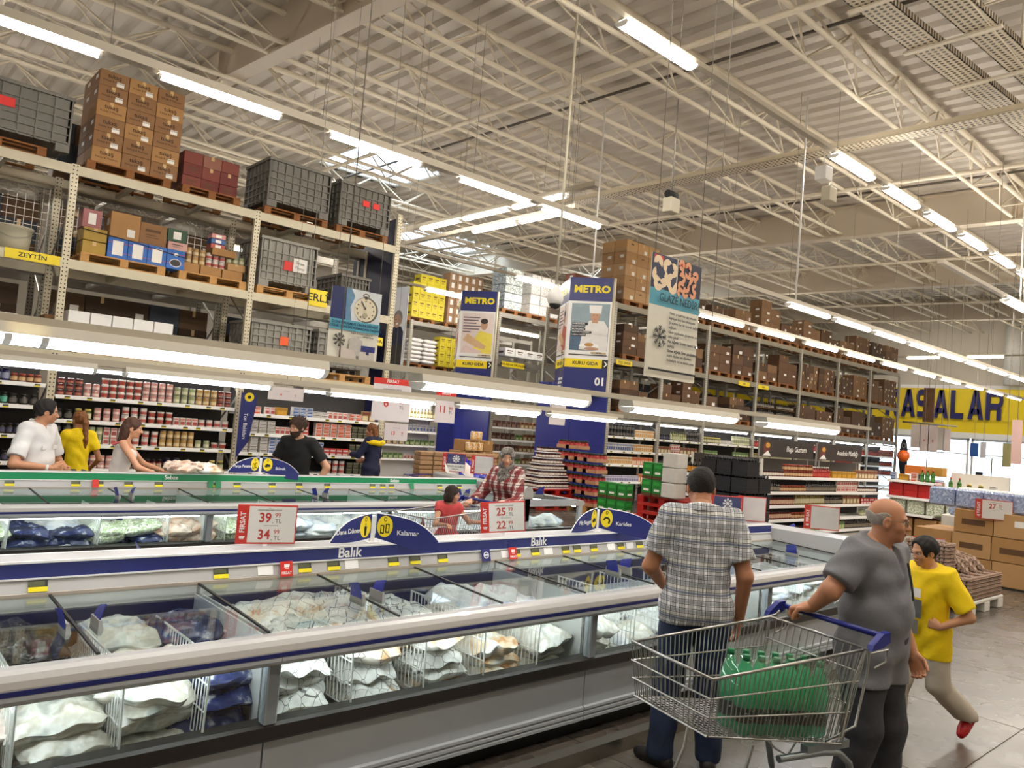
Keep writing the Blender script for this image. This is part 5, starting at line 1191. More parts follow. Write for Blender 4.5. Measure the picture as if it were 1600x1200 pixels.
# small red tags and round label on the price rails
def small_tag(x, Y, z, label, m=REDP, txt='FIRSAT', w=.075, h=.085):
    o = thing('promotion_tag', label, 'tag', (x, Y, z), 0); o.rotation_euler = (-.3, 0, 0)
    MB().box(-w/2, w/2, -.003, 0, -h/2, h/2).build('card', m, o)
    if txt: text(txt, .02, (0, -.0035, -h*.28), o, WTXT, bold=.02); prints([([(-.014, .008), (.016, .008), (.02, .026), (-.014, .026)], WTXT), (rect(-.01, .014, -.001, .003), WTXT)], 'trolley_mark', o, (0, -.0032, 0))
    return o
q = onY(449, 883, Y1+.96); small_tag(q[0], Y1+.968, .955, 'small red promotion tag below the word on the strip, left')
q = onY(803, 857, Y1+.96); small_tag(q[0], Y1+.968, .955, 'small red promotion tag under the tilted price sign')
q = onY(761, 861, Y1+.96); o = small_tag(q[0], Y1+.968, .955, 'small blue tag with white disc beside the red tag', NAVY, None); prints([(ellipse(0, .0, .024, .024, 16), WTXT), (ellipse(0, 0, .018, .018, 16), mat('#5a6698', .5)), (rect(-.016, .016, -.004, .004), WTXT)], 'disc', o, (0, -.0032, 0))
for px, m, l in ((150, REDP, 'small red tag on the green strip rail left'), (330, GREEN, 'small green round tag on the green strip rail'), (342, GREEN, 'second small green tag on the green strip rail'), (645, GREEN, 'green tag near the right end of the green strip')):
    q = onY(px, 752, Y2+.96); small_tag(q[0], Y2+.968, .955, l, m, None, .06, .08)

# ---------------------------------------------------------------- banners
def banner(label, loc, w, h, wires=True, back=mat('#d8d4c6', .6)):
    o = thing('hanging_banner', label, 'banner', loc, 0)
    MB().box(-w/2, w/2, 0, .008, 0, h).build('sheet', back, o)
    if wires:
        for x in (-w/2+.04, w/2-.04): MB().cyl((x, .004, h), (x, .004, roofz(loc[1])-.02-loc[2]), .004, 5).build('suspension_wire', mat('#8a857a', .4), o)
    return o
TEAL = mat('#4f9bb0', .5, var=.03); NIGHT = mat('#17245c', .5, var=.2, scale=3)
cxb = [onY(520, 445, 8.6), onY(597, 460, 8.6), onY(510, 560, 8.6)]
w = cxb[1][0]-cxb[0][0]; h = cxb[0][2]-cxb[2][2]+.02
b = banner('hanging poster with a pocket watch about keeping frozen goods cold', ((cxb[0][0]+cxb[1][0])/2, 8.6, cxb[2][2]-.02), w, h)
BRASS = mat('#b8ab90', .4, var=.1); WATCH = mat('#d6cdb4', .5, var=.08)
sh = [(rect(-w/2, w/2, h*.57, h), mat('#c9cfd2', .5, var=.12, scale=8)), (rect(-w/2, -w*.20, h*.57, h), NIGHT), ([(-w*.20, h*.57), (-w*.08, h*.57), (-w*.12, h*.75), (-w*.04, h*.9), (-w*.12, h), (-w*.22, h)], mat('#5d86a6', .4, var=.35, scale=14)),
      (ellipse(w*.2, h*.745, w*.245, h*.175, 28), mat('#5a5248', .4)), (ellipse(w*.18, h*.745, w*.225, h*.16, 28), WATCH), (ellipse(w*.18, h*.935, w*.07, h*.035, 14), mat('#6a5f50', .4)), (ellipse(w*.18, h*.935, w*.045, h*.02, 14), mat('#c9cfd2', .5)), (rect(w*.15, w*.21, h*.89, h*.93), mat('#3a332c', .4))]
for k in range(12):
    a = k*PI/6; sh.append((ellipse(w*.18+w*.17*math.cos(a), h*.745+h*.12*math.sin(a), w*.013, h*.011, 6), INK))
sh += [([(w*.175, h*.745), (w*.19, h*.75), (w*.10, h*.85), (w*.085, h*.84)], INK), ([(w*.17, h*.745), (w*.19, h*.745), (w*.18, h*.82)], INK), (ellipse(w*.18, h*.67, w*.05, h*.035, 12), mat('#a89e86', .5)), (rect(-w/2, w/2, h*.43, h*.57), TEAL)]
sh += [(p, INK) for p in flake(-w*.3, h*.29, w*.12, w*.014)]
GRB = mat('#b4afa8', .5, var=.2, scale=20)
sh += [([(-w*.12, h*.12), (-w*.1, h*.33), (w*.0, h*.35), (w*.02, h*.34), (w*.05, h*.36), (w*.15, h*.31), (w*.17, h*.1)], GRB), ([(-w*.3, h*.12), (-w*.26, h*.2), (0, h*.17), (w*.05, h*.1), (w*.04, h*.02), (-w*.22, h*.03)], mat('#c4bab0', .5)), ([(w*.1, h*.05), (w*.1, h*.16), (w*.4, h*.18), (w*.42, h*.05), (w*.28, 0.01)], mat('#bdb6ad', .5, var=.15, scale=30)), (rect(w*.13, w*.42, h*.17, h*.25), NAVY), (rect(w*.24, w*.3, h*.13, h*.2), NIGHT)]
prints(sh, 'print', b, (0, -.0005, 0))
for i, t in enumerate(('DONDURULMUŞ ÜRÜNLERİNİZİ', 'SOĞUK ZİNCİRİ KIRMADAN TAŞIYIN')): text(t, w*.062, (0, -.02, h*(.525-.05*i)), b, mat('#1c3f6a', .6, var=0), bold=.012)
text('Soğuk Koruma Çantası ve', w*.042, (w*.14, -.02, h*.405), b, INK, bold=.012); text('Strafor Kutu', w*.042, (w*.28, -.02, h*.375), b, INK, bold=.012)
c0, c1, c2 = onY(1020, 393, 4.2), onY(1097, 412, 4.2), onY(1013, 588, 4.2)
w = c1[0]-c0[0]; h = c0[2]-c2[2]
b = banner('hanging banner asking about glaze with two shrimp pictures', ((c0[0]+c1[0])/2, 4.2, c2[2]), w, h)
sh = [(rect(-w/2, -w*.01, h*.72, h), mat('#232a48', .5, var=.1)), (rect(w*.01, w/2, h*.70, h), mat('#1f2238', .5, var=.1)), (rect(-w/2, w/2, h*.585, h*.72), TEAL), (rect(-w*.46, -w*.28, h*.955, h*.99), REDP), (rect(w*.05, w*.23, h*.955, h*.99), REDP)]
SHR1 = mat('#e6cfae', .5, var=.1, scale=25); SHR2 = mat('#dd9a74', .5, var=.12, scale=25)
rb = random.Random(2)
for (x, z) in ((-.38, .93), (-.2, .92), (-.08, .9), (-.4, .83), (-.26, .82), (-.12, .81), (-.36, .76), (-.2, .755), (-.08, .76)): sh.append((arc(x*w, z*h, .028*w, .085*w, rb.uniform(0, 6), 0, 2)[:0] or [(px*1.0, pz) for px, pz in (lambda a: arc(x*w, z*h, .010*w, .088*w, a, a+3.9, 9))(rb.uniform(0, 6))], SHR1))
for i in range(14):
    x, z = .07+.13*(i % 3)+rb.uniform(-.02, .04), .74+.055*(i//3)+rb.uniform(-.01, .01)
    a = rb.uniform(0, 6); sh.append((arc(x*w, z*h, .014*w, .064*w, a, a+4.3, 9), SHR2))
sh += [(p, INK) for p in flake(-w*.28, h*.335, w*.13, w*.014)]; sh += [(rect(-w*.47, w*.48, h*.055, h*.072), INK)]
prints(sh, 'print', b, (0, -.0005, 0), step=.0003)
text('GLAZE NEDİR?', w*.135, (w*.06, -.02, h*.65), b, mat('#182238', .6, var=0), sx=.9)
tl = ['Deniz ürünlerinin dış yüzeyini', 'kaplayan ince buz tabakasıdır', '(üretimde her bir üründe değişir)', 'sağlanır.', 'Glaze yapılmadan gönderilen ürün', 'daha çabuk', 'Net Ağırlık: Ürünün buzsuz halidir.', 'ağırlığı', 'Süzme Ağırlık: Ürün çözüldükten', 'sonra ölçülen net ağırlıktır.', 'Ambalajda net ve süzme yazar.']
for i, t in enumerate(tl): text(t, w*.046, (-w*.13, -.02, h*(.54-.0385*i)), b, INK, align='LEFT', bold=.02 if t.startswith(('Net', 'Süz')) else 0)
text('METRO', w*.03, (w*.4, -.02, h*.063), b, WTXT, bold=.02)
# portrait banner at the third aisle: generic figure in dark clothes
p0, p1_ = onX(640, 447, 14.35), onX(615, 440, 14.35); pb = onX(632, 577, 14.35)
w = p1_[1]-p0[1]; h = p0[2]-pb[2]
b = thing('hanging_banner', 'tall banner showing a smiling person in dark clothes, beyond the left rack', 'banner', (14.35, (p0[1]+p1_[1])/2, pb[2]), -PI/2)
MB().box(-w/2, w/2, 0, .01, 0, h).build('sheet', WHITEP, b); MB().cyl((0, .005, h), (0, .005, roofz(22)-.02-float(pb[2])), .004, 5).build('suspension_wire', STEEL, b)
SKINP = mat('#c79a7c', .6, var=.06)
prints([(rect(-w*.42, w*.36, h*.04, h*.32), mat('#38352e', .6)), ([(-w*.42, h*.3), (-w*.42, h*.45), (-w*.25, h*.52), (w*.2, h*.52), (w*.36, h*.45), (w*.36, h*.3)], mat('#2a2b42', .6)), (ellipse(-w*.02, h*.62, w*.27, h*.10, 20), mat('#8c8780', .7)), (ellipse(-w*.05, h*.59, w*.23, h*.085, 20), SKINP), (ellipse(-w*.05, h*.555, w*.08, h*.012, 10), WTXT), (ellipse(-w*.13, h*.605, w*.03, h*.006, 8), INK), (ellipse(w*.04, h*.605, w*.03, h*.006, 8), INK), (rect(-w*.3, w*.36, h*.005, h*.032), mat('#b9b4ac', .5))], 'print', b, (0, -.0005, 0))
text('METRO', w*.12, (w*.08, -.01, h*.018), b, INK, bold=.02)

# ---------------------------------------------------------------- blue end columns of the racks
def end_column(label, Y, txt='KURU GIDA', chef=True, num=True):
    """three-sided column before a rack end: two printed faces meeting at an edge in the aisle, flat blue panel below"""
    o = thing('rack_end_column', label, 'column', (14.42, Y, 0), 0, 'blue end columns')
    W = 1.12; A_, B_, C_ = Vector((0, 0)), Vector((-.62, .93)), Vector((0, 1.86))
    top, mid, low, yb = 5.72, 5.12, 3.66, 3.44
    MB().box(0, .03, 0, 2.45, 0, 3.1).build('lower_panel', mat('#252f86', .4, var=.08, scale=1.5), o)
    for z in (.75, 1.5, 2.2): MB().box(-.004, 0, 0, 2.45, z, z+.006).build('panel_joint', mat('#161b4a', .5), o)
    MB().box(-.004, 0, 1.2, 1.206, 0, 3.1).build('panel_joint', mat('#161b4a', .5), o)
    MB().prism([(A_.x, A_.y), (B_.x, B_.y), (C_.x, C_.y)], 2, 2.85, top).build('core', NAVY, o)
    def face(P, Q, main):
        d = Q-P; f = MB().box(0, W, -.012, 0, mid, top, 0).box(0, W, -.012, 0, low, mid, 1).box(0, W, -.012, 0, yb, low, 2).box(0, W, -.012, 0, 2.85, yb, 0)
        fo = f.build('printed_face', [NAVY, WHITEP, YELLOW], o, (P.x, P.y, 0)); fo.rotation_euler = (0, 0, math.atan2(d.y, d.x)); y = -.013
        text('METRO', .24, (W*.5, y, (mid+top)/2), fo, mat('#f4e020', .5, var=0), bold=.05, sx=1.12, sp=1.05)
        text(txt, .115, (W*.46, y, (low+yb)/2), fo, mat('#17173a', .5, var=0), bold=.03, sx=1.05)
        prints([(rect(W*.84, W, yb, low), DARK), ([(W*.88, yb+.05), (W*.90, yb+.035), (W*.96, yb+.11), (W*.90, yb+.185), (W*.88, yb+.17), (W*.925, yb+.11)], WTXT)], 'arrow', fo, (0, y, 0))
        x0, x1, z0, z1 = W*.07, W*.93, low+.09, mid-.06; cx = (x0+x1)/2; k = .84
        def E(x, z, a, b, n=16): return ellipse(cx+x*k, z0+z, a*k, b, n)
        def G(*p): return [(cx+x*k, z0+z) for x, z in p]
        sh = [(rect(x0, x1, z0+.12, z1), mat('#8fa3ac', .4, var=.2, scale=3) if chef and main else mat('#ecdcd6', .4, var=.08))]
        if chef and main:
            sh += [(rect(x0, cx-.1, z0+.12, z0+.6), mat('#4a6680', .4, var=.2, scale=4)), (G((-.28, .14), (-.2, .6), (-.02, .88), (.42, .88), (.56, .7), (.56, .12)), mat('#e8e6e2', .5)), (G((.06, .82), (.24, .82), (.24, .95), (.06, .95)), SKINP), (E(.15, 1.0, .14, .16), SKINP), (G((-.02, 1.06), (.32, 1.06), (.34, 1.27), (-.05, 1.27)), WTXT), (E(.1, 1.02, .02, .008, 8), INK), (E(.2, 1.02, .02, .008, 8), INK), (E(.15, .92, .04, .008, 8), mat('#8a4a40', .5)), (E(.02, .24, .3, .07), WTXT), (E(.02, .27, .14, .05, 12), mat('#b98a4a', .5)), (E(.1, .17, .22, .04, 12), SKINP)]
            for i in range(5): sh.append((rect(x0+.04, x0+.04+[.40, .32, .34, .50, .36][i], z0+.76-.07*i, z0+.82-.07*i), mat('#2c2a2e', .5)))
        else:
            c1 = mat('#f2df5a', .5) if main else mat('#b9564a', .5)
            sh += [(G((-.1, .14), (-.05, .6), (.1, .8), (.56, .7), (.56, .12)), c1), (E(.24, .98, .13, .16), SKINP), (E(.24, 1.08, .135, .08, 14), mat('#3a302c', .6)), (G((-.5, .5), (-.35, .7), (.35, .35), (.3, .25), (0, .3)), mat('#d8b48a', .5, var=.2, scale=12)), (G((-.54, .14), (-.45, .35), (.2, .2), (.2, .14)), mat('#e6cfc8', .5))]
            for i in range(6): sh.append((rect(x0+.04, x0+.04+[.5, .46, .4, .54, .5, .24][i], z0+1.16-.085*i, z0+1.195-.085*i), mat('#7a6a6e', .5)))
        sh += [(rect(x0, x1, z0, z0+.025), mat('#55504c', .5)), (rect(x1-.4, x1-.02, z0+.045, z0+.095), mat('#c9b48a', .5))]
        prints(sh, 'poster', fo, (0, y, 0), step=.0008)
        if chef and main:
            for i, t in enumerate(('EN BEĞENİLEN', 'LEZZETLERİN', 'MUTFAĞINDA,', 'SİZİN MUTFAĞINIZA', 'UZMAN VARDIR')): text(t, .046, (x0+.05, y-.03, z0+.79-.07*i), fo, WTXT, align='LEFT', bold=.012)
        text('METRO', .042, (x1-.2, y-.03, z0+.07), fo, INK, bold=.03)
        if num and main: text('01', .26, (W*.82, y, 3.1), fo, WTXT, bold=.04)
        if num and not main: prints([(rect(W*.45, W*.9-.06*i, 3.12-.1*i, 3.18-.1*i), WTXT) for i in range(3)], 'small_print', fo, (0, y, 0))
    face(B_, A_, True); face(C_, B_, False)
    MB().box(-.03, .02, -.03, .02, 2.85, top).build('corner_trim', RACK, o)
    return o
end_column('blue rack end column with a chef poster, marked KURU GIDA and 01', 12.68)
end_column('farther blue rack end column with a pale bread poster', 17.15, chef=False, num=False)
# ---------------------------------------------------------------- hanging price sheets
def price_sheet(px, py, Yd, w, h, big, small, label, red=True):
    p = onY(px, py, Yd); o = thing('price_sheet', label, 'sign', (p[0], p[1], p[2]-h), -.25)
    MB().box(-w/2, w/2, 0, .006, 0, h).build('sheet', mat('#dcd3d3', .5, var=.03), o)
    if red: MB().box(-w/2, w/2, -.002, 0, h*.86, h).build('red_header', REDP, o); text('FIRSAT', h*.1, (0, -.003, h*.93), o, WTXT, bold=.02)
    text(big, h*.30, (-w*.14, -.003, h*.42), o, REDT, bold=.02, sx=.9); text(small, h*.15, (w*.27, -.003, h*.46), o, REDT, sx=.9); text('TL', h*.11, (w*.27, -.003, h*.33), o, INKG); text('KAMPANYALI ÜRÜN', h*.05, (0, -.003, h*.74), o, INKG)
    MB().cyl((0, .003, h), (0, .003, (roofz(Yd)-.02 if abs(p[0]-5.55) > .3 else 7.9)-p[2]+h), .003, 4).build('suspension_wire', mat('#8a857a', .4), o)
    return o
price_sheet(615, 592, 9.6, .58, .62, '6', '99', 'hanging sheet with a red heading beside the last rack post'); price_sheet(698, 612, 10.3, .36, .52, '11', '99', 'hanging price sheet reading 11 before the blue column'); price_sheet(873, 622, 10.5, .36, .52, '19', '90', 'hanging price sheet reading 19 before the blue panel')
price_sheet(620, 662, 10.8, .40, .28, '13', '90', 'small hanging price sheet reading 13 above the brown packs', red=False); price_sheet(448, 606, 11.5, .55, .2, '4', '95', 'small wide price sheet at the lamps of the left rack', red=False)
# name fins on the left rack
f = thing('aisle_fin', 'narrow dark blue fin lettered Ton Balıkları on the left rack post', 'sign', (5.23, 12.45, .95), -.35)
MB().prism([(1.1, -.10), (1.1, .14), (1.0, .16), (.3, .08), (0, -.10)][::-1], 1, -.008, 0).build('fin', NAVY, f)
prints([(ellipse(.03, 1.03, .075, .075, 18), YELLOW), (ellipse(.03, 1.03, .03, .03, 10), INK)], 'roundel', f, (0, -.009, 0)); text('Ton Balıkları', .085, (.0, -.0095, .55), f, WTXT, rot=(PI/2, PI/2, 0))
# ---------------------------------------------------------------- people: smooth bodies from blended solids
def A3(p): return np.array(p, np.float32)
def cap(P, a, b, ra, rb):
    a, b = A3(a), A3(b); ba = b-a; d2 = float(ba@ba)+1e-9; pa = P-a
    t = np.clip((pa@ba)/d2, 0, 1); q = pa-t[:, None]*ba
    return np.sqrt((q*q).sum(1))-(ra+(rb-ra)*t)
def ell(P, c, r, R=None):
    q = P-A3(c)
    if R is not None: q = q@R
    r = A3(r); k0 = np.sqrt(((q/r)**2).sum(1)); k1 = np.sqrt(((q/(r*r))**2).sum(1))+1e-9
    return k0*(k0-1)/k1
def smin(a, b, k):
    h = np.clip(.5+.5*(b-a)/k, 0, 1); return b+(a-b)*h-k*h*(1-h)
def smax(a, b, k): return -smin(-a, -b, k)
def union(ds, k=.03):
    d = ds[0]
    for e in ds[1:]: d = smin(d, e, k)
    return d
def nets(fn, lo, hi, h):
    lo = A3(lo); n = np.ceil((A3(hi)-lo)/h).astype(int)+1
    ax = [lo[i]+h*np.arange(n[i], dtype=np.float32) for i in range(3)]
    G = np.stack(np.meshgrid(*ax, indexing='ij'), -1).reshape(-1, 3)
    V = fn(G).astype(np.float32).reshape(n); S = V < 0
    c = np.zeros(n-1, np.int8)
    for i in (0, 1):
        for j in (0, 1):
            for k in (0, 1): c += S[i:n[0]-1+i, j:n[1]-1+j, k:n[2]-1+k]
    m = (c > 0) & (c < 8); I = np.argwhere(m); idx = -np.ones(n-1, np.int64); idx[m] = np.arange(len(I))
    acc = np.zeros((len(I), 3), np.float32); num = np.zeros(len(I), np.float32)
    for a in range(3):
        for u in (0, 1):
            for w in (0, 1):
                o = np.zeros(3, int); q = [t for t in range(3) if t != a]; o[q[0]] = u; o[q[1]] = w; e = o.copy(); e[a] = 1
                A = I+o; B = I+e; va = V[A[:, 0], A[:, 1], A[:, 2]]; vb = V[B[:, 0], B[:, 1], B[:, 2]]
                x = (va < 0) != (vb < 0); t = np.where(x, va/np.where(x, va-vb, 1), 0)
                p = np.tile(o.astype(np.float32), (len(I), 1)); p[:, a] = t
                acc += p*x[:, None]; num += x
    pos = (I+acc/np.maximum(num, 1)[:, None])*h+lo
    F = []
    for a in range(3):
        u, w = (a+1) % 3, (a+2) % 3
        s0 = [slice(None)]*3; s1 = [slice(None)]*3; s0[a] = slice(0, n[a]-1); s1[a] = slice(1, n[a])
        X = np.argwhere(S[tuple(s0)] != S[tuple(s1)])
        X = X[(X[:, u] > 0) & (X[:, w] > 0) & (X[:, u] < n[u]-1) & (X[:, w] < n[w]-1)]
        if not len(X): continue
        qd = []
        for du, dw in ((-1, -1), (0, -1), (0, 0), (-1, 0)):
            Y = X.copy(); Y[:, u] += du; Y[:, w] += dw; qd.append(idx[Y[:, 0], Y[:, 1], Y[:, 2]])
        q = np.stack(qd, 1); fl = S[tuple(X.T)]; q[~fl] = q[~fl][:, ::-1]; F.append(q)
    return pos, (np.concatenate(F) if F else np.zeros((0, 4), int))
def join(parts):
    vs, fs, o = [], [], 0
    for v, f in parts: vs.append(v); fs.append(f+o); o += len(v)
    return np.concatenate(vs), np.concatenate(fs)
def np_obj(name, v, f, m, parent, smooth=True):
    me = bpy.data.meshes.new(name); me.from_pydata(v.tolist(), [], f.tolist()); me.materials.append(m)
    me.polygons.foreach_set('use_smooth', [smooth]*len(f)); me.update()
    return place(name, me, parent, (0, 0, 0))
def rotm(yaw=0, pitch=0, roll=0):
    """columns: local x (right), y (forward), z (up); yaw turns to the person's left, pitch nods down"""
    cy, sy = math.cos(yaw), math.sin(yaw); cp, sp = math.cos(-pitch), math.sin(-pitch); cr, sr = math.cos(roll), math.sin(roll)
    Rz = np.array([[cy, -sy, 0], [sy, cy, 0], [0, 0, 1]]); Rx = np.array([[1, 0, 0], [0, cp, -sp], [0, sp, cp]]); Ry = np.array([[cr, 0, sr], [0, 1, 0], [-sr, 0, cr]])
    return (Rz@Rx@Ry).astype(np.float32)
def head_sdf(P, hc, R, s, fem=False, child=False):
    """head of about 23 cm x s, hc = middle of the head"""
    q = (P-A3(hc))@R/s
    d = ell(q, (0, -.012, .028), (.076, .096, .088)); j = .9 if fem or child else 1.0
    d = smin(d, ell(q, (0, .028, -.042), (.058*j, .062, .072)), .04)          # face and jaw
    d = smin(d, ell(q, (0, .062, -.092), (.026*j, .024, .02)), .025)          # chin
    d = smin(d, ell(q, (0, .072, .018), (.05, .022, .014)), .018)             # brow
    for x in (-1, 1):
        d = smin(d, ell(q, (x*.040, .058, -.03), (.022, .02, .022)), .02)     # cheek
        d = smax(d, -ell(q, (x*.031, .088, -.002), (.017, .012, .010)), .012)  # eye socket
        e = ell(q, (x*.077, -.008, -.012), (.010, .020, .032)); e = smax(e, -ell(q, (x*.086, -.004, -.010), (.006, .011, .019)), .006); d = smin(d, e, .008)
    n = .8 if child else 1.0
    d = smin(d, cap(q, (0, .082, .006), (0, .108*(.9 if child else 1), -.032), .009*n, .013*n), .014)
    for x in (-1, 1): d = smin(d, ell(q, (x*.011*n, .096, -.036), (.010*n, .012, .008)), .008)
    d = smin(d, ell(q, (0, .086, -.058), (.024, .012, .006)), .008); d = smin(d, ell(q, (0, .084, -.068), (.022, .012, .007)), .008)
    d = smax(d, -cap(q, (-.02, .1, -.063), (.02, .1, -.063), .0025, .0025), .004)
    return d*s
def hand_parts(w, d, nrm, s=1.0, curl=.35, spread=.12, right=True, grip=False, thumb=.6):
    """palm and five fingers from wrist w along d; nrm = palm normal"""
    w, d, nrm = Vector(w), Vector(d).normalized(), Vector(nrm); nrm = (nrm-d*nrm.dot(d)).normalized()
    side = d.cross(nrm) * (1 if right else -1)     # towards the thumb
    pts = []; pl = .092*s
    def T(a, b, c): return w+d*a+side*b+nrm*c
    palm = [(T(.0, 0, 0), T(.03*s, .0, 0), .026*s, .027*s)]
    for b in (-.028, -.009, .010, .029): palm.append((T(.015*s, b*.6*s, 0), T(pl, b*s, 0), .017*s, .0125*s))
    segs = []
    for i, (b, L_) in enumerate(((.029, .072), (.010, .08), (-.009, .074), (-.028, .058))):
        a0 = T(pl, b*s, 0); ang = 0; p = a0; sp_ = spread*(1.5-i)*.5
        for k, fr in enumerate((.45, .30, .25)):
            ang += curl*(1.35 if k else .9) if not grip else (.95, 1.25, .8)[k]
            dv = d*math.cos(ang)+nrm*math.sin(ang)+side*sp_*(.5 if k == 0 else .3)*math.cos(ang); dv.normalize()
            e = p+dv*L_*fr*s; r0 = (.0098, .0088, .0078)[k]*s*(.92 if i == 3 else 1); segs.append((p, e, r0, r0*.92)); p = e
    t0 = T(.022*s, .026*s, .004*s); tv = (d*math.cos(thumb)+side*math.sin(thumb)).normalized()
    t1 = t0+tv*.042*s; ta = thumb*.35; tv2 = (d*math.cos(ta)+side*math.sin(ta)*.6+nrm*(.9 if grip else .35)).normalized(); t2 = t1+tv2*.032*s; t3 = t2+(tv2+nrm*(.6 if grip else .15)).normalized()*.024*s
    segs += [(t0, t1, .014*s, .011*s), (t1, t2, .0105*s, .0095*s), (t2, t3, .0095*s, .008*s)]
    return palm, segs
def hand_mesh(palm, segs, h=.0045):
    P0 = [p for q in palm+segs for p in q[:2]]; lo = [min(p[i] for p in P0)-.03 for i in range(3)]; hi = [max(p[i] for p in P0)+.03 for i in range(3)]
    def fn(P):
        d = union([cap(P, *q) for q in palm], .014)
        for i in range(0, len(segs), 3):
            f = union([cap(P, *q) for q in segs[i:i+3]], .004); d = smin(d, f, .006 if i < 12 else .012)
        return d
    return nets(fn, lo, hi, h)
def bbox(pts, pad):
    return [min(p[i] for p in pts)-pad for i in range(3)], [max(p[i] for p in pts)+pad for i in range(3)]
SKINS = {}
def skin(c):
    if c not in SKINS:
        m = mat(c, .5, var=.07, scale=18); SKINS[c] = m; P = m.node_tree.nodes['Principled BSDF']; P.inputs['Subsurface Weight'].default_value = .08; P.inputs['Subsurface Radius'].default_value = (.02, .008, .004)
    return SKINS[c]
def person(label, loc, heading, H=1.72, sk='#b98a6c', build=1.0, belly=0.0, lean=0.0, bend=0.0, head=(0, 0, 0), arms=None, legs=None, shirt=None, pants=None, shoes=None, hair=None, fem=False, child=False, hres=.010, sit=False, hands=None, extra=None, neck=1.0):
    """standing figure; local +Y is forward, +X its right. arms/legs: dict side -> (elbow, wrist) / (knee, ankle) in units of H relative to the root"""
    o = thing('person', label, 'person', loc, heading-PI/2)
    hs = H/1.72 if not child else (H/1.72)**.55*.93
    U = lambda *p: np.array(p, np.float32)*H
    def up(p):          # lean of the upper body about the hips
        p = np.array(p, np.float32); z = max(0, p[2]-.53*H); return p+np.array([0, math.sin(lean)*z, (math.cos(lean)-1)*z], np.float32)
    sw = (.088 if fem else .099)*build**.5; pelvis = U(0, 0, .525)
    sh = {s: up(U(s*sw, -.004, .815)) for s in (-1, 1)}; hip = {s: U(s*.052, 0, .50) for s in (-1, 1)}
    neckb = up(U(0, -.005, .835)); chest = up(U(0, .004, .735)); waist = up(U(0, .0, .63))
    R = rotm(*head); hb_ = up(U(0, .012, .862)); hc = hb_+np.array([0, .012, .0], np.float32)*hs+(R@np.array([0, .012, .105], np.float32))*hs
    A = {}; Lg = {}
    for s in (-1, 1):
        if arms and s in arms: A[s] = (U(*arms[s][0]), U(*arms[s][1]))
        else: A[s] = (sh[s]+U(s*.025, -.012, -.175), sh[s]+U(s*.03, .02, -.325))
        if legs and s in legs: Lg[s] = (U(*legs[s][0]), U(*legs[s][1]))
        else: Lg[s] = (U(s*.055, .01, .28), U(s*.058, -.008, .048))
    B = build; bd = B*H/1.72
    def torso(P, off=0.0):
        ds = [ell(P, chest, ((.150 if fem else .165)*bd+off, .108*bd+off, .17*H/1.72+off)), ell(P, waist+U(0, belly*.25, 0), ((.128 if fem else .150)*bd+belly*.35*H+off, .104*bd+belly*.6*H+off, .15*H/1.72+off)), ell(P, pelvis, ((.165 if fem else .158)*bd+belly*.2*H+off, .115*bd+off+belly*.2*H, .13*H/1.72+off)), cap(P, sh[-1]*[.82, 1, 1], sh[1]*[.82, 1, 1], .062*bd+off, .062*bd+off)]
        if fem and not child:
            for s in (-1, 1): ds.append(ell(P, chest+U(s*.042, .055, .0), (.058*bd+off, .05*bd+off, .055*bd+off)))
        d = union(ds, .07*H/1.72); return smin(d, cap(P, neckb-U(0, 0, .03), neckb+U(0, 0, .012), .085*bd+off, .055*bd+off), .05)
    ra = (.046 if fem else .052)*bd
    def arm(P, s, off=0.0): return smin(cap(P, sh[s], A[s][0], ra*1.08+off, ra*.82+off), cap(P, A[s][0], A[s][1], ra*.84+off, ra*.56+off), .02)
    def leg(P, s, off=0.0, hem=1.0): return smin(cap(P, hip[s], Lg[s][0], .088*bd+off, .060*bd+off), cap(P, Lg[s][0], Lg[s][1], .061*bd+off, .040*bd+off*hem), .03)
    parts = []; coarse = max(.016, hres*1.7)
    def core(P): return union([torso(P, -.012), leg(P, -1, -.012), leg(P, 1, -.012), cap(P, neckb, hc, .05*hs, .05*hs)], .04)
    allp = [sh[-1], sh[1], hip[-1], hip[1], Lg[-1][0], Lg[1][0], Lg[-1][1], Lg[1][1], neckb]
    lo, hi = bbox(allp, .22*max(1, B)); parts.append(nets(core, lo, hi, coarse))
    lo, hi = bbox([neckb-U(0, 0, .02), hc], .16*hs)
    parts.append(nets(lambda P: smin(head_sdf(P, hc, R, hs, fem, child), cap(P, neckb-U(0, .0, .03), hb_+(hc-hb_)*.25, .058*hs*neck*(.85 if fem else 1), .052*hs*neck*(.85 if fem else 1)), .025), lo, hi, hres*.62))
    for s in (-1, 1):
        lo, hi = bbox([sh[s], A[s][0], A[s][1]], .09*B); parts.append(nets(lambda P: arm(P, s), lo, hi, hres*.85))
        hd = (hands or {}).get(s, {}); fd = hd.get('dir'); fd = Vector(A[s][1]-A[s][0]) if fd is None else Vector(fd)
        pn = hd.get('palm', (-s, .2, 0)); parts.append(hand_mesh(*hand_parts(A[s][1], fd, pn, hs*hd.get('s', 1.0), hd.get('curl', .35), .12, s > 0, hd.get('grip', False)), h=min(.0055, hres*.5)))
    v, f = join(parts); body = np_obj('body', v, f, skin(sk), o)
    fold = lambda P, a=.004, k=38: a*(np.sin(P[:, 2]*k+3*np.sin(P[:, 0]*11+P[:, 1]*9))*np.cos(P[:, 0]*17+P[:, 2]*8))
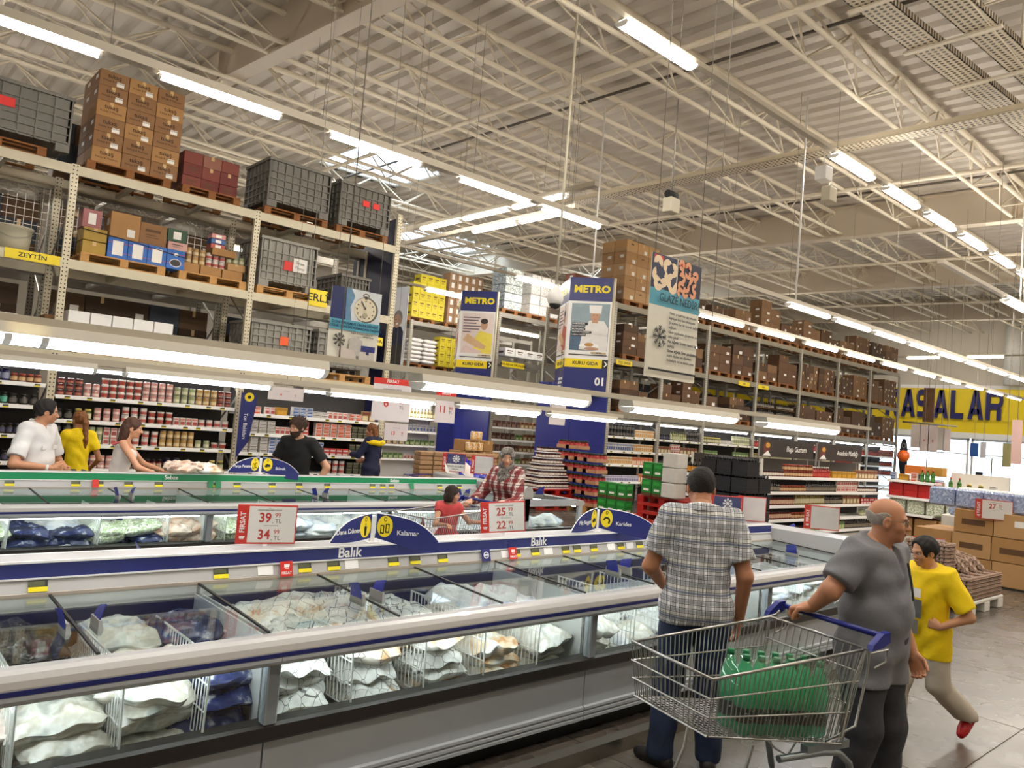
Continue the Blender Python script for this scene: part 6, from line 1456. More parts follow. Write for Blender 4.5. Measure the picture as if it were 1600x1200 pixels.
    if shirt:
        sl, hem, off = shirt.get('sleeve', .55), shirt.get('hem', .49)*H, shirt.get('off', .014)
        flare = shirt.get('flare', .0)
        def fs(P):
            d = torso(P, off)-flare*np.clip((.62*H-P[:, 2])/(.15*H), 0, 1.5)
            for s in ((-1, 1) if sl > 0 else ()):
                a, e, w_ = sh[s], A[s][0], A[s][1]
                if sl <= 1:
                    en = a+(e-a)*sl; dr = (e-a)/np.linalg.norm(e-a); q = cap(P, a, e, ra*1.1+off, ra*1.02+off+.006); q = smax(q, (P-en)@dr.astype(np.float32), .006)
                else:
                    en = e+(w_-e)*(sl-1); dr = (w_-e)/np.linalg.norm(w_-e); q = smax(arm(P, s, off+.004), np.where((P-e)@dr.astype(np.float32) > 0, (P-en)@dr.astype(np.float32), -1), .006)
                d = smin(d, q, .035)
            if shirt.get('hem', .49) < .5:
                for s in (-1, 1): d = smin(d, cap(P, hip[s]+U(0, 0, .02), Lg[s][0] if not sit else hip[s], .092*bd+off+.006, .07*bd+off+.006), .05)
            d = d+fold(P, shirt.get('fold', .0045))
            d = smax(d, hem-P[:, 2]+(.012*np.sin(P[:, 0]*9) if shirt.get('curved') else 0), .006)
            nz = neckb+U(0, .0, shirt.get('collar', .006)+.016); nrm = np.array([0, .40, .92], np.float32)
            d = smax(d, (P-nz)@nrm, .006)
            if shirt.get('vneck'): d = smax(d, -cap(P, neckb+U(0, .055, .02), neckb+U(0, .10, -shirt['vneck']), .045, .012), .006)
            if shirt.get('straps'): d = smax(d, -(np.minimum(ell(P, neckb+U(-.0, -.0, .0), (.075, .2, .085)), 9)), .01)
            return d
        lo, hi = bbox([sh[-1], sh[1], A[-1][0], A[1][0], pelvis, neckb]+([A[-1][1], A[1][1]] if sl > 1 else []), .24*max(1, B)+belly*H*.6); lo[2] = max(lo[2], hem-.03)
        np_obj('shirt', *nets(fs, lo, hi, hres), shirt['m'], o)
        if shirt.get('coll_m'):
            cn = neckb+U(0, .003, .016)
            def fc(P):
                q = P-A3(cn); q = q@rotm(0, .28, 0); rr_ = np.sqrt((q[:, 0]/1.0)**2+(q[:, 1]/1.12)**2); d = np.maximum(np.abs(rr_-.078*hs*B**.3-.35*np.maximum(0, -q[:, 2]))-.006, np.abs(q[:, 2]+.008)-.026)
                return smax(d, q[:, 1]-.085+np.abs(q[:, 0])*.7 if shirt.get('open') else d, .004)
            lo, hi = bbox([cn], .16); np_obj('collar', *nets(fc, lo, hi, .006), shirt['coll_m'], o)
    if pants:
        hz = pants.get('hem', .05)*H; off = pants.get('off', .016); top = pants.get('top', .57)*H
        def fp(P):
            if pants.get('skirt'):
                d = torso(P, off)
                for s in (-1, 1): d = smin(d, leg(P, s, off+.02), .09)
                d = smin(d, cap(P, pelvis, U(0, 0, pants['hem']), .15*bd, .2*bd), .05)
            else:
                d = smin(smin(leg(P, -1, off, 1.6), leg(P, 1, off, 1.6), .012), np.maximum(torso(P, off*.8), P[:, 2]-top), .04)
            d = d+fold(P, .005, 30); d = smax(d, P[:, 2]-top, .006); return smax(d, hz-P[:, 2], .006) if not sit else d
        pts = [hip[-1], hip[1], Lg[-1][0], Lg[1][0], Lg[-1][1], Lg[1][1], pelvis]; lo, hi = bbox(pts, .2*max(1, B)+belly*H*.3)
        if not sit: lo[2] = max(lo[2], hz-.03)
        hi[2] = min(hi[2], top+.03); np_obj('trousers' if not pants.get('skirt') else 'skirt', *nets(fp, lo, hi, hres*1.1), pants['m'], o)
    if shoes:
        for s in (-1, 1):
            an = Lg[s][1]; fw = shoes.get('dir', {}).get(s, (.12*s, 1, 0)); fw = np.array(fw, np.float32); fw /= np.linalg.norm(fw); k_ = H/1.72*shoes.get('s', 1.0); upv = np.array(shoes.get('up', {}).get(s, (0, 0, 1)), np.float32)
            base = an-upv*(.048*H-.034*k_) if not sit else an
            def fsh(P):
                d = smin(cap(P, base-fw*.05*k_, base+fw*.14*k_, .038*k_, .033*k_), cap(P, base+fw*.02*k_, base+fw*.10*k_, .044*k_, .04*k_), .02); d = smin(d, cap(P, base-fw*.03*k_, base-fw*.02*k_+upv*.05*k_, .037*k_, .036*k_), .03)
                return smax(d, -((P-base)@upv)-.032*k_, .006)
            lo, hi = bbox([base-fw*.1*k_, base+fw*.2*k_], .09*k_); sh_ = np_obj('shoe', *nets(fsh, lo, hi, .008), shoes['m'], o)
            if shoes.get('strap'):
                mb = MB().tube([base+np.array([x*.045*k_, 0, 0], np.float32)+upv*.042*k_*math.cos(x*1.2)+fw*.03*k_ for x in (-1, -.5, 0, .5, 1)], .009, 6); mb.build('strap', shoes['strap'], sh_)
            if shoes.get('sole'):
                pts_ = [base-fw*.075*k_-upv*.03*k_, base+fw*.16*k_-upv*.03*k_]; MB().tube([Vector(p) for p in pts_], .013, 6).build('sole', shoes['sole'], sh_)
    # face details
    def HP(x, y, z): return Vector(hc+(R@np.array([x, y, z], np.float32))*hs)
    for s in (-1, 1):
        mb = MB(); c = HP(s*.031, .0735, -.002)
        mb.lathe([(.001, -.0125*hs), (.008*hs, -.0095*hs), (.012*hs, 0), (.008*hs, .0095*hs), (.001, .0125*hs)], 10, 0, tuple(c)); ey = mb.build('eye', mat('#e8e2da', .2, var=0), o)
        MB().cyl(HP(s*.031, .0845, -.002), HP(s*.031, .0862, -.002), .0052*hs, 10).build('iris', mat('#23150d', .15, var=0), ey)
        MB().tube([HP(s*.014, .0915, .018), HP(s*.03, .0905, .021), HP(s*.049, .078, .015)], .0036*hs*(.75 if fem or child else 1.1), 6).build('eyebrow', mat((hair or {}).get('brow', '#1e1510'), .8, var=0), o)
    MB().tube([HP(-.022, .0935, -.0625), HP(-.008, .1, -.060), HP(.008, .1, -.060), HP(.022, .0935, -.0625)], .0042*hs, 6).build('lips', mat('#8f4f44' if not fem else '#a84a48', .45), o)
    if hair:
        st = hair['style']; rs = hair.get('r', .012)
        def fh(P):
            q = (P-A3(hc))@R/hs; wob = .004*np.sin(q[:, 0]*95+q[:, 2]*60)*np.sin(q[:, 1]*80+q[:, 2]*40)*hair.get('rough', 1)
            sk_ = ell(q, (0, -.014, .032), (.078+rs, .098+rs, .089+rs))+wob
            inner = head_sdf(P, hc, R, hs, fem, child)/hs
            if st == 'short':
                d = np.maximum(sk_, q[:, 1]-.062-.12*np.clip(q[:, 2]-.05, -1, .1)); low = -.045-.20*np.minimum(q[:, 1]+.02, 0)*-1*.6
                d = np.maximum(d, -.035-.45*np.minimum(0, q[:, 1]+.03)*0-.03*(q[:, 1] < -.03)-q[:, 2]); d = smax(d, -ell(q, (0, .085, -.02), (.062, .055, .072)), .008)
                for s in (-1, 1): d = smax(d, -ell(q, (s*.085, .004, -.022), (.024, .03, .034)), .005)
            elif st == 'fringe':
                d = np.maximum(sk_, .048-.0*q[:, 1]-.0-q[:, 2]*-1-.0) if False else np.maximum(sk_, q[:, 2]-.038+.35*np.maximum(0, q[:, 1])+.006*np.sin(q[:, 1]*70)); d = np.maximum(d, q[:, 1]-.032); d = np.maximum(d, -.062-q[:, 2])
                for s in (-1, 1): d = smax(d, -ell(q, (s*.084, -.002, -.016), (.02, .024, .036)), .005)
            elif st == 'mop':
                big = np.minimum(sk_, ell(q, (0, -.025, .045), (.10, .115, .10))+wob*2.2); d = smax(big, -ell(q, (0, .10, -.032), (.066, .07, .082)), .01); d = np.maximum(d, -.075-q[:, 2])
            elif st == 'long':
                d = smax(sk_, -ell(q, (0, .095, -.03), (.064, .062, .085)), .008); ln = hair.get('len', .4)
                tail = union([cap(q, (-.045, -.06, .0), (-.05, -.085, -ln), .05, .028), cap(q, (.045, -.06, .0), (.05, -.085, -ln), .05, .028), cap(q, (0, -.08, 0), (0, -.10, -ln*1.02), .05, .03)], .03)+wob; d = np.minimum(np.maximum(d, -.07-q[:, 2]), tail); d = smax(d, -ell(q, (0, .1, -.04), (.064, .075, .09)), .008)
            elif st == 'pony':
                d = smax(sk_, -ell(q, (0, .095, -.03), (.064, .062, .085)), .008); d = np.maximum(d, -.05-q[:, 2]); ln = hair.get('len', .4)
                d = smin(d, union([cap(q, (0, -.09, .03), (0, -.14, -.03), .03, .034), cap(q, (0, -.14, -.03), (.015, -.135, -ln*.6), .036, .034), cap(q, (.015, -.135, -ln*.6), (.02, -.12, -ln), .034, .012)], .02)+wob, .01)
            elif st == 'bob':
                d = np.minimum(sk_, union([ell(q, (s*.07, -.02, -.03), (.035, .06, .085)) for s in (-1, 1)]+[ell(q, (0, -.075, -.04), (.075, .045, .085))], .02)+wob); d = smax(d, -ell(q, (0, .1, -.03), (.06, .075, .085)), .008)
            elif st == 'scarf':
                d = smin(ell(q, (0, -.015, .03), (.095, .115, .105)), ell(q, (0, .0, -.085), (.088, .095, .075)), .04); d = smin(d, cap(q, (0, .01, -.13), (0, .03, -.26), .09, .12), .05); d = d+.004*np.sin(q[:, 2]*60+4*q[:, 0]*9); d = smax(d, -ell(q, (0, .125, -.022), (.060, .105, .084)), .008)
            if st != 'scarf' and hair.get('shell', True): d = np.maximum(d, -(inner+.012))
            return d*hs
        lo, hi = bbox([hc], .2*hs)
        if st in ('long', 'pony'): lo[2] = float(hc[2])-hair.get('len', .4)*hs-.05; lo[1] -= .06
        if st == 'scarf': lo[2] -= .22
        np_obj('headscarf' if st == 'scarf' else 'hair', *nets(fh, lo, hi, hres*.7), hair['m'], o)
        if hair.get('beard'):
            def fb(P):
                q = (P-A3(hc))@R/hs; d = head_sdf(P, hc, R, hs)/hs-.009; d = np.maximum(d, q[:, 2]+.028+.25*np.maximum(0, q[:, 1]-.03)); d = np.maximum(d, -.0-q[:, 1]); return np.maximum(d, -.13-q[:, 2])*hs
            np_obj('beard', *nets(fb, *bbox([hc], .16), hres*.6), hair['m'], o)
    if extra: extra(o, hc, R, hs, HP, A, sh, H)
    return o
HBLK = mat('#17110d', .75, var=.3, scale=70, bump=.3, bscale=120); HBRN = mat('#3a2415', .7, var=.35, scale=60, bump=.3, bscale=120); HAUB = mat('#7a4a22', .6, var=.35, scale=60, bump=.3, bscale=120); HGRY = mat('#a8a098', .8, var=.25, scale=70, bump=.2, bscale=120)
JEAN = mat('#1f2c47', .85, var=.25, scale=12, bump=.15, bscale=90); WSH = mat('#dcd9d6', .8, var=.05, scale=10, bump=.3, bscale=14); YSH = mat('#f4d200', .8, var=.07, scale=10, bump=.3, bscale=16)
BSH = mat('#0d0d0e', .85, var=.2); GSH = mat('#7a7b80', .9, var=.12, scale=120, bump=.25, bscale=14); GTR = mat('#3a3b41', .85, var=.12, bump=.3, bscale=14); NVY = mat('#161b3c', .8, var=.15, bump=.2, bscale=14)
CHK = plaid('checked_shirt', '#f2f4f7', [(0, .048, 0, .0085, '#8f918c', .6), (2, .048, 0, .0085, '#8a8f96', .6), (2, .144, .024, .009, '#e2e2cc', .3), (0, .048, .013, .0019, '#26282e', .85), (0, .048, -.013, .0019, '#26282e', .85), (0, .048, .019, .001, '#4a4d55', .8), (2, .048, .013, .0019, '#26282e', .8), (2, .048, -.013, .0019, '#26282e', .8), (2, .144, 0, .004, '#5c678c', .7)], warp=.006)
RPL = plaid('red_plaid', '#d8c8c0', [(0, .09, 0, .022, '#7d1f24', .9), (2, .09, 0, .022, '#7d1f24', .8), (0, .09, .045, .003, '#e8e0da', .9), (2, .09, .045, .003, '#2a1214', .9)])
FLR = patches('floral_cloth', ['#e6dcd4', '#c98a84', '#8a4a48', '#efe9e2'], 30, .8, .2, 20); SCF = patches('scarf_cloth', ['#3c3836', '#8d8680', '#55504c', '#a8a29a'], 24, .8, .4, 18)
# --- man in the checked shirt, leaning on the freezer with his back to the camera
def ex_check(o, hc, R, hs, HP, A, sh, H):
    MB().tube([(-.10*H, -.118, .77*H), (-.05*H, -.135, .773*H), (.05*H, -.135, .773*H), (.10*H, -.118, .77*H)], .0025, 5).build('yoke_seam', mat('#8a8a80', .9), o)
person('man in a checked short-sleeved shirt and jeans leaning on the freezer', (3.90, 2.62, 0), math.radians(42), 1.735, '#b9805e', 1.06, belly=.012, lean=.09, head=(.06, .32, 0), hres=.0085, neck=1.1,
       arms={-1: ((-.160, .02, .64), (-.10, .14, .56)), 1: ((.150, -.012, .64), (.148, .04, .485))}, hands={-1: dict(dir=(.6, .7, -.05), palm=(.2, .1, -1), curl=.25), 1: dict(dir=(-.05, .15, -1), palm=(-1, .2, 0), curl=.55)},
       legs={-1: ((-.075, .015, .275), (-.09, -.02, .045)), 1: ((.06, .02, .275), (.07, -.0, .045))}, shirt=dict(m=CHK, sleeve=.72, hem=.475, off=.020, collar=.012, coll_m=CHK, curved=True, fold=.005), pants=dict(m=JEAN, hem=.025, off=.02), shoes=dict(m=mat('#1c1715', .6), sole=mat('#c9c4bc', .6), dir={-1: (-.75, .6, 0)}), hair=dict(style='short', m=HBLK, r=.006, rough=.5), extra=ex_check)
# --- bald man with glasses holding the trolley handle
def ex_bald(o, hc, R, hs, HP, A, sh, H):
    g = mat('#8a7a5a', .3, metal=.8)
    for s in (-1, 1): MB().tube([HP(s*.031+.022*math.cos(a), .098, .0+.017*math.sin(a)) for a in [2*PI*i/14 for i in range(14)]], .0014, 5, closed=True).build('spectacle_rim', g, o); MB().tube([HP(s*.053, .096, .004), HP(s*.079, .05, .006), HP(s*.082, -.005, .0)], .0016, 5).build('temple_arm', g, o)
    MB().tube([HP(-.01, .1, .004), HP(0, .103, .007), HP(.01, .1, .004)], .0014, 5).build('bridge', g, o)
    MB().tube([(-.0, .165, .80*H), (.004, .19, .74*H), (.006, .205, .69*H)], .006, 6).build('placket', mat('#34353a', .9), o)
hd_b = math.atan2(-.99, -.06)
person('bald man with glasses in a grey polo shirt holding the trolley handle', (4.25, 1.76, 0), hd_b, 1.665, '#c48a68', 1.18, belly=.034, head=(.50, .06, 0), hres=.0085, neck=1.15,
       arms={1: ((.205, -.035, .70), (.205, -.092, .640)), -1: ((-.155, -.01, .64), (-.145, .06, .50))}, hands={1: dict(dir=(.25, -.85, -.25), palm=(.1, -.3, -1), grip=True, s=1.08), -1: dict(curl=.5)},
       legs={-1: ((-.07, .03, .28), (-.085, .01, .048)), 1: ((.07, .02, .28), (.08, -.03, .048))}, shirt=dict(m=GSH, sleeve=.78, hem=.415, off=.022, collar=.012, coll_m=GSH, vneck=.075, open=True, fold=.005), pants=dict(m=GTR, hem=.02, off=.024), shoes=dict(m=mat('#1a1715', .5)), hair=dict(style='fringe', m=HGRY, r=.0015, rough=.9, brow='#6a5c50'), extra=ex_bald)
# --- boy in the yellow shirt
def ex_boy(o, hc, R, hs, HP, A, sh, H):
    prints([(rect(-.07, .06, .70*H, .745*H), WHITEP), (rect(-.06, .07, .60*H, .69*H), mat('#5a5a58', .7)), (rect(-.05, .05, .52*H, .59*H), mat('#6a6a60', .7))], 'shirt_print', o, (0, .152, 0), PI)
hb_boy = math.atan2(-.28, -.96)
person('boy in a yellow shirt, pale trousers and red clogs walking', (5.75, 2.02, 0), math.radians(162), 1.345, '#c99470', .98, belly=.012, head=(-.25, .22, 0), child=True, hres=.0085,
       arms={-1: ((-.19, -.05, .635), (-.115, .05, .575)), 1: ((.17, .02, .65), (.15, .11, .55))}, hands={-1: dict(dir=(.8, .4, .1), palm=(.2, -1, 0), grip=True, s=.9), 1: dict(curl=.6)},
       legs={1: ((.06, .10, .275), (.06, .14, .05)), -1: ((-.06, -.02, .275), (-.085, -.21, .115))}, shirt=dict(m=YSH, sleeve=.85, hem=.40, off=.022, collar=.004, fold=.005), pants=dict(m=mat('#b9b0a0', .85, var=.08, bump=.3, bscale=14), hem=.10, off=.026), shoes=dict(m=mat('#b3121a', .45), strap=WHITEP, s=1.12, dir={1: (.1, 1, 0), -1: (-.1, .7, -.7)}, up={-1: (0, .7, .7)}), hair=dict(style='short', m=mat('#0f0b09', .7, var=.3, scale=70), r=.016, rough=.8), extra=ex_boy)
# --- far aisle: shoppers behind the vegetable freezers
def ex_watch(o, hc, R, hs, HP, A, sh, H):
    w_ = Vector(A[1][1]); e_ = Vector(A[1][0]); d = (w_-e_).normalized(); MB().cyl(w_-d*.05, w_-d*.025, .036, 12).build('wristwatch', mat('#d8d4cc', .3), o)
    for s in (-1, 1): MB().rbox(s*.085-.045, s*.085+.045, .128, .142, .70*H, .725*H, .004).build('pocket_flap', WSH, o)
person('man in a white short-sleeved shirt at the left edge', (1.70, 9.25, 0), math.radians(-42), 1.76, '#bd8764', 1.06, belly=.02, head=(.62, .12, 0), arms={1: ((.20, .0, .62), (.09, .15, .60)), -1: ((-.175, .03, .62), (-.075, .155, .575))}, hands={1: dict(dir=(-.7, .5, .1), palm=(-.2, -1, 0), curl=.7), -1: dict(dir=(.6, .5, 0), palm=(0, -1, 0), curl=.7)},
       shirt=dict(m=WSH, sleeve=.8, hem=.45, off=.02, collar=.01, coll_m=WSH, vneck=.08, open=True), pants=dict(m=GTR), shoes=dict(m=DARK), hair=dict(style='short', m=HBLK, r=.014), extra=ex_watch)
person('girl in a yellow shirt with a ponytail seen from behind', (2.36, 10.5, 0), math.radians(78), 1.63, '#b07a58', .88, fem=True, head=(.5, .05, 0), arms={-1: ((-.15, .03, .63), (-.10, .13, .57)), 1: ((.15, .0, .64), (.10, .12, .56))}, shirt=dict(m=YSH, sleeve=.6, hem=.505, off=.014), pants=dict(m=JEAN), shoes=dict(m=DARK), hair=dict(style='pony', m=HAUB, r=.008, len=.42))
def ex_red(o, hc, R, hs, HP, A, sh, H):
    MB().tube([HP(-.06, .045, .10), HP(0, .055, .115), HP(.06, .045, .10)], .006, 6).build('sunglasses', mat('#3a2a22', .2), o)
    for s in (-1, 1): MB().tube([(s*.075, .10, .74*H), (s*.085, .05, .835*H), (s*.08, -.06, .80*H)], .014, 6).build('strap', mat('#c0565a', .7), o)
    MB().tube([(.135*math.cos(a), .105*math.sin(a), .60*H) for a in [2*PI*i/18 for i in range(18)]], .009, 6, closed=True).build('belt', mat('#a8242c', .6), o)
person('woman with long brown hair in a pale floral dress reaching forward', (2.50, 9.3, 0), math.radians(-20), 1.63, '#d09a78', .9, fem=True, lean=.12, head=(0, .12, 0), arms={1: ((.165, .14, .665), (.17, .29, .615)), -1: ((-.13, .15, .67), (-.08, .30, .625))}, hands={1: dict(palm=(-.3, 0, -1), curl=.4), -1: dict(palm=(.3, 0, -1), curl=.4)},
       shirt=dict(m=mat('#e3dcd4', .8, var=.06), sleeve=0, hem=.56, off=.008, collar=-.055), pants=dict(m=FLR, skirt=True, hem=.33, top=.60), shoes=dict(m=mat('#8a5a3a', .6)), hair=dict(style='long', m=mat('#4a2a18', .6, var=.4, scale=60), r=.007, len=.55), extra=ex_red)
def ex_blk(o, hc, R, hs, HP, A, sh, H):
    w_ = Vector(A[-1][1]); d = (w_-Vector(A[-1][0])).normalized(); MB().cyl(w_-d*.075, w_-d*.01, .038, 12).build('wristband', BLACK, o)
person('bearded man in a black shirt with curly dark hair and a wristband', (4.62, 9.25, 0), math.radians(-142), 1.755, '#c99676', 1.05, head=(-.32, .12, 0), arms={-1: ((-.215, -.05, .645), (-.165, -.005, .505)), 1: ((.165, .02, .64), (.13, .12, .52))}, shirt=dict(m=BSH, sleeve=.72, hem=.46, off=.016, vneck=.03), pants=dict(m=GTR), shoes=dict(m=DARK), hair=dict(style='mop', m=HBRN, r=.016, rough=2.2, beard=True), extra=ex_blk)
def ex_wrk(o, hc, R, hs, HP, A, sh, H):
    def fy(P): return 0
    mb = MB().tube([(-.19, -.0, .80*H), (-.13, -.115, .80*H), (0, -.145, .79*H), (.13, -.115, .80*H), (.19, -.0, .80*H)], .05, 8); mb.build('yellow_yoke', YSH, o)
    text('?', .13, (.07, -.15, .70*H), o, WTXT, rot=(PI/2, 0, 0)); text('METRO', .03, (-.0, -.2, .80*H), o, INK)
person('shop worker in a navy jacket with a yellow yoke at the left rack', (7.45, 12.02, 0), math.radians(112), 1.70, '#b98365', .98, fem=True, head=(.45, .1, 0), arms={-1: ((-.16, .06, .66), (-.10, .20, .66)), 1: ((.16, .04, .65), (.10, .17, .60))}, shirt=dict(m=NVY, sleeve=1.9, hem=.44, off=.022), pants=dict(m=NVY), shoes=dict(m=DARK), hair=dict(style='long', m=HAUB, r=.010, len=.2), extra=ex_wrk)
person('woman in a patterned headscarf and red plaid shirt pushing the trolley', (5.92, 6.62, 0), math.radians(194), 1.625, '#d6a384', 1.0, fem=True, head=(.6, .10, 0), arms={-1: ((-.165, .10, .625), (-.13, .30, .605)), 1: ((.165, .10, .625), (.10, .27, .615))}, hands={-1: dict(dir=(0, .9, -.2), palm=(0, -.2, -1), grip=True), 1: dict(dir=(0, .9, -.2), palm=(0, -.2, -1), grip=True)}, shirt=dict(m=RPL, sleeve=1.85, hem=.38, off=.028, flare=.02), pants=dict(m=JEAN), shoes=dict(m=DARK), hair=dict(style='scarf', m=SCF, shell=False))
# --- child sitting in the trolley
def ex_kid(o, hc, R, hs, HP, A, sh, H): pass
kid = person('small girl in a red shirt sitting in the shopping trolley', (4.93, 6.38, .06), math.radians(258), 1.13, '#d09a78', 1.02, child=True, fem=True, sit=True, head=(.95, .1, 0), hres=.009, arms={-1: ((-.19, .06, .68), (-.29, .12, .69)), 1: ((.17, .10, .665), (.10, .20, .675))}, hands={-1: dict(s=.75, grip=True, dir=(-.9, .2, -.1), palm=(0, 0, -1)), 1: dict(s=.75, grip=True, dir=(0, .9, -.1), palm=(0, 0, -1))},
             legs={-1: ((.12, .17, .53), (.32, .10, .475)), 1: ((.22, .08, .53), (.40, .02, .475))}, shirt=dict(m=mat('#c9484a', .8, var=.1, bump=.3, bscale=16), sleeve=.35, hem=.45, off=.014), pants=dict(m=mat('#26202a', .8), hem=.4, off=.014, top=.57), shoes=dict(m=mat('#c9a284', .6), dir={-1: (.5, .2, .8), 1: (.5, -.1, .8)}, up={-1: (-.8, 0, .5), 1: (-.8, 0, .5)}, s=.9), hair=dict(style='bob', m=mat('#2a1a10', .7, var=.3, scale=60), r=.008))
# ---------------------------------------------------------------- shopping trolleys
def trolley(label, loc, heading, boy_seat=False):
    """wire trolley; local origin on the floor under the handle, +Y towards its front"""
    o = thing('shopping_trolley', label, 'trolley', loc, heading-PI/2)
    def P(u, v, t):       # u across -1..1, v along 0 rear..1 front, t height 0 floor..1 rim
        zf = .53+.12*v; zr = .965-.07*v; y0 = .10+.10*(1-t); y1 = 1.03-.02*(1-t); hw = (.295-.02*v)-(.03*(1-t))
        return Vector((u*hw, y0+(y1-y0)*v, zf+(zr-zf)*t))
    W = .0028
    def line(a, b, r, mb, n=5): mb.cyl(a, b, r, n, caps=False)
    rim = MB().tube([P(-1, 0, 1), P(-1, .5, 1), P(-1, 1, 1), P(0, 1, 1), P(1, 1, 1), P(1, .5, 1), P(1, 0, 1), P(0, 0, 1)], .0075, 7, closed=True); rim.build('rim', CHROME, o)
    for u, n in ((-1, 'side_grid'), (1, 'side_grid')):
        mb = MB()
        for i in range(33): v = .015+.97*i/32; line(P(u, v, 0), P(u, v, 1), W, mb, 4)
        for t in (.33, .66): line(P(u, 0, t), P(u, 1, t), W*1.5, mb)
        line(P(u, 0, .0), P(u, 1, .0), W*1.6, mb); mb.build(n, CHROME, o)
    mb = MB()
    for i in range(17): u = -1+2*i/16; line(P(u, 1, 0), P(u, 1, 1), W, mb, 4)
    for t in (0, .33, .66): line(P(-1, 1, t)+Vector((-.004, .008, 0)), P(1, 1, t)+Vector((.004, .008, 0)), W*1.7, mb)
    mb.build('front_grid', CHROME, o)
    mb = MB()
    for i in range(15): u = -1+2*i/14; line(P(u, 0, 0), P(u, 0, 1), W, mb, 4)
    for t in (.0, .4, .75): line(P(-1, 0, t), P(1, 0, t), W*1.5, mb)
    mb.build('rear_flap', CHROME, o)
    mb = MB()
    for i in range(21): u = -1+2*i/20; line(P(u, 0, 0), P(u, 1, 0), W*.9, mb, 4)
    for i in range(27): v = i/26; line(P(-1, v, 0), P(1, v, 0), W*.9, mb, 4)
    mb.build('floor_grid', CHROME, o)
    # handle
    HX = .315
    h = MB().cyl((-HX+.03, 0, 1.02), (HX-.03, 0, 1.02), .014, 12).build('handle', BLUE, o)
    for s in (-1, 1):
        MB().prism([(-.02, 1.0), (.03, .975), (.11, .965), (.10, .99), (.03, 1.04), (-.015, 1.045)], 0, s*HX-.016, s*HX+.016).build('handle_bracket', BLUE, o)
        MB().tube([P(s, .0, 1)+Vector((s*.006, .02, 0)), (s*.30, .06, .97), (s*.30, .03, .99)], .009, 6).build('bracket_arm', CHROME, o)
        MB().tube([P(s, .03, 1)+Vector((s*.012, 0, .0)), (s*.302, .20, .80), (s*.30, .25, .58), P(s, .15, .02)+Vector((s*.01, 0, 0)), (s*.30, .16, .62), (s*.302, .10, .85), (s*.306, .095, .955)], .006, 6).build('hinge_wire', CHROME, o)
        MB().tube([P(s, 0, 1)+Vector((s*.008, -.005, -.02)), (s*.305, -.035, .955), (s*.305, -.03, .90), (s*.30, .05, .875)], .005, 6).build('bag_hook', CHROME, o)
    # chassis
    for s in (-1, 1):
        MB().tube([(s*.24, .58, .50), (s*.25, .30, .50), (s*.25, .20, .485), (s*.255, .13, .43), (s*.262, .06, .20), (s*.265, .05, .155), (s*.25, .30, .145), (s*.225, .88, .135)], .0165, 10).build('chassis_tube', mat('#8f979c', .3, metal=.8), o)
        MB().box(s*.24-.02, s*.24+.02, .14, .42, .505, .54).build('carrier_plate', mat('#8f979c', .35, metal=.7), o)
        MB().tube([(s*.20, .86, .14), (s*.19, .74, .40), (s*.20, .70, .56)], .008, 7).build('front_strut', CHROME, o)
        MB().tube([(s*.1, .30, .50), (s*.1, .36, .43), (s*.1, .44, .47), (s*.1, .50, .515)], .005, 6).build('under_hook', CHROME, o)
        for y, x in ((.06, s*.262), (.86, s*.215)):
            c = MB().box(x-.022, x+.022, y-.03, y+.03, .06, .13).build('caster', STEEL, o, None)
            MB().cyl((x-.014, y-.01, .055), (x+.014, y-.01, .055), .055, 16).build('wheel', BLACK, c)
    MB().tube([(-.25, .30, .145), (.25, .30, .145)], .010, 7).build('cross_tube', CHROME, o); MB().tube([(-.225, .86, .135), (.225, .86, .135)], .010, 7).build('cross_tube', CHROME, o)
    return o, P
TX, TY, TH = 3.915, 1.835, math.atan2(.235, -.972)
tr, TP = trolley('large wire shopping trolley with a blue handle and green bottles', (TX, TY, 0), TH)
def t_local(p, base=(TX, TY), hd=TH):
    c, s = math.cos(hd-PI/2), math.sin(hd-PI/2); return Vector((base[0]+c*p[0]-s*p[1], base[1]+s*p[0]+c*p[1], p[2]))
def pet_material():
    m, N, L, P = new_mat('green_pet'); N.remove(P); out = N['Material Output']
    tr_, tl_, gl_ = N.new('ShaderNodeBsdfTransparent'), N.new('ShaderNodeBsdfTranslucent'), N.new('ShaderNodeBsdfGlossy'); df = N.new('ShaderNodeBsdfDiffuse')
    tr_.inputs[0].default_value = (*lin('#d2f7e6'), 1); tl_.inputs[0].default_value = (*lin('#7df2c0'), 1); df.inputs[0].default_value = (*lin('#58d8a4'), 1); gl_.inputs['Roughness'].default_value = .08
    a_, b_, c_ = N.new('ShaderNodeMixShader'), N.new('ShaderNodeMixShader'), N.new('ShaderNodeMixShader'); a_.inputs[0].default_value = .5; b_.inputs[0].default_value = .42; c_.inputs[0].default_value = .06
    L.new(tl_.outputs[0], a_.inputs[1]); L.new(df.outputs[0], a_.inputs[2]); L.new(tr_.outputs[0], b_.inputs[1]); L.new(a_.outputs[0], b_.inputs[2]); L.new(b_.outputs[0], c_.inputs[1]); L.new(gl_.outputs[0], c_.inputs[2]); L.new(c_.outputs[0], out.inputs[0]); return m
GBT = pet_material()
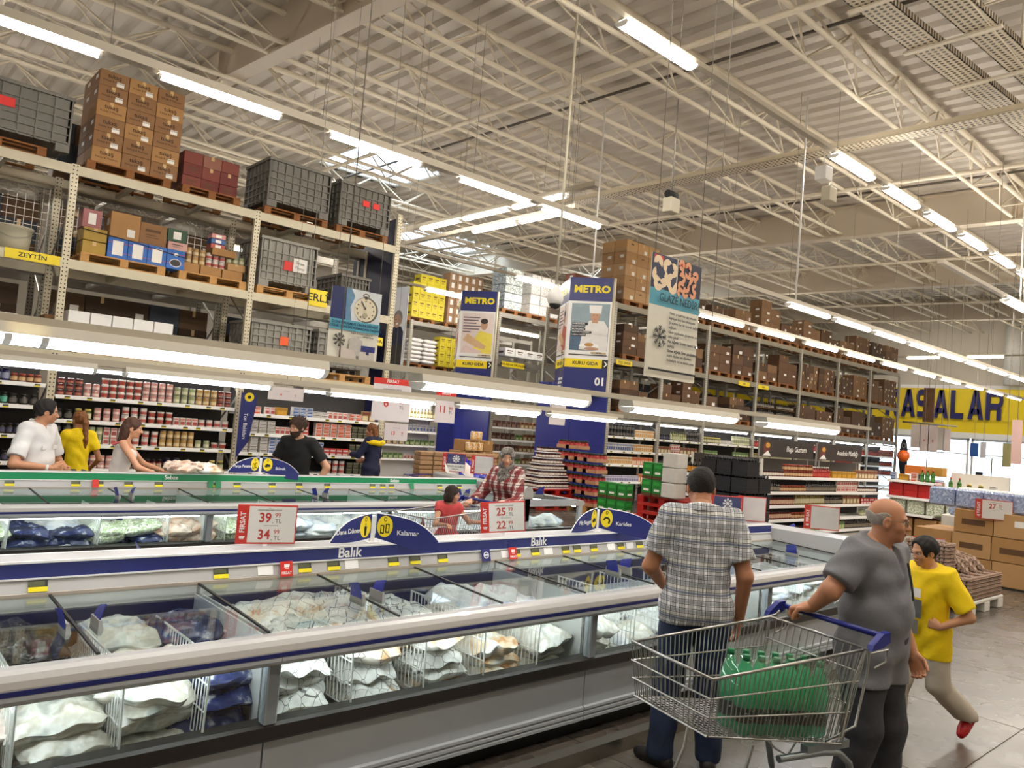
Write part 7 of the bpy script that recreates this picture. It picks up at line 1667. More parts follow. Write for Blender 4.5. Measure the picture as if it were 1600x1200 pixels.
def pet_bottle():
    r, h = .043, .335
    b = MB().lathe([(r*.75, 0), (r*.98, .012), (r, .05), (r, .06), (r, .115), (r, .125), (r*.95, .15), (r, .17), (r*.98, .21), (r*.7, .26), (r*.36, .30), (r*.34, .318)], 14)
    l = MB().lathe([(r*1.015, .055), (r*1.02, .056), (r*1.02, .118), (r*1.015, .119)], 14); c = MB().lathe([(.0165, .312), (.0165, .335), (.014, .337)], 10)
    return b.mesh('bottle_body', GBT), l.mesh('bottle_label', patches('bottle_label', ['#10231a', '#1c3a2a', '#d8dfd0'], 40, .4, 0, stops=[.5, .62, .7])), c.mesh('bottle_cap', mat('#1f7a4d', .4))
PBB, PBL, PBC = pet_bottle()
n = 0
for j in range(2):
    for i in range(6):
        pl = Vector((-.20+.095*j, .30+.094*i, 0)); fl_ = TP(0, (pl.y-.15)/.88, 0).z+.006
        w = t_local((pl.x, pl.y, fl_)); b = thing('green_bottle', 'green bottle in the trolley pack, %s row, %s from the handle' % (['near', 'far'][j], ORD[i]), 'bottle', w, .3*i, 'green bottles in the trolley')
        b.rotation_euler = (0, 0, TH); place('bottle_body', PBB, b, (0, 0, 0)); place('bottle_label', PBL, b, (0, 0, 0)); place('bottle_cap', PBC, b, (0, 0, 0))
pf = MB(); n_ = 14
def ring(z, k):
    pts = []
    for i in range(28):
        a = 2*PI*i/28; x = math.copysign(abs(math.cos(a))**.35, math.cos(a)); y = math.copysign(abs(math.sin(a))**.35, math.sin(a)); pts.append((-.152+x*.098*k+.004*math.sin(5*a+z*40), .535+y*.29*k+.004*math.cos(7*a+z*30), z))
    return pts
rings = [ring(z, k) for z, k in ((.585, .97), (.62, 1.0), (.70, 1.0), (.80, .985), (.87, .95), (.925, .90), (.945, .80))]
vs = [p for r_ in rings for p in r_]; fs = [(i*28+j, i*28+(j+1) % 28, (i+1)*28+(j+1) % 28, (i+1)*28+j) for i in range(6) for j in range(28)]
FILM = glass('pack_film', '#f4fbf6', 1.2, .07)
fo = MB().add(vs, fs, 0, True).build('shrink_film', FILM, None, (TX, TY, 0), TH-PI/2); tag(fo, 'clear shrink film around the green bottles in the trolley', 'film')
tr2, TP2 = trolley('shopping trolley with the small girl sitting inside', (5.50, 6.52, 0), math.radians(187))
bm_ = MB().lathe([(.03, 0), (.035, .01), (.035, .16), (.012, .22), (.012, .25)], 10); tag(bm_.build('red_bottle', mat('#7a1f28', .3), None, (4.52, 6.25, .63)), 'dark red bottle standing in the front of the far trolley', 'bottle')
for i in range(2): bag(['tan', 'white'][i], 4.68+.3*i, 6.66, .62, 'in the far trolley', v=0)
# ---------------------------------------------------------------- gondola shelving
GW = mat('#d9d4ca', .4, var=.04)
def gondola(label, loc, rz, L_, zs, D=.5, h=1.62, back=mat('#3a332c', .6)):
    o = thing('gondola_shelf', label, 'shelf', loc, rz)
    MB().box(0, L_, D, D+.04, 0, h).build('back_panel', back, o); MB().box(0, L_, .04, D, 0, .12).build('plinth', GW, o)
    for x in (0, L_): MB().box(x-.02, x+.02, D-.03, D+.05, 0, h).build('upright', GW, o)
    for z in zs: shelf(o, .02, L_-.02, 0, z, D-.02, tags=0, m=WHITEP)
    for z in zs:
        for x in (.02, L_-.03): MB().prism([(.02, z-.03), (D, z-.10), (D, z-.03)], 0, x, x+.012).build('bracket', GW, o)
    return o
def fill(o, L_, z, seq, where, D=.0, gap=1.05, rnd=R2):
    """stand goods on a gondola shelf (gondola may be turned)"""
    tot = sum(s[1] for s in seq); x = .03; c, s_ = math.cos(o.rotation_euler.z), math.sin(o.rotation_euler.z)
    for k, sh, st in seq:
        xe = x+(L_-.06)*sh/tot
        if k:
            me, w, h = KIND[k]; w *= gap; n = max(1, int((xe-x)/w))
            for i in range(n):
                for j in range(st):
                    lx, ly = x+(xe-x)*(i+.5)/n, .07+rnd.uniform(0, .015); item(k, (o.location.x+c*lx-s_*ly, o.location.y+s_*lx+c*ly, z+h*j), where, o.rotation_euler.z)
        x = xe
# ---------------------------------------------------------------- plastic red pallets, green boxes and black crates in the aisle
REDPL = mat('#b01d16', .4, var=.08)
def red_pallet_mesh(w=1.1, d=.85, h=.155):
    mb = MB().rbox(-w/2, w/2, -d/2, d/2, h-.03, h, .006)
    for x in (-w/2+.07, 0, w/2-.07):
        for y in (-d/2+.07, 0, d/2-.07): mb.rbox(x-.07, x+.07, y-.07, y+.07, .03, h-.03, .006)
    for y in (-d/2+.07, 0, d/2-.07): mb.rbox(-w/2, w/2, y-.07, y+.07, 0, .03, .005)
    return mb.mesh('plastic_pallet', REDPL)
RPM = red_pallet_mesh()
PX, PY = 11.9, 9.35
def prz(): return PI/2
for k in range(2): tag(place('plastic_pallet', RPM, None, (PX, PY+.35, .155*k), PI/2), 'red plastic pallet in the low stack, %s from the floor' % ORD[k], 'pallet', 'red pallets in the aisle')
for k in range(5): tag(place('plastic_pallet', RPM, None, (PX, PY-.75, .155*k), PI/2), 'red plastic pallet in the taller stack, %s from the floor' % ORD[k], 'pallet', 'red pallets in the aisle')
GBX = mat('#1f7a2c', .45, var=.08); GBX2 = mat('#5a3a1c', .6)
def green_box():
    mb = MB().rbox(-.11, .11, -.11, .11, .05, .30, .005).box(-.111, .111, -.111, .111, 0, .05, 1)
    mb.box(-.06, .06, -.1125, -.11, .09, .13, 2).box(-.08, .08, -.1125, -.11, .2, .26, 3); mb.box(-.1125, -.11, -.06, .06, .09, .13, 2).box(-.1125, -.11, -.08, .08, .2, .26, 3)
    return mb.mesh('green_box', [GBX, GBX2, PAPER, mat('#2f9a3e', .45)])
GBM = green_box()
for k in range(2):
    for i in range(3): tag(place('green_box', GBM, None, (PX-.38, PY+.62-.24*i, .31+.31*k)), 'green drink box on the low red pallets, layer %s, place %s' % (num(k), num(i)), 'box', 'green boxes on the low red pallets')
for k in range(2):
    for i in range(2): tag(place('green_box', GBM, None, (PX-.36, PY-.42-.24*i, .78+.31*k)), 'green drink box on the taller red pallets, layer %s, place %s' % (num(k), num(i)), 'box', 'green boxes on the taller red pallets')
BLKC = mat('#1d1d22', .35, var=.3, scale=25)
def bottle_crate_mesh():
    mb = MB(); w, d, h = .40, .30, .27
    mb.rbox(-w/2, w/2, -d/2, d/2, .012, h-.02, .008)
    for x in [-.15, -.05, .05, .15]:
        for y in (-.1, 0, .1): mb.cyl((x, y, h-.02), (x, y, h+.04), .02, 7)
    for z in (.0, .1, h-.03): mb.box(-w/2-.006, w/2+.006, -d/2-.006, d/2+.006, z, z+.014, 0)
    return mb.mesh('drink_crate', [BLKC])
BCM = bottle_crate_mesh(); WCD = mat('#c9c4bc', .6)
for k in range(5):
    for j in range(3):
        for i in range(2):
            if k == 4 and j == 2 and i == 0: continue
            tag(place('drink_crate', BCM, None, (PX+.15-.42*i+.55, PY-1.35-.32*j, .145+.29*k if k else .145)), 'black wrapped drink crate, layer %s, row %s, %s column' % (num(k), num(j), ['rear', 'front'][i]), 'crate', 'black drink crates')
for k in range(3): tag(MB().rbox(-.16, .16, -.16, .16, 0, .26, .012).build('white_canister', WCD, None, (PX-.4, PY-.98, .80+.27*k)), 'square white canister in the pile by the green boxes, %s from below' % ORD[k], 'canister', 'white canisters')
far_pallet((PX+.45, PY-1.7, 0), 'wooden pallet under the black drink crates', None)
# ---------------------------------------------------------------- jar display before the blue end panel
def tray_of_jars(x, y, z, kind, nx, ny, label, trm, dx=.1):
    o = thing('jar_tray', label, 'tray', (x, y, z), 0, 'trays of the jar display'); w, d = nx*dx+.02, ny*dx+.02
    MB().box(-w/2, w/2, -d/2, d/2, 0, .008).box(-w/2, w/2, -d/2, -d/2+.006, 0, .09).box(-w/2, w/2, d/2-.006, d/2, 0, .09).box(-w/2, -w/2+.006, -d/2, d/2, 0, .09).box(w/2-.006, w/2, -d/2, d/2, 0, .09).build('tray', trm, o)
    return o
KT = mat('#b98a66', .7, var=.06)
jx, jy = 13.75, 12.55
far_pallet((jx, jy-.1, 0), 'light pallet under the tall display of boxed jars', None, 1.3, .95, WOOD)
for k in range(6):
    n = 4 if k < 5 else 2
    for i in range(n):
        yy = jy+.32-.3*i; tray_of_jars(jx-.35, yy, .145+.255*k, '', 3, 3, 'cardboard tray of the jar display, row %s, place %s' % (num(k), num(i)), KT, .13)
        for a in range(3):
            for b_ in range(2):
                if b_ == 0 or (i == n-1 and a):
                    item('big_red_jar' if k > 2 else 'jam_jar' if False else 'big_red_jar', (jx-.35-.13+.13*b_ if False else jx-.48+.13*a if i == n-1 and b_ == 1 else jx-.48, yy-.13+.13*a if b_ == 0 else yy-.13, .153+.255*k), 'in the tray display before the blue panel')
# white tiered stand of jam jars with red crates
tx, ty = 12.75, 12.9
for k in range(3): tag(place('plastic_pallet', RPM, None, (tx, ty, .16*k), .0), 'red plastic pallet under the jam jars, %s from the floor' % ORD[k], 'pallet', 'red pallets under the jam jars')
for k in range(7):
    w = .55-.045*k; z = .48+.136*k; tag(MB().box(tx-w, tx+w, ty-w*.6, ty+w*.6, z, z+.02).build('white_tier', WHITEP), 'white tier of the jam jar pyramid, %s from below' % ORD[k], 'tier')
    for i in range(int(2*w/.1)): item('jam_jar', (tx-w+.05+.1*i, ty-w*.6+.06, z+.02), 'on the white tiered pyramid')
    for i in range(1, int(1.2*w/.1)): item('jam_jar', (tx-w+.05, ty-w*.6+.06+.1*i, z+.02), 'on the white tiered pyramid')
# brown paper packs piled in the gap, white packs and bins behind the vegetable freezers
PK = mat('#a5835f', .75, var=.18, bump=.3, bscale=20); pkm = MB().rbox(-.155, .155, -.11, .11, 0, .082, .012).mesh('paper_pack', PK)
c = onY(645, 742, 12.6)
for k in range(7):
    for i in range(7): tag(place('paper_pack', pkm, None, (8.75+.33*i, 12.25+.02*(k % 2), .62+.088*k), .03*((i+k) % 3-1)), 'brown paper pack beside the worker, layer %s, place %s' % (num(k), num(i)), 'pack', 'brown paper packs')
far_pallet((9.7, 12.4, .0), 'pallet under the pile of brown paper packs, near', None, 2.3)
for i in range(5): carton((8.85+.45*i, 12.4, .146), (.44, .5, .47), KRAFT2, 'brown carton under the paper packs, %s from left' % ORD[i], 'cartons under the paper packs', 'tape')
far_pallet((11.5, 14.6, 0), 'pallet under the stepped white pack display', None, 1.5); WPK = patches('white_pack_print', ['#efe9e2', '#e9c23a', '#d8863a', '#f4f0ea'], 26, .35, .1, stops=[.42, .5, .58, .66])
for k in range(5):
    for i in range(5-k//2): carton((10.85+.3*i+.12*k, 14.3, .146+.26*k), (.29, .4, .25), KRAFT, 'brown carton of the stepped display, row %s, place %s' % (num(k), num(i)), 'cartons of the stepped display', 'tape')
    for i in range(6-k): tag(MB().rbox(-.07, .07, -.05, .05, 0, .2, .02).build('white_food_pack', WPK, None, (10.9+.17*i+.12*k, 14.02, .41+.26*k)), 'white and yellow pack on the stepped display, row %s, place %s' % (num(k), num(i)), 'pack', 'white packs on the stepped display')
ga2 = gondola('brightly lit white shelf in the gap behind the brown packs', (11.5, 18.6, 0), 0, 2.2, [1.85, 1.45, 1.05, .65], .45, 2.3, WHITEP)
for i, z in enumerate((1.85, 1.45, 1.05, .65)): fill(ga2, 2.2, z, [(['nut_pouch', 'cream_carton', 'nut_pouch', 'green_pouch'][i], 3, 1), (['oil_bottle', 'milk_carton', 'green_pouch', 'spice_box'][i], 3, 1)], 'on the lit white shelf, %s row' % lv[i], gap=1.3)
lamp((12.6, 18.5, 2.32), 'lamp on top of the lit white shelf', None, w=.14, e=30.0, L_=2.0)
tag(MB().rbox(10.95, 11.3, 18.3, 18.6, 0, 2.9, .02).build('orange_pillar', mat('#d98a12', .5)), 'orange pillar left of the lit white shelf', 'pillar'); tag(MB().rbox(10.3, 10.95, 18.4, 18.5, 0, 2.7, .01).build('dark_door', mat('#241e1a', .6)), 'dark panel left of the orange pillar', 'panel')
# wire bin with bags, and blue sacks
bc = onY(690, 748, 9.9)
bn = thing('wire_bin', 'shallow wire bin with leaflets behind the green strip', 'bin', (7.6, 9.9, 0), 0); mb = MB()
for i in range(17):
    x = -.6+1.2*i/16; mb.cyl((x, -.4, .3), (x, -.4, .95), .003, 4, caps=False); mb.cyl((x, .4, .3), (x, .4, .95), .003, 4, caps=False)
for i in range(11):
    y = -.4+.8*i/10; mb.cyl((-.6, y, .3), (-.6, y, .95), .003, 4, caps=False); mb.cyl((.6, y, .3), (.6, y, .95), .003, 4, caps=False)
mb.build('grid', CHROME, bn); MB().tube([(-.6, -.4, .95), (.6, -.4, .95), (.6, .4, .95), (-.6, .4, .95)], .008, 6, closed=True).build('rim', BLUE, bn); MB().box(-.6, .6, -.4, .4, .28, .30).build('base', STEEL, bn)
for s in (-1, 1):
    for t in (-1, 1): MB().cyl((s*.58, t*.38, 0), (s*.58, t*.38, .3), .012, 6).build('leg', STEEL, bn)
for i in range(4): bag('tan' if i % 2 else 'white', 7.25+.24*i, 9.8, .62, 'in the wire bin', v=i % 3)
BSK = mat('#1d2aa8', .25, var=.15, bump=.5, bscale=10)
bq = onY(737, 728, 10.2)
for i in range(2): tag(pillow_mesh(.5, .3, .42, 10, 8, seed=30+i, lump=.3).build('blue_sack', BSK, None, (bq[0]-.1+.35*i, 10.2, .78)), ['crumpled blue plastic sack behind the snowflake sign', 'second blue plastic sack behind the blank sign'][i], 'sack')
tag(MB().rbox(bq[0]-.5, bq[0]+.75, 9.95, 10.5, 0, .78, .02).build('display_table', FWHITE), 'low white display chest under the blue sacks', 'chest')
for i in range(2):
    l = MB().box(-.2, .2, -.003, .003, 0, .28).build('leaflet', PAPER, None, (7.45+.3*i, 9.62, .98)); l.rotation_euler = (-.5, .5, .2); tag(l, ['white leaflet leaning in the wire bin, left one', 'white leaflet leaning in the wire bin, right one'][i], 'leaflet')
bag('tan', 2.98, 8.60, 1.07, 'lying on the ledge of the green strip', v=1); bag('fillet', 3.22, 8.60, 1.07, 'lying on the ledge of the green strip', v=0)
# ---------------------------------------------------------------- gondolas on the right
gA = onY(1195, 745, 7.55); gB = onY(1375, 745, 7.55); LA = float(gB[0]-gA[0])
zA = [1.30, 1.01, .75, .48, .22]
ga = gondola('long gondola of sauces below the dark headboards', (gA[0], 7.55, 0), 0, LA, zA)
SA = [[('jam_jar', 2, 1), ('amber_jar', 3, 2), ('ketchup_bottle', 2, 1), ('yellow_pack', 3, 1), ('nut_pouch', 3, 1)], [('soy_bottle', 2, 1), ('amber_jar', 3, 1), ('soy_bottle', 4, 1), ('spice_box', 3, 2), ('jam_jar', 3, 1)], [('red_jar', 3, 1), ('syrup_bottle', 0, 1), ('oil_bottle', 3, 1), ('soy_bottle', 2, 1), ('nut_pouch', 2, 1), ('red_pack', 2, 2)], [('red_jar', 3, 1), ('amber_jar', 3, 1), ('oil_bottle', 2, 1), (None, 3, 1), ('green_can', 2, 1)], [('jam_jar', 4, 1), ('green_pouch', 3, 1), ('soy_bottle', 3, 1)]]
for i, z in enumerate(zA): fill(ga, LA, z, [q for q in SA[i] if q[1]], 'on the sauce gondola, %s shelf' % lv[i])
ge = gondola('end shelf of dark bottles with orange labels beside the checked shirt', (gA[0]-.5, 9.1, 0), -PI/2, 1.5, [1.22, .83, .42], .42)
for z, i in ((1.22, 0), (.83, 1)): fill(ge, 1.5, z, [('syrup_bottle', 3, 1)], 'on the end shelf, %s row' % ['upper', 'lower'][i])
for q, (x0, txt, l) in enumerate(((.1, 'Baga Gustum', 'dark headboard with a hat picture over the sauce gondola'), (LA*.47, 'Anadolu Mutfağı', 'second dark headboard over the sauce gondola'))):
    hw = LA*.42; o = thing('headboard', l, 'sign', (gA[0]+x0+hw/2, 7.75, 1.66), 0)
    MB().box(-hw/2, hw/2, 0, .02, 0, .34).build('board', mat('#2a211c', .5), o); MB().box(-hw/2-.02, -hw/2, -.005, .025, -.12, .35).build('edge', STEEL, o)
    text(txt, .15, (hw*.16, -.002, .17), o, WTXT, shear=.25); prints([(ellipse(-hw*.38, .16, .12, .13, 16), mat('#6a2c1c', .6)), (ellipse(-hw*.36, .22, .08, .05, 12), mat('#c9952c', .6)), ([(-hw*.45, .02), (-hw*.30, .02), (-hw*.36, .12)], WHITEP)], 'picture', o, (0, -.001, 0))
    for s in (-1, 1): MB().box(s*hw*.42-.012, s*hw*.42+.012, .02, .04, -.5, .3).build('support', STEEL, o)
pC = onX(1385, 742, 18.2); pD = onX(1462, 748, 18.2); LC = float(pC[1]-pD[1])
gc = gondola('cross gondola with red boxes behind the bald man', (18.2, pC[1], 0), -PI/2, LC, [1.34, .98, .62], .5, 1.36, RED)
RBX = mat('#b9201c', .45, var=.12, scale=12); WGB = patches('veg_bag_print', ['#e8e6de', '#8fa56a', '#f2f1ec', '#c9d0b8'], 20, .4, .1)
for k in range(2):
    for i in range(5): tag(MB().rbox(-.15, .15, -.15, .15, 0, .145, .008).box(-.1505, -.15, -.1, .1, .03, .08).build('red_box', [RBX], None, (18.42, pC[1]-.19-.315*i, .98+.146*k)), 'red box on the cross gondola, layer %s, place %s' % (num(k), num(i)), 'box', 'red boxes on the cross gondola')
for i in range(4): tag(MB().rbox(-.1, .1, -.18, .18, 0, .3, .03).build('rice_bag', WGB, None, (18.38, pC[1]-.22-.4*i, .62)), 'white and green rice bag on the cross gondola, %s from left' % ORD[i], 'bag', 'rice bags on the cross gondola')
for i in range(3): carton((18.5, pC[1]-.35-.5*i, .12), (.45, .45, .4), KRAFT, 'brown box at the foot of the cross gondola, %s from left' % ORD[i], 'boxes at the foot of the cross gondola', 'hole', rz=-PI/2)
fill(gc, LC, 1.34, [('blue_pack', 2, 3), ('yellow_pack', 2, 1), ('orange_pack', 2, 3), ('green_bottle', 3, 1)], 'on top of the cross gondola')
for i, (m_, zz) in enumerate(((mat('#c9702a', .5), 1.62), (mat('#b98a3a', .5), 1.62))): tag(MB().rbox(-.15, .15, -.17, .17, 0, .2, .01).build('orange_box', m_, None, (18.5, pC[1]-.5-.45*i, zz-.13)), ['orange box on the cross gondola top', 'amber box on the cross gondola top'][i], 'box')
pE = onX(1562, 752, 18.6); LE = float(pD[1]-pE[1])
ge2 = gondola('cross gondola with sacks, green bottles and olive jars', (18.6, pD[1]-.03, 0), -PI/2, LE, [1.22, .95], .5, 1.6, GW)
fill(ge2, LE, 1.22, [('green_bottle', 4, 1), ('pickle_jar', 5, 1), ('white_pack', 3, 3)], 'on the sack gondola, upper row', gap=1.5); fill(ge2, LE, .95, [(None, 4, 1), ('pickle_jar', 4, 1), ('white_pack', 3, 3)], 'on the sack gondola, lower row', gap=1.5)
SKM = pillow_mesh(.55, .4, .13, 10, 8, seed=77, lump=.08).mesh('flour_sack', mat('#c9c8cc', .55, var=.1, scale=20))
for k in range(6):
    for i in range(2): tag(place('flour_sack', SKM, None, (18.75, pD[1]-.35-.6*i, .125+.125*k), PI/2), 'white sack in the cross gondola, layer %s, pile %s' % (num(k), num(i)), 'sack', 'white sacks in the cross gondola')
# ---------------------------------------------------------------- eggs, cartons and water on the open floor
EGG = mat('#9a8170', .8, var=.15, scale=30, bump=.3, bscale=40)
def egg_tray_mesh():
    mb = MB(); n, m_, p = 6, 5, .05
    w, d = n*p, m_*p; mb.box(-w/2, w/2, -d/2, d/2, .018, .026)
    for i in range(n):
        for j in range(m_):
            x, y = -w/2+p*(i+.5), -d/2+p*(j+.5); edge = i in (0, n-1) or j in (0, m_-1)
            if edge: mb.cyl((x, y, 0), (x, y, .05), .012, 5, .023)
    return mb.mesh('egg_tray', EGG)
ETM = egg_tray_mesh()
WPL = mat('#d9d6d0', .5, var=.05)
wp = MB(); w_, d_ = 1.25, 1.0
wp.rbox(-w_/2, w_/2, -d_/2, d_/2, .12, .16, .008)
for x in (-w_/2+.1, 0, w_/2-.1):
    for y in (-d_/2+.09, 0, d_/2-.09): wp.rbox(x-.1, x+.1, y-.09, y+.09, 0, .12, .008)
ex, ey = 11.25, 3.75
tag(wp.build('plastic_pallet', WPL, None, (ex, ey, 0)), 'white plastic pallet under the egg trays', 'pallet')
gp = 'egg trays piled on the white pallet'; EGN = [-1]
def egg_stack(x, y, n, z0=.162, rz=0.0, label='grey cardboard egg tray in the pile on the white pallet'):
    EGN[0] += 1
    for k in range(n): tag(place('egg_tray', ETM, None, (x+.003*math.sin(k*2.1), y+.003*math.cos(k*1.7), z0+.047*k), rz), 'grey egg tray on the white pallet, pile %s, layer %s' % (num(EGN[0]), num(k)), 'egg tray', gp)
for i in range(4):
    egg_stack(ex-.47+.31*i, ey-.36, 6 if i > 0 else 6)
    egg_stack(ex-.47+.31*i, ey-.09, 14 if i == 0 else 6)
    if i < 2: egg_stack(ex-.47+.31*i, ey+.18, 14 if i == 0 else 12)
for i in range(3):
    for k in range(3):
        o = place('egg_tray', ETM, None, (ex-.1+.3*i, ey-.16+.05*k, .47+.048*k), rot=(.28, -.05, .35)); tag(o, 'tilted egg tray sliding on the pile, layer %s, place %s' % (num(k), num(i)), 'egg tray', 'tilted egg trays')
cbx, cby = 13.6, 3.6
fp = onZ(1600, 930, 0)
R5 = random.Random(31); KB = mat('#a87f4c', .7, var=.08, scale=4)
for k in range(3):
    for i in range(5):
        for j in range(2):
            if k == 2 and i > 3: continue
            carton((cbx+.26+.53*j, cby-1.1+.56*i+.02*(k % 2), .02+.37*k), (.52, .55, .36), KB if (i+k) % 2 else KRAFT3, 'large brown carton in the floor pile, layer %s, place %s%s' % (num(k), num(i), ', behind' if j else ''), 'large cartons of the floor pile', R5.choice(['hole', 'label', 'print']), rz=0)
tag(MB().box(cbx-.05, cbx+1.15, cby-1.45, cby+1.5, 0, .018).build('floor_board', DARK), 'dark board under the large carton pile', 'board')
WTR = patches('water_pack', ['#8f9fc0', '#aab6d2', '#7d8eb4', '#c4cce0'], 14, .15, .3, 20); WTG = patches('water_pack_green', ['#2f7a34', '#58a04a', '#c9dcc0'], 14, .15, .3, 20)
for i in range(7): tag(MB().rbox(-.14, .14, -.19, .19, 0, .30, .03).build('water_pack', WTR if i < 5 else WTG, None, (cbx+.25, cby+1.1-.40*i, 1.13)), 'shrink wrapped %s bottle pack on the carton pile, %s along' % ('blue' if i < 5 else 'green', ORD[i]), 'pack', 'bottle packs on the carton pile')
for i in range(6): tag(MB().rbox(-.2, .2, -.22, .22, 0, .34, .03).build('water_pack', WTR, None, (cbx+1.9, cby+1.3-.48*i, .9)), 'blue bottle pack in the row behind the carton pile, %s along' % ORD[i], 'pack', 'bottle packs behind the carton pile')
tag(MB().rbox(cbx+1.6, cbx+2.2, cby-1.6, cby+1.6, 0, .9, .02).build('white_bench', GW), 'white display bench carrying bottle packs', 'bench')
for i in range(5): tag(MB().rbox(-.25, .25, -.28, .28, 0, .16, .03).build('tissue_pack', PACKW, None, (cbx+1.9, cby+1.1-.6*i, 1.245)), 'white wrapped tissue pack on the bottle packs, %s along' % ORD[i], 'pack', 'tissue packs')
p = onX(1552, 812, cbx-.06); sign_board('price sign reading 27 on the carton pile', (p[0], p[1], p[2]), -PI/2+.45, .5, .3, 'price', [('27', '90')], .0)
p = onX(1456, 845, 12.2); sign_board('blank red edged sign behind the egg pile', (p[0]-.1, p[1], p[2]-.25), -PI/2+.5, .42, .3, 'blank', None, .0)
MB_ = MB().cyl((0, 0, 0), (0, 0, 1), .01, 6)
# ---------------------------------------------------------------- signs and stands towards the tills
def till_sheet(px0, px1, py0, py1, X, label, m, name='till_sign', txt=None):
    a, b = onX(px0, py0, X), onX(px1, py1, X); w = abs(a[1]-b[1]); h = abs(a[2]-b[2])
    o = thing(name, label, 'sign', (X, (a[1]+b[1])/2, min(a[2], b[2])), -PI/2)
    MB().box(-w/2, w/2, 0, .02, 0, h).build('sheet', m, o); MB().cyl((0, .01, h), (0, .01, 8.2-o.location.z), .008, 4).build('suspension_wire', STEEL, o)
    if txt: text(txt, w*.4, (0, -.003, h*.4), o, REDT, bold=.02)
    return o
PKS = mat('#d8c9c4', .6, var=.06)
till_sheet(1444, 1458, 606, 660, 30.0, 'narrow dark banner hanging before the yellow wall', mat('#6a4a34', .6, var=.4, scale=1.2))
till_sheet(1424, 1437, 663, 700, 29.0, 'first of the pale price sheets hung before the tills', mat('#cfc4bc', .6)); till_sheet(1438, 1450, 664, 705, 29.0, 'second of the pale price sheets hung before the tills', PKS, txt='9'); till_sheet(1451, 1464, 664, 706, 29.0, 'third of the pale price sheets hung before the tills', mat('#d2c4c0', .6), txt='5'); till_sheet(1466, 1474, 668, 704, 29.0, 'fourth of the pale price sheets hung before the tills', mat('#b9b4ac', .6)); till_sheet(1475, 1484, 670, 706, 29.0, 'fifth of the pale price sheets hung before the tills', PKS)
till_sheet(1516, 1528, 692, 714, 40.0, 'blue board hanging at the tills', mat('#2a62b0', .5)); till_sheet(1567, 1579, 692, 730, 26.0, 'grey and yellow panel hanging near the right edge', mat('#8f8a5a', .5, var=.2, scale=2)); till_sheet(1582, 1595, 656, 726, 22.0, 'tall pinkish banner hanging at the right edge', mat('#c9a8a0', .6, var=.2, scale=1)); till_sheet(1532, 1540, 690, 716, 30.0, 'small pale strip hanging beside the blue board', mat('#c4c4c8', .6))
tk = onX(1425, 661, 29.0); rb_ = MB().cyl((29, onX(1424, 662, 29.0)[1]+.3, onX(1424, 662, 29.0)[2]+.05), (29, onX(1485, 668, 29.0)[1]-.2, onX(1485, 668, 29.0)[2]+.05), .03, 6); tag(rb_.build('hanging_bar', STEEL), 'grey bar from which the pale price sheets hang', 'bar')
pp = onX(1411, 735, 32.3); o = thing('aisle_fin', 'dark oval name fin at the end of the long rack', 'sign', (32.25, pp[1], .8), -PI/2); MB().prism([(z*.8+1.0, x*.16) for x, z in ellipse(0, 0, 1, 1, 18)], 1, -.01, .02).build('fin', mat('#14182c', .5), o); prints([(ellipse(0, 1.5, .09, .11, 14), GREYP), (ellipse(0, 1.5, .05, .06, 10), INK)], 'roundel', o, (0, -.011, 0))
bq = onX(1411, 722, 27.0); mb = MB().lathe([(.02, 0), (.14, .06), (.2, .18), (.19, .3), (.11, .38), (.01, .4)], 14); tag(mb.build('orange_balloon', mat('#e0661c', .4), None, (27.0, bq[1], bq[2])), 'round orange balloon over the boxes near the tills', 'balloon')
# checkout desks in front of the windows
for i in range(4):
    y = 6.0+2.6*i; o = thing('checkout_desk', 'grey checkout desk before the bright windows, %s from the right' % ORD[i], 'desk', (38.5, y, 0), 0, 'checkout desks')
    MB().rbox(-1.2, 1.2, -.3, .3, 0, .9, .02).build('counter', mat('#9a948c', .5), o); MB().rbox(-.2, .3, .3, .7, 0, 1.1, .02).build('till_stand', mat('#3a3a44', .5), o); MB().box(.0, .03, .35, .65, 1.1, 1.45).build('screen', DARK, o); MB().cyl((-1.1, -.3, 0), (-1.1, -.3, 2.1), .03, 8).build('lamp_pole', STEEL, o)
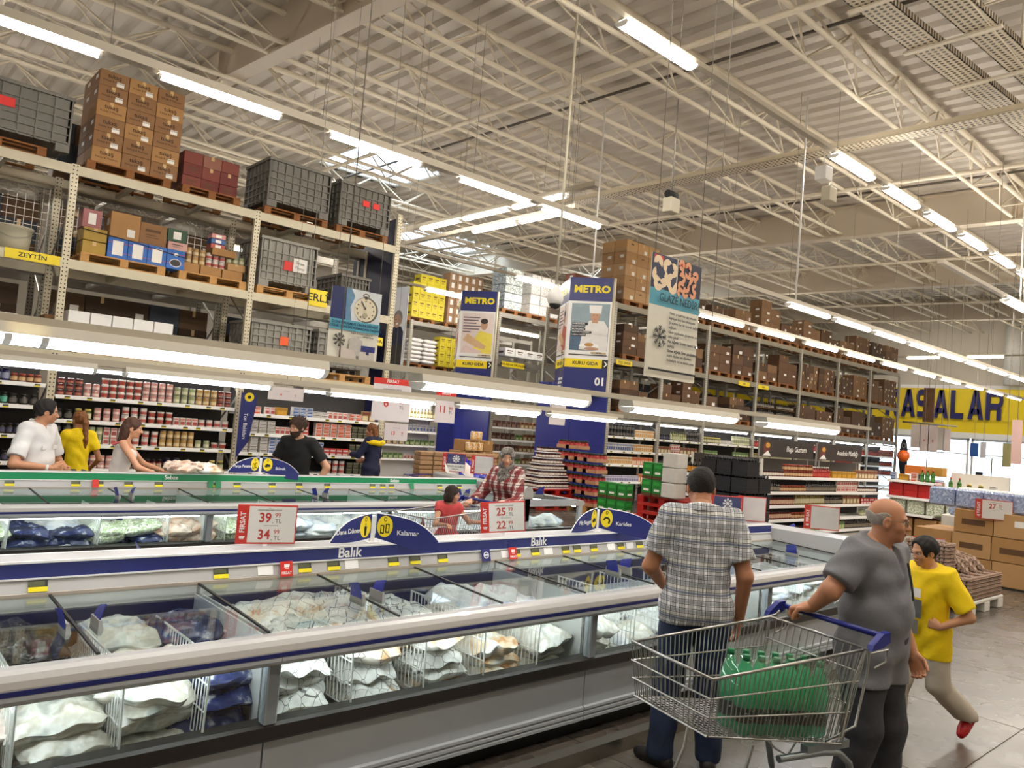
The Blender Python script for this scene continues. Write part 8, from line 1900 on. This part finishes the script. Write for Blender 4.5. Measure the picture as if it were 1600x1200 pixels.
# ---------------------------------------------------------------- small ceiling things
q1, q0 = onY(868, 462, 8.0), onY(893, 245, 8.0)
o = thing('dome_camera', 'white dome camera on a long tube left of the chef poster', 'camera', (q1[0], 8.0, q1[2]), 0)
MB().cyl((0, 0, .05), (0, 0, 4.9), .019, 8).build('drop_tube', CREAM, o); MB().lathe([(.05, -.14), (.10, -.12), (.12, -.05), (.11, .03), (.05, .12), (.03, .16)], 16).build('housing', WHITEP, o); MB().lathe([(.005, -.2), (.05, -.19), (.085, -.15), (.09, -.12)], 16).build('dome', mat('#1a1714', .1), o)
b = onY(1287, 272, 6.25); o = thing('ceiling_box', 'white box with a small lamp hanging under the central lamp row', 'box', (b[0], 6.25, b[2]-.12), 0); MB().rbox(-.12, .12, -.1, .1, 0, .24, .01).build('body', WHITEP, o); MB().rbox(.1, .35, -.08, .08, -.3, -.05, .01).build('lower_box', CREAM, o); MB().tube([(.0, 0, .24), (.12, 0, .24), (.22, 0, .1), (.22, 0, -.05)], .012, 6).build('arm', WHITE, o); MB().cyl((0, 0, .24), (0, 0, .62), .01, 5).build('drop_rod', WHITE, o)
b = onY(1049, 310, 7.0); o = thing('surveillance_camera', 'small black camera on a cream box below the roof', 'camera', (b[0], 7.0, b[2]), 0); MB().rbox(-.1, .12, -.08, .08, -.22, 0, .01).build('body', CREAM, o); MB().cyl((-.1, 0, .05), (.1, 0, .05), .06, 10).build('lens_unit', BLACK, o); MB().cyl((0, 0, .1), (0, 0, 1.5), .012, 5).build('drop_rod', STEEL, o)
for i, (px, py0, py1, Y) in enumerate(((1247, 305, 472, 6.75), (1598, 300, 470, 5.0), (930, 340, 432, 10.0))):
    a, c = onY(px, py0, Y), onY(px-4, py1, Y); tag(MB().cyl((c[0], Y, c[2]), (c[0], Y, roofz(Y)-.8), .018, 6).build('drop_rod', WHITE), ['white drop rod above the lower till row', 'white drop rod at the right edge', 'grey drop rod above the chef poster'][i], 'rod')
# ---------------------------------------------------------------- lettering becomes plain mesh
SNI = [0]
bpy.context.view_layer.update()
dg = bpy.context.evaluated_depsgraph_get()
for o in TEXTS:
    me = bpy.data.meshes.new_from_object(o.evaluated_get(dg)); n_ = o.name.split('.')[0]; par, l, r_, s_ = o.parent, o.location.copy(), o.rotation_euler.copy(), o.scale.copy()
    cu = o.data; bpy.data.objects.remove(o); bpy.data.curves.remove(cu)
    q = place(n_, me, par, l, rot=r_); q.scale = s_
    if par is None: tag(q, 'white word %s' % (['Balık on the blue strip by the wing sign', 'Balık on the blue strip under the tilted price sign', 'Sebze on the green strip at the left', 'Sebze on the green strip at the right'][SNI[0]]), 'lettering'); SNI[0] += 1
print('COUNTS', PCOUNT)
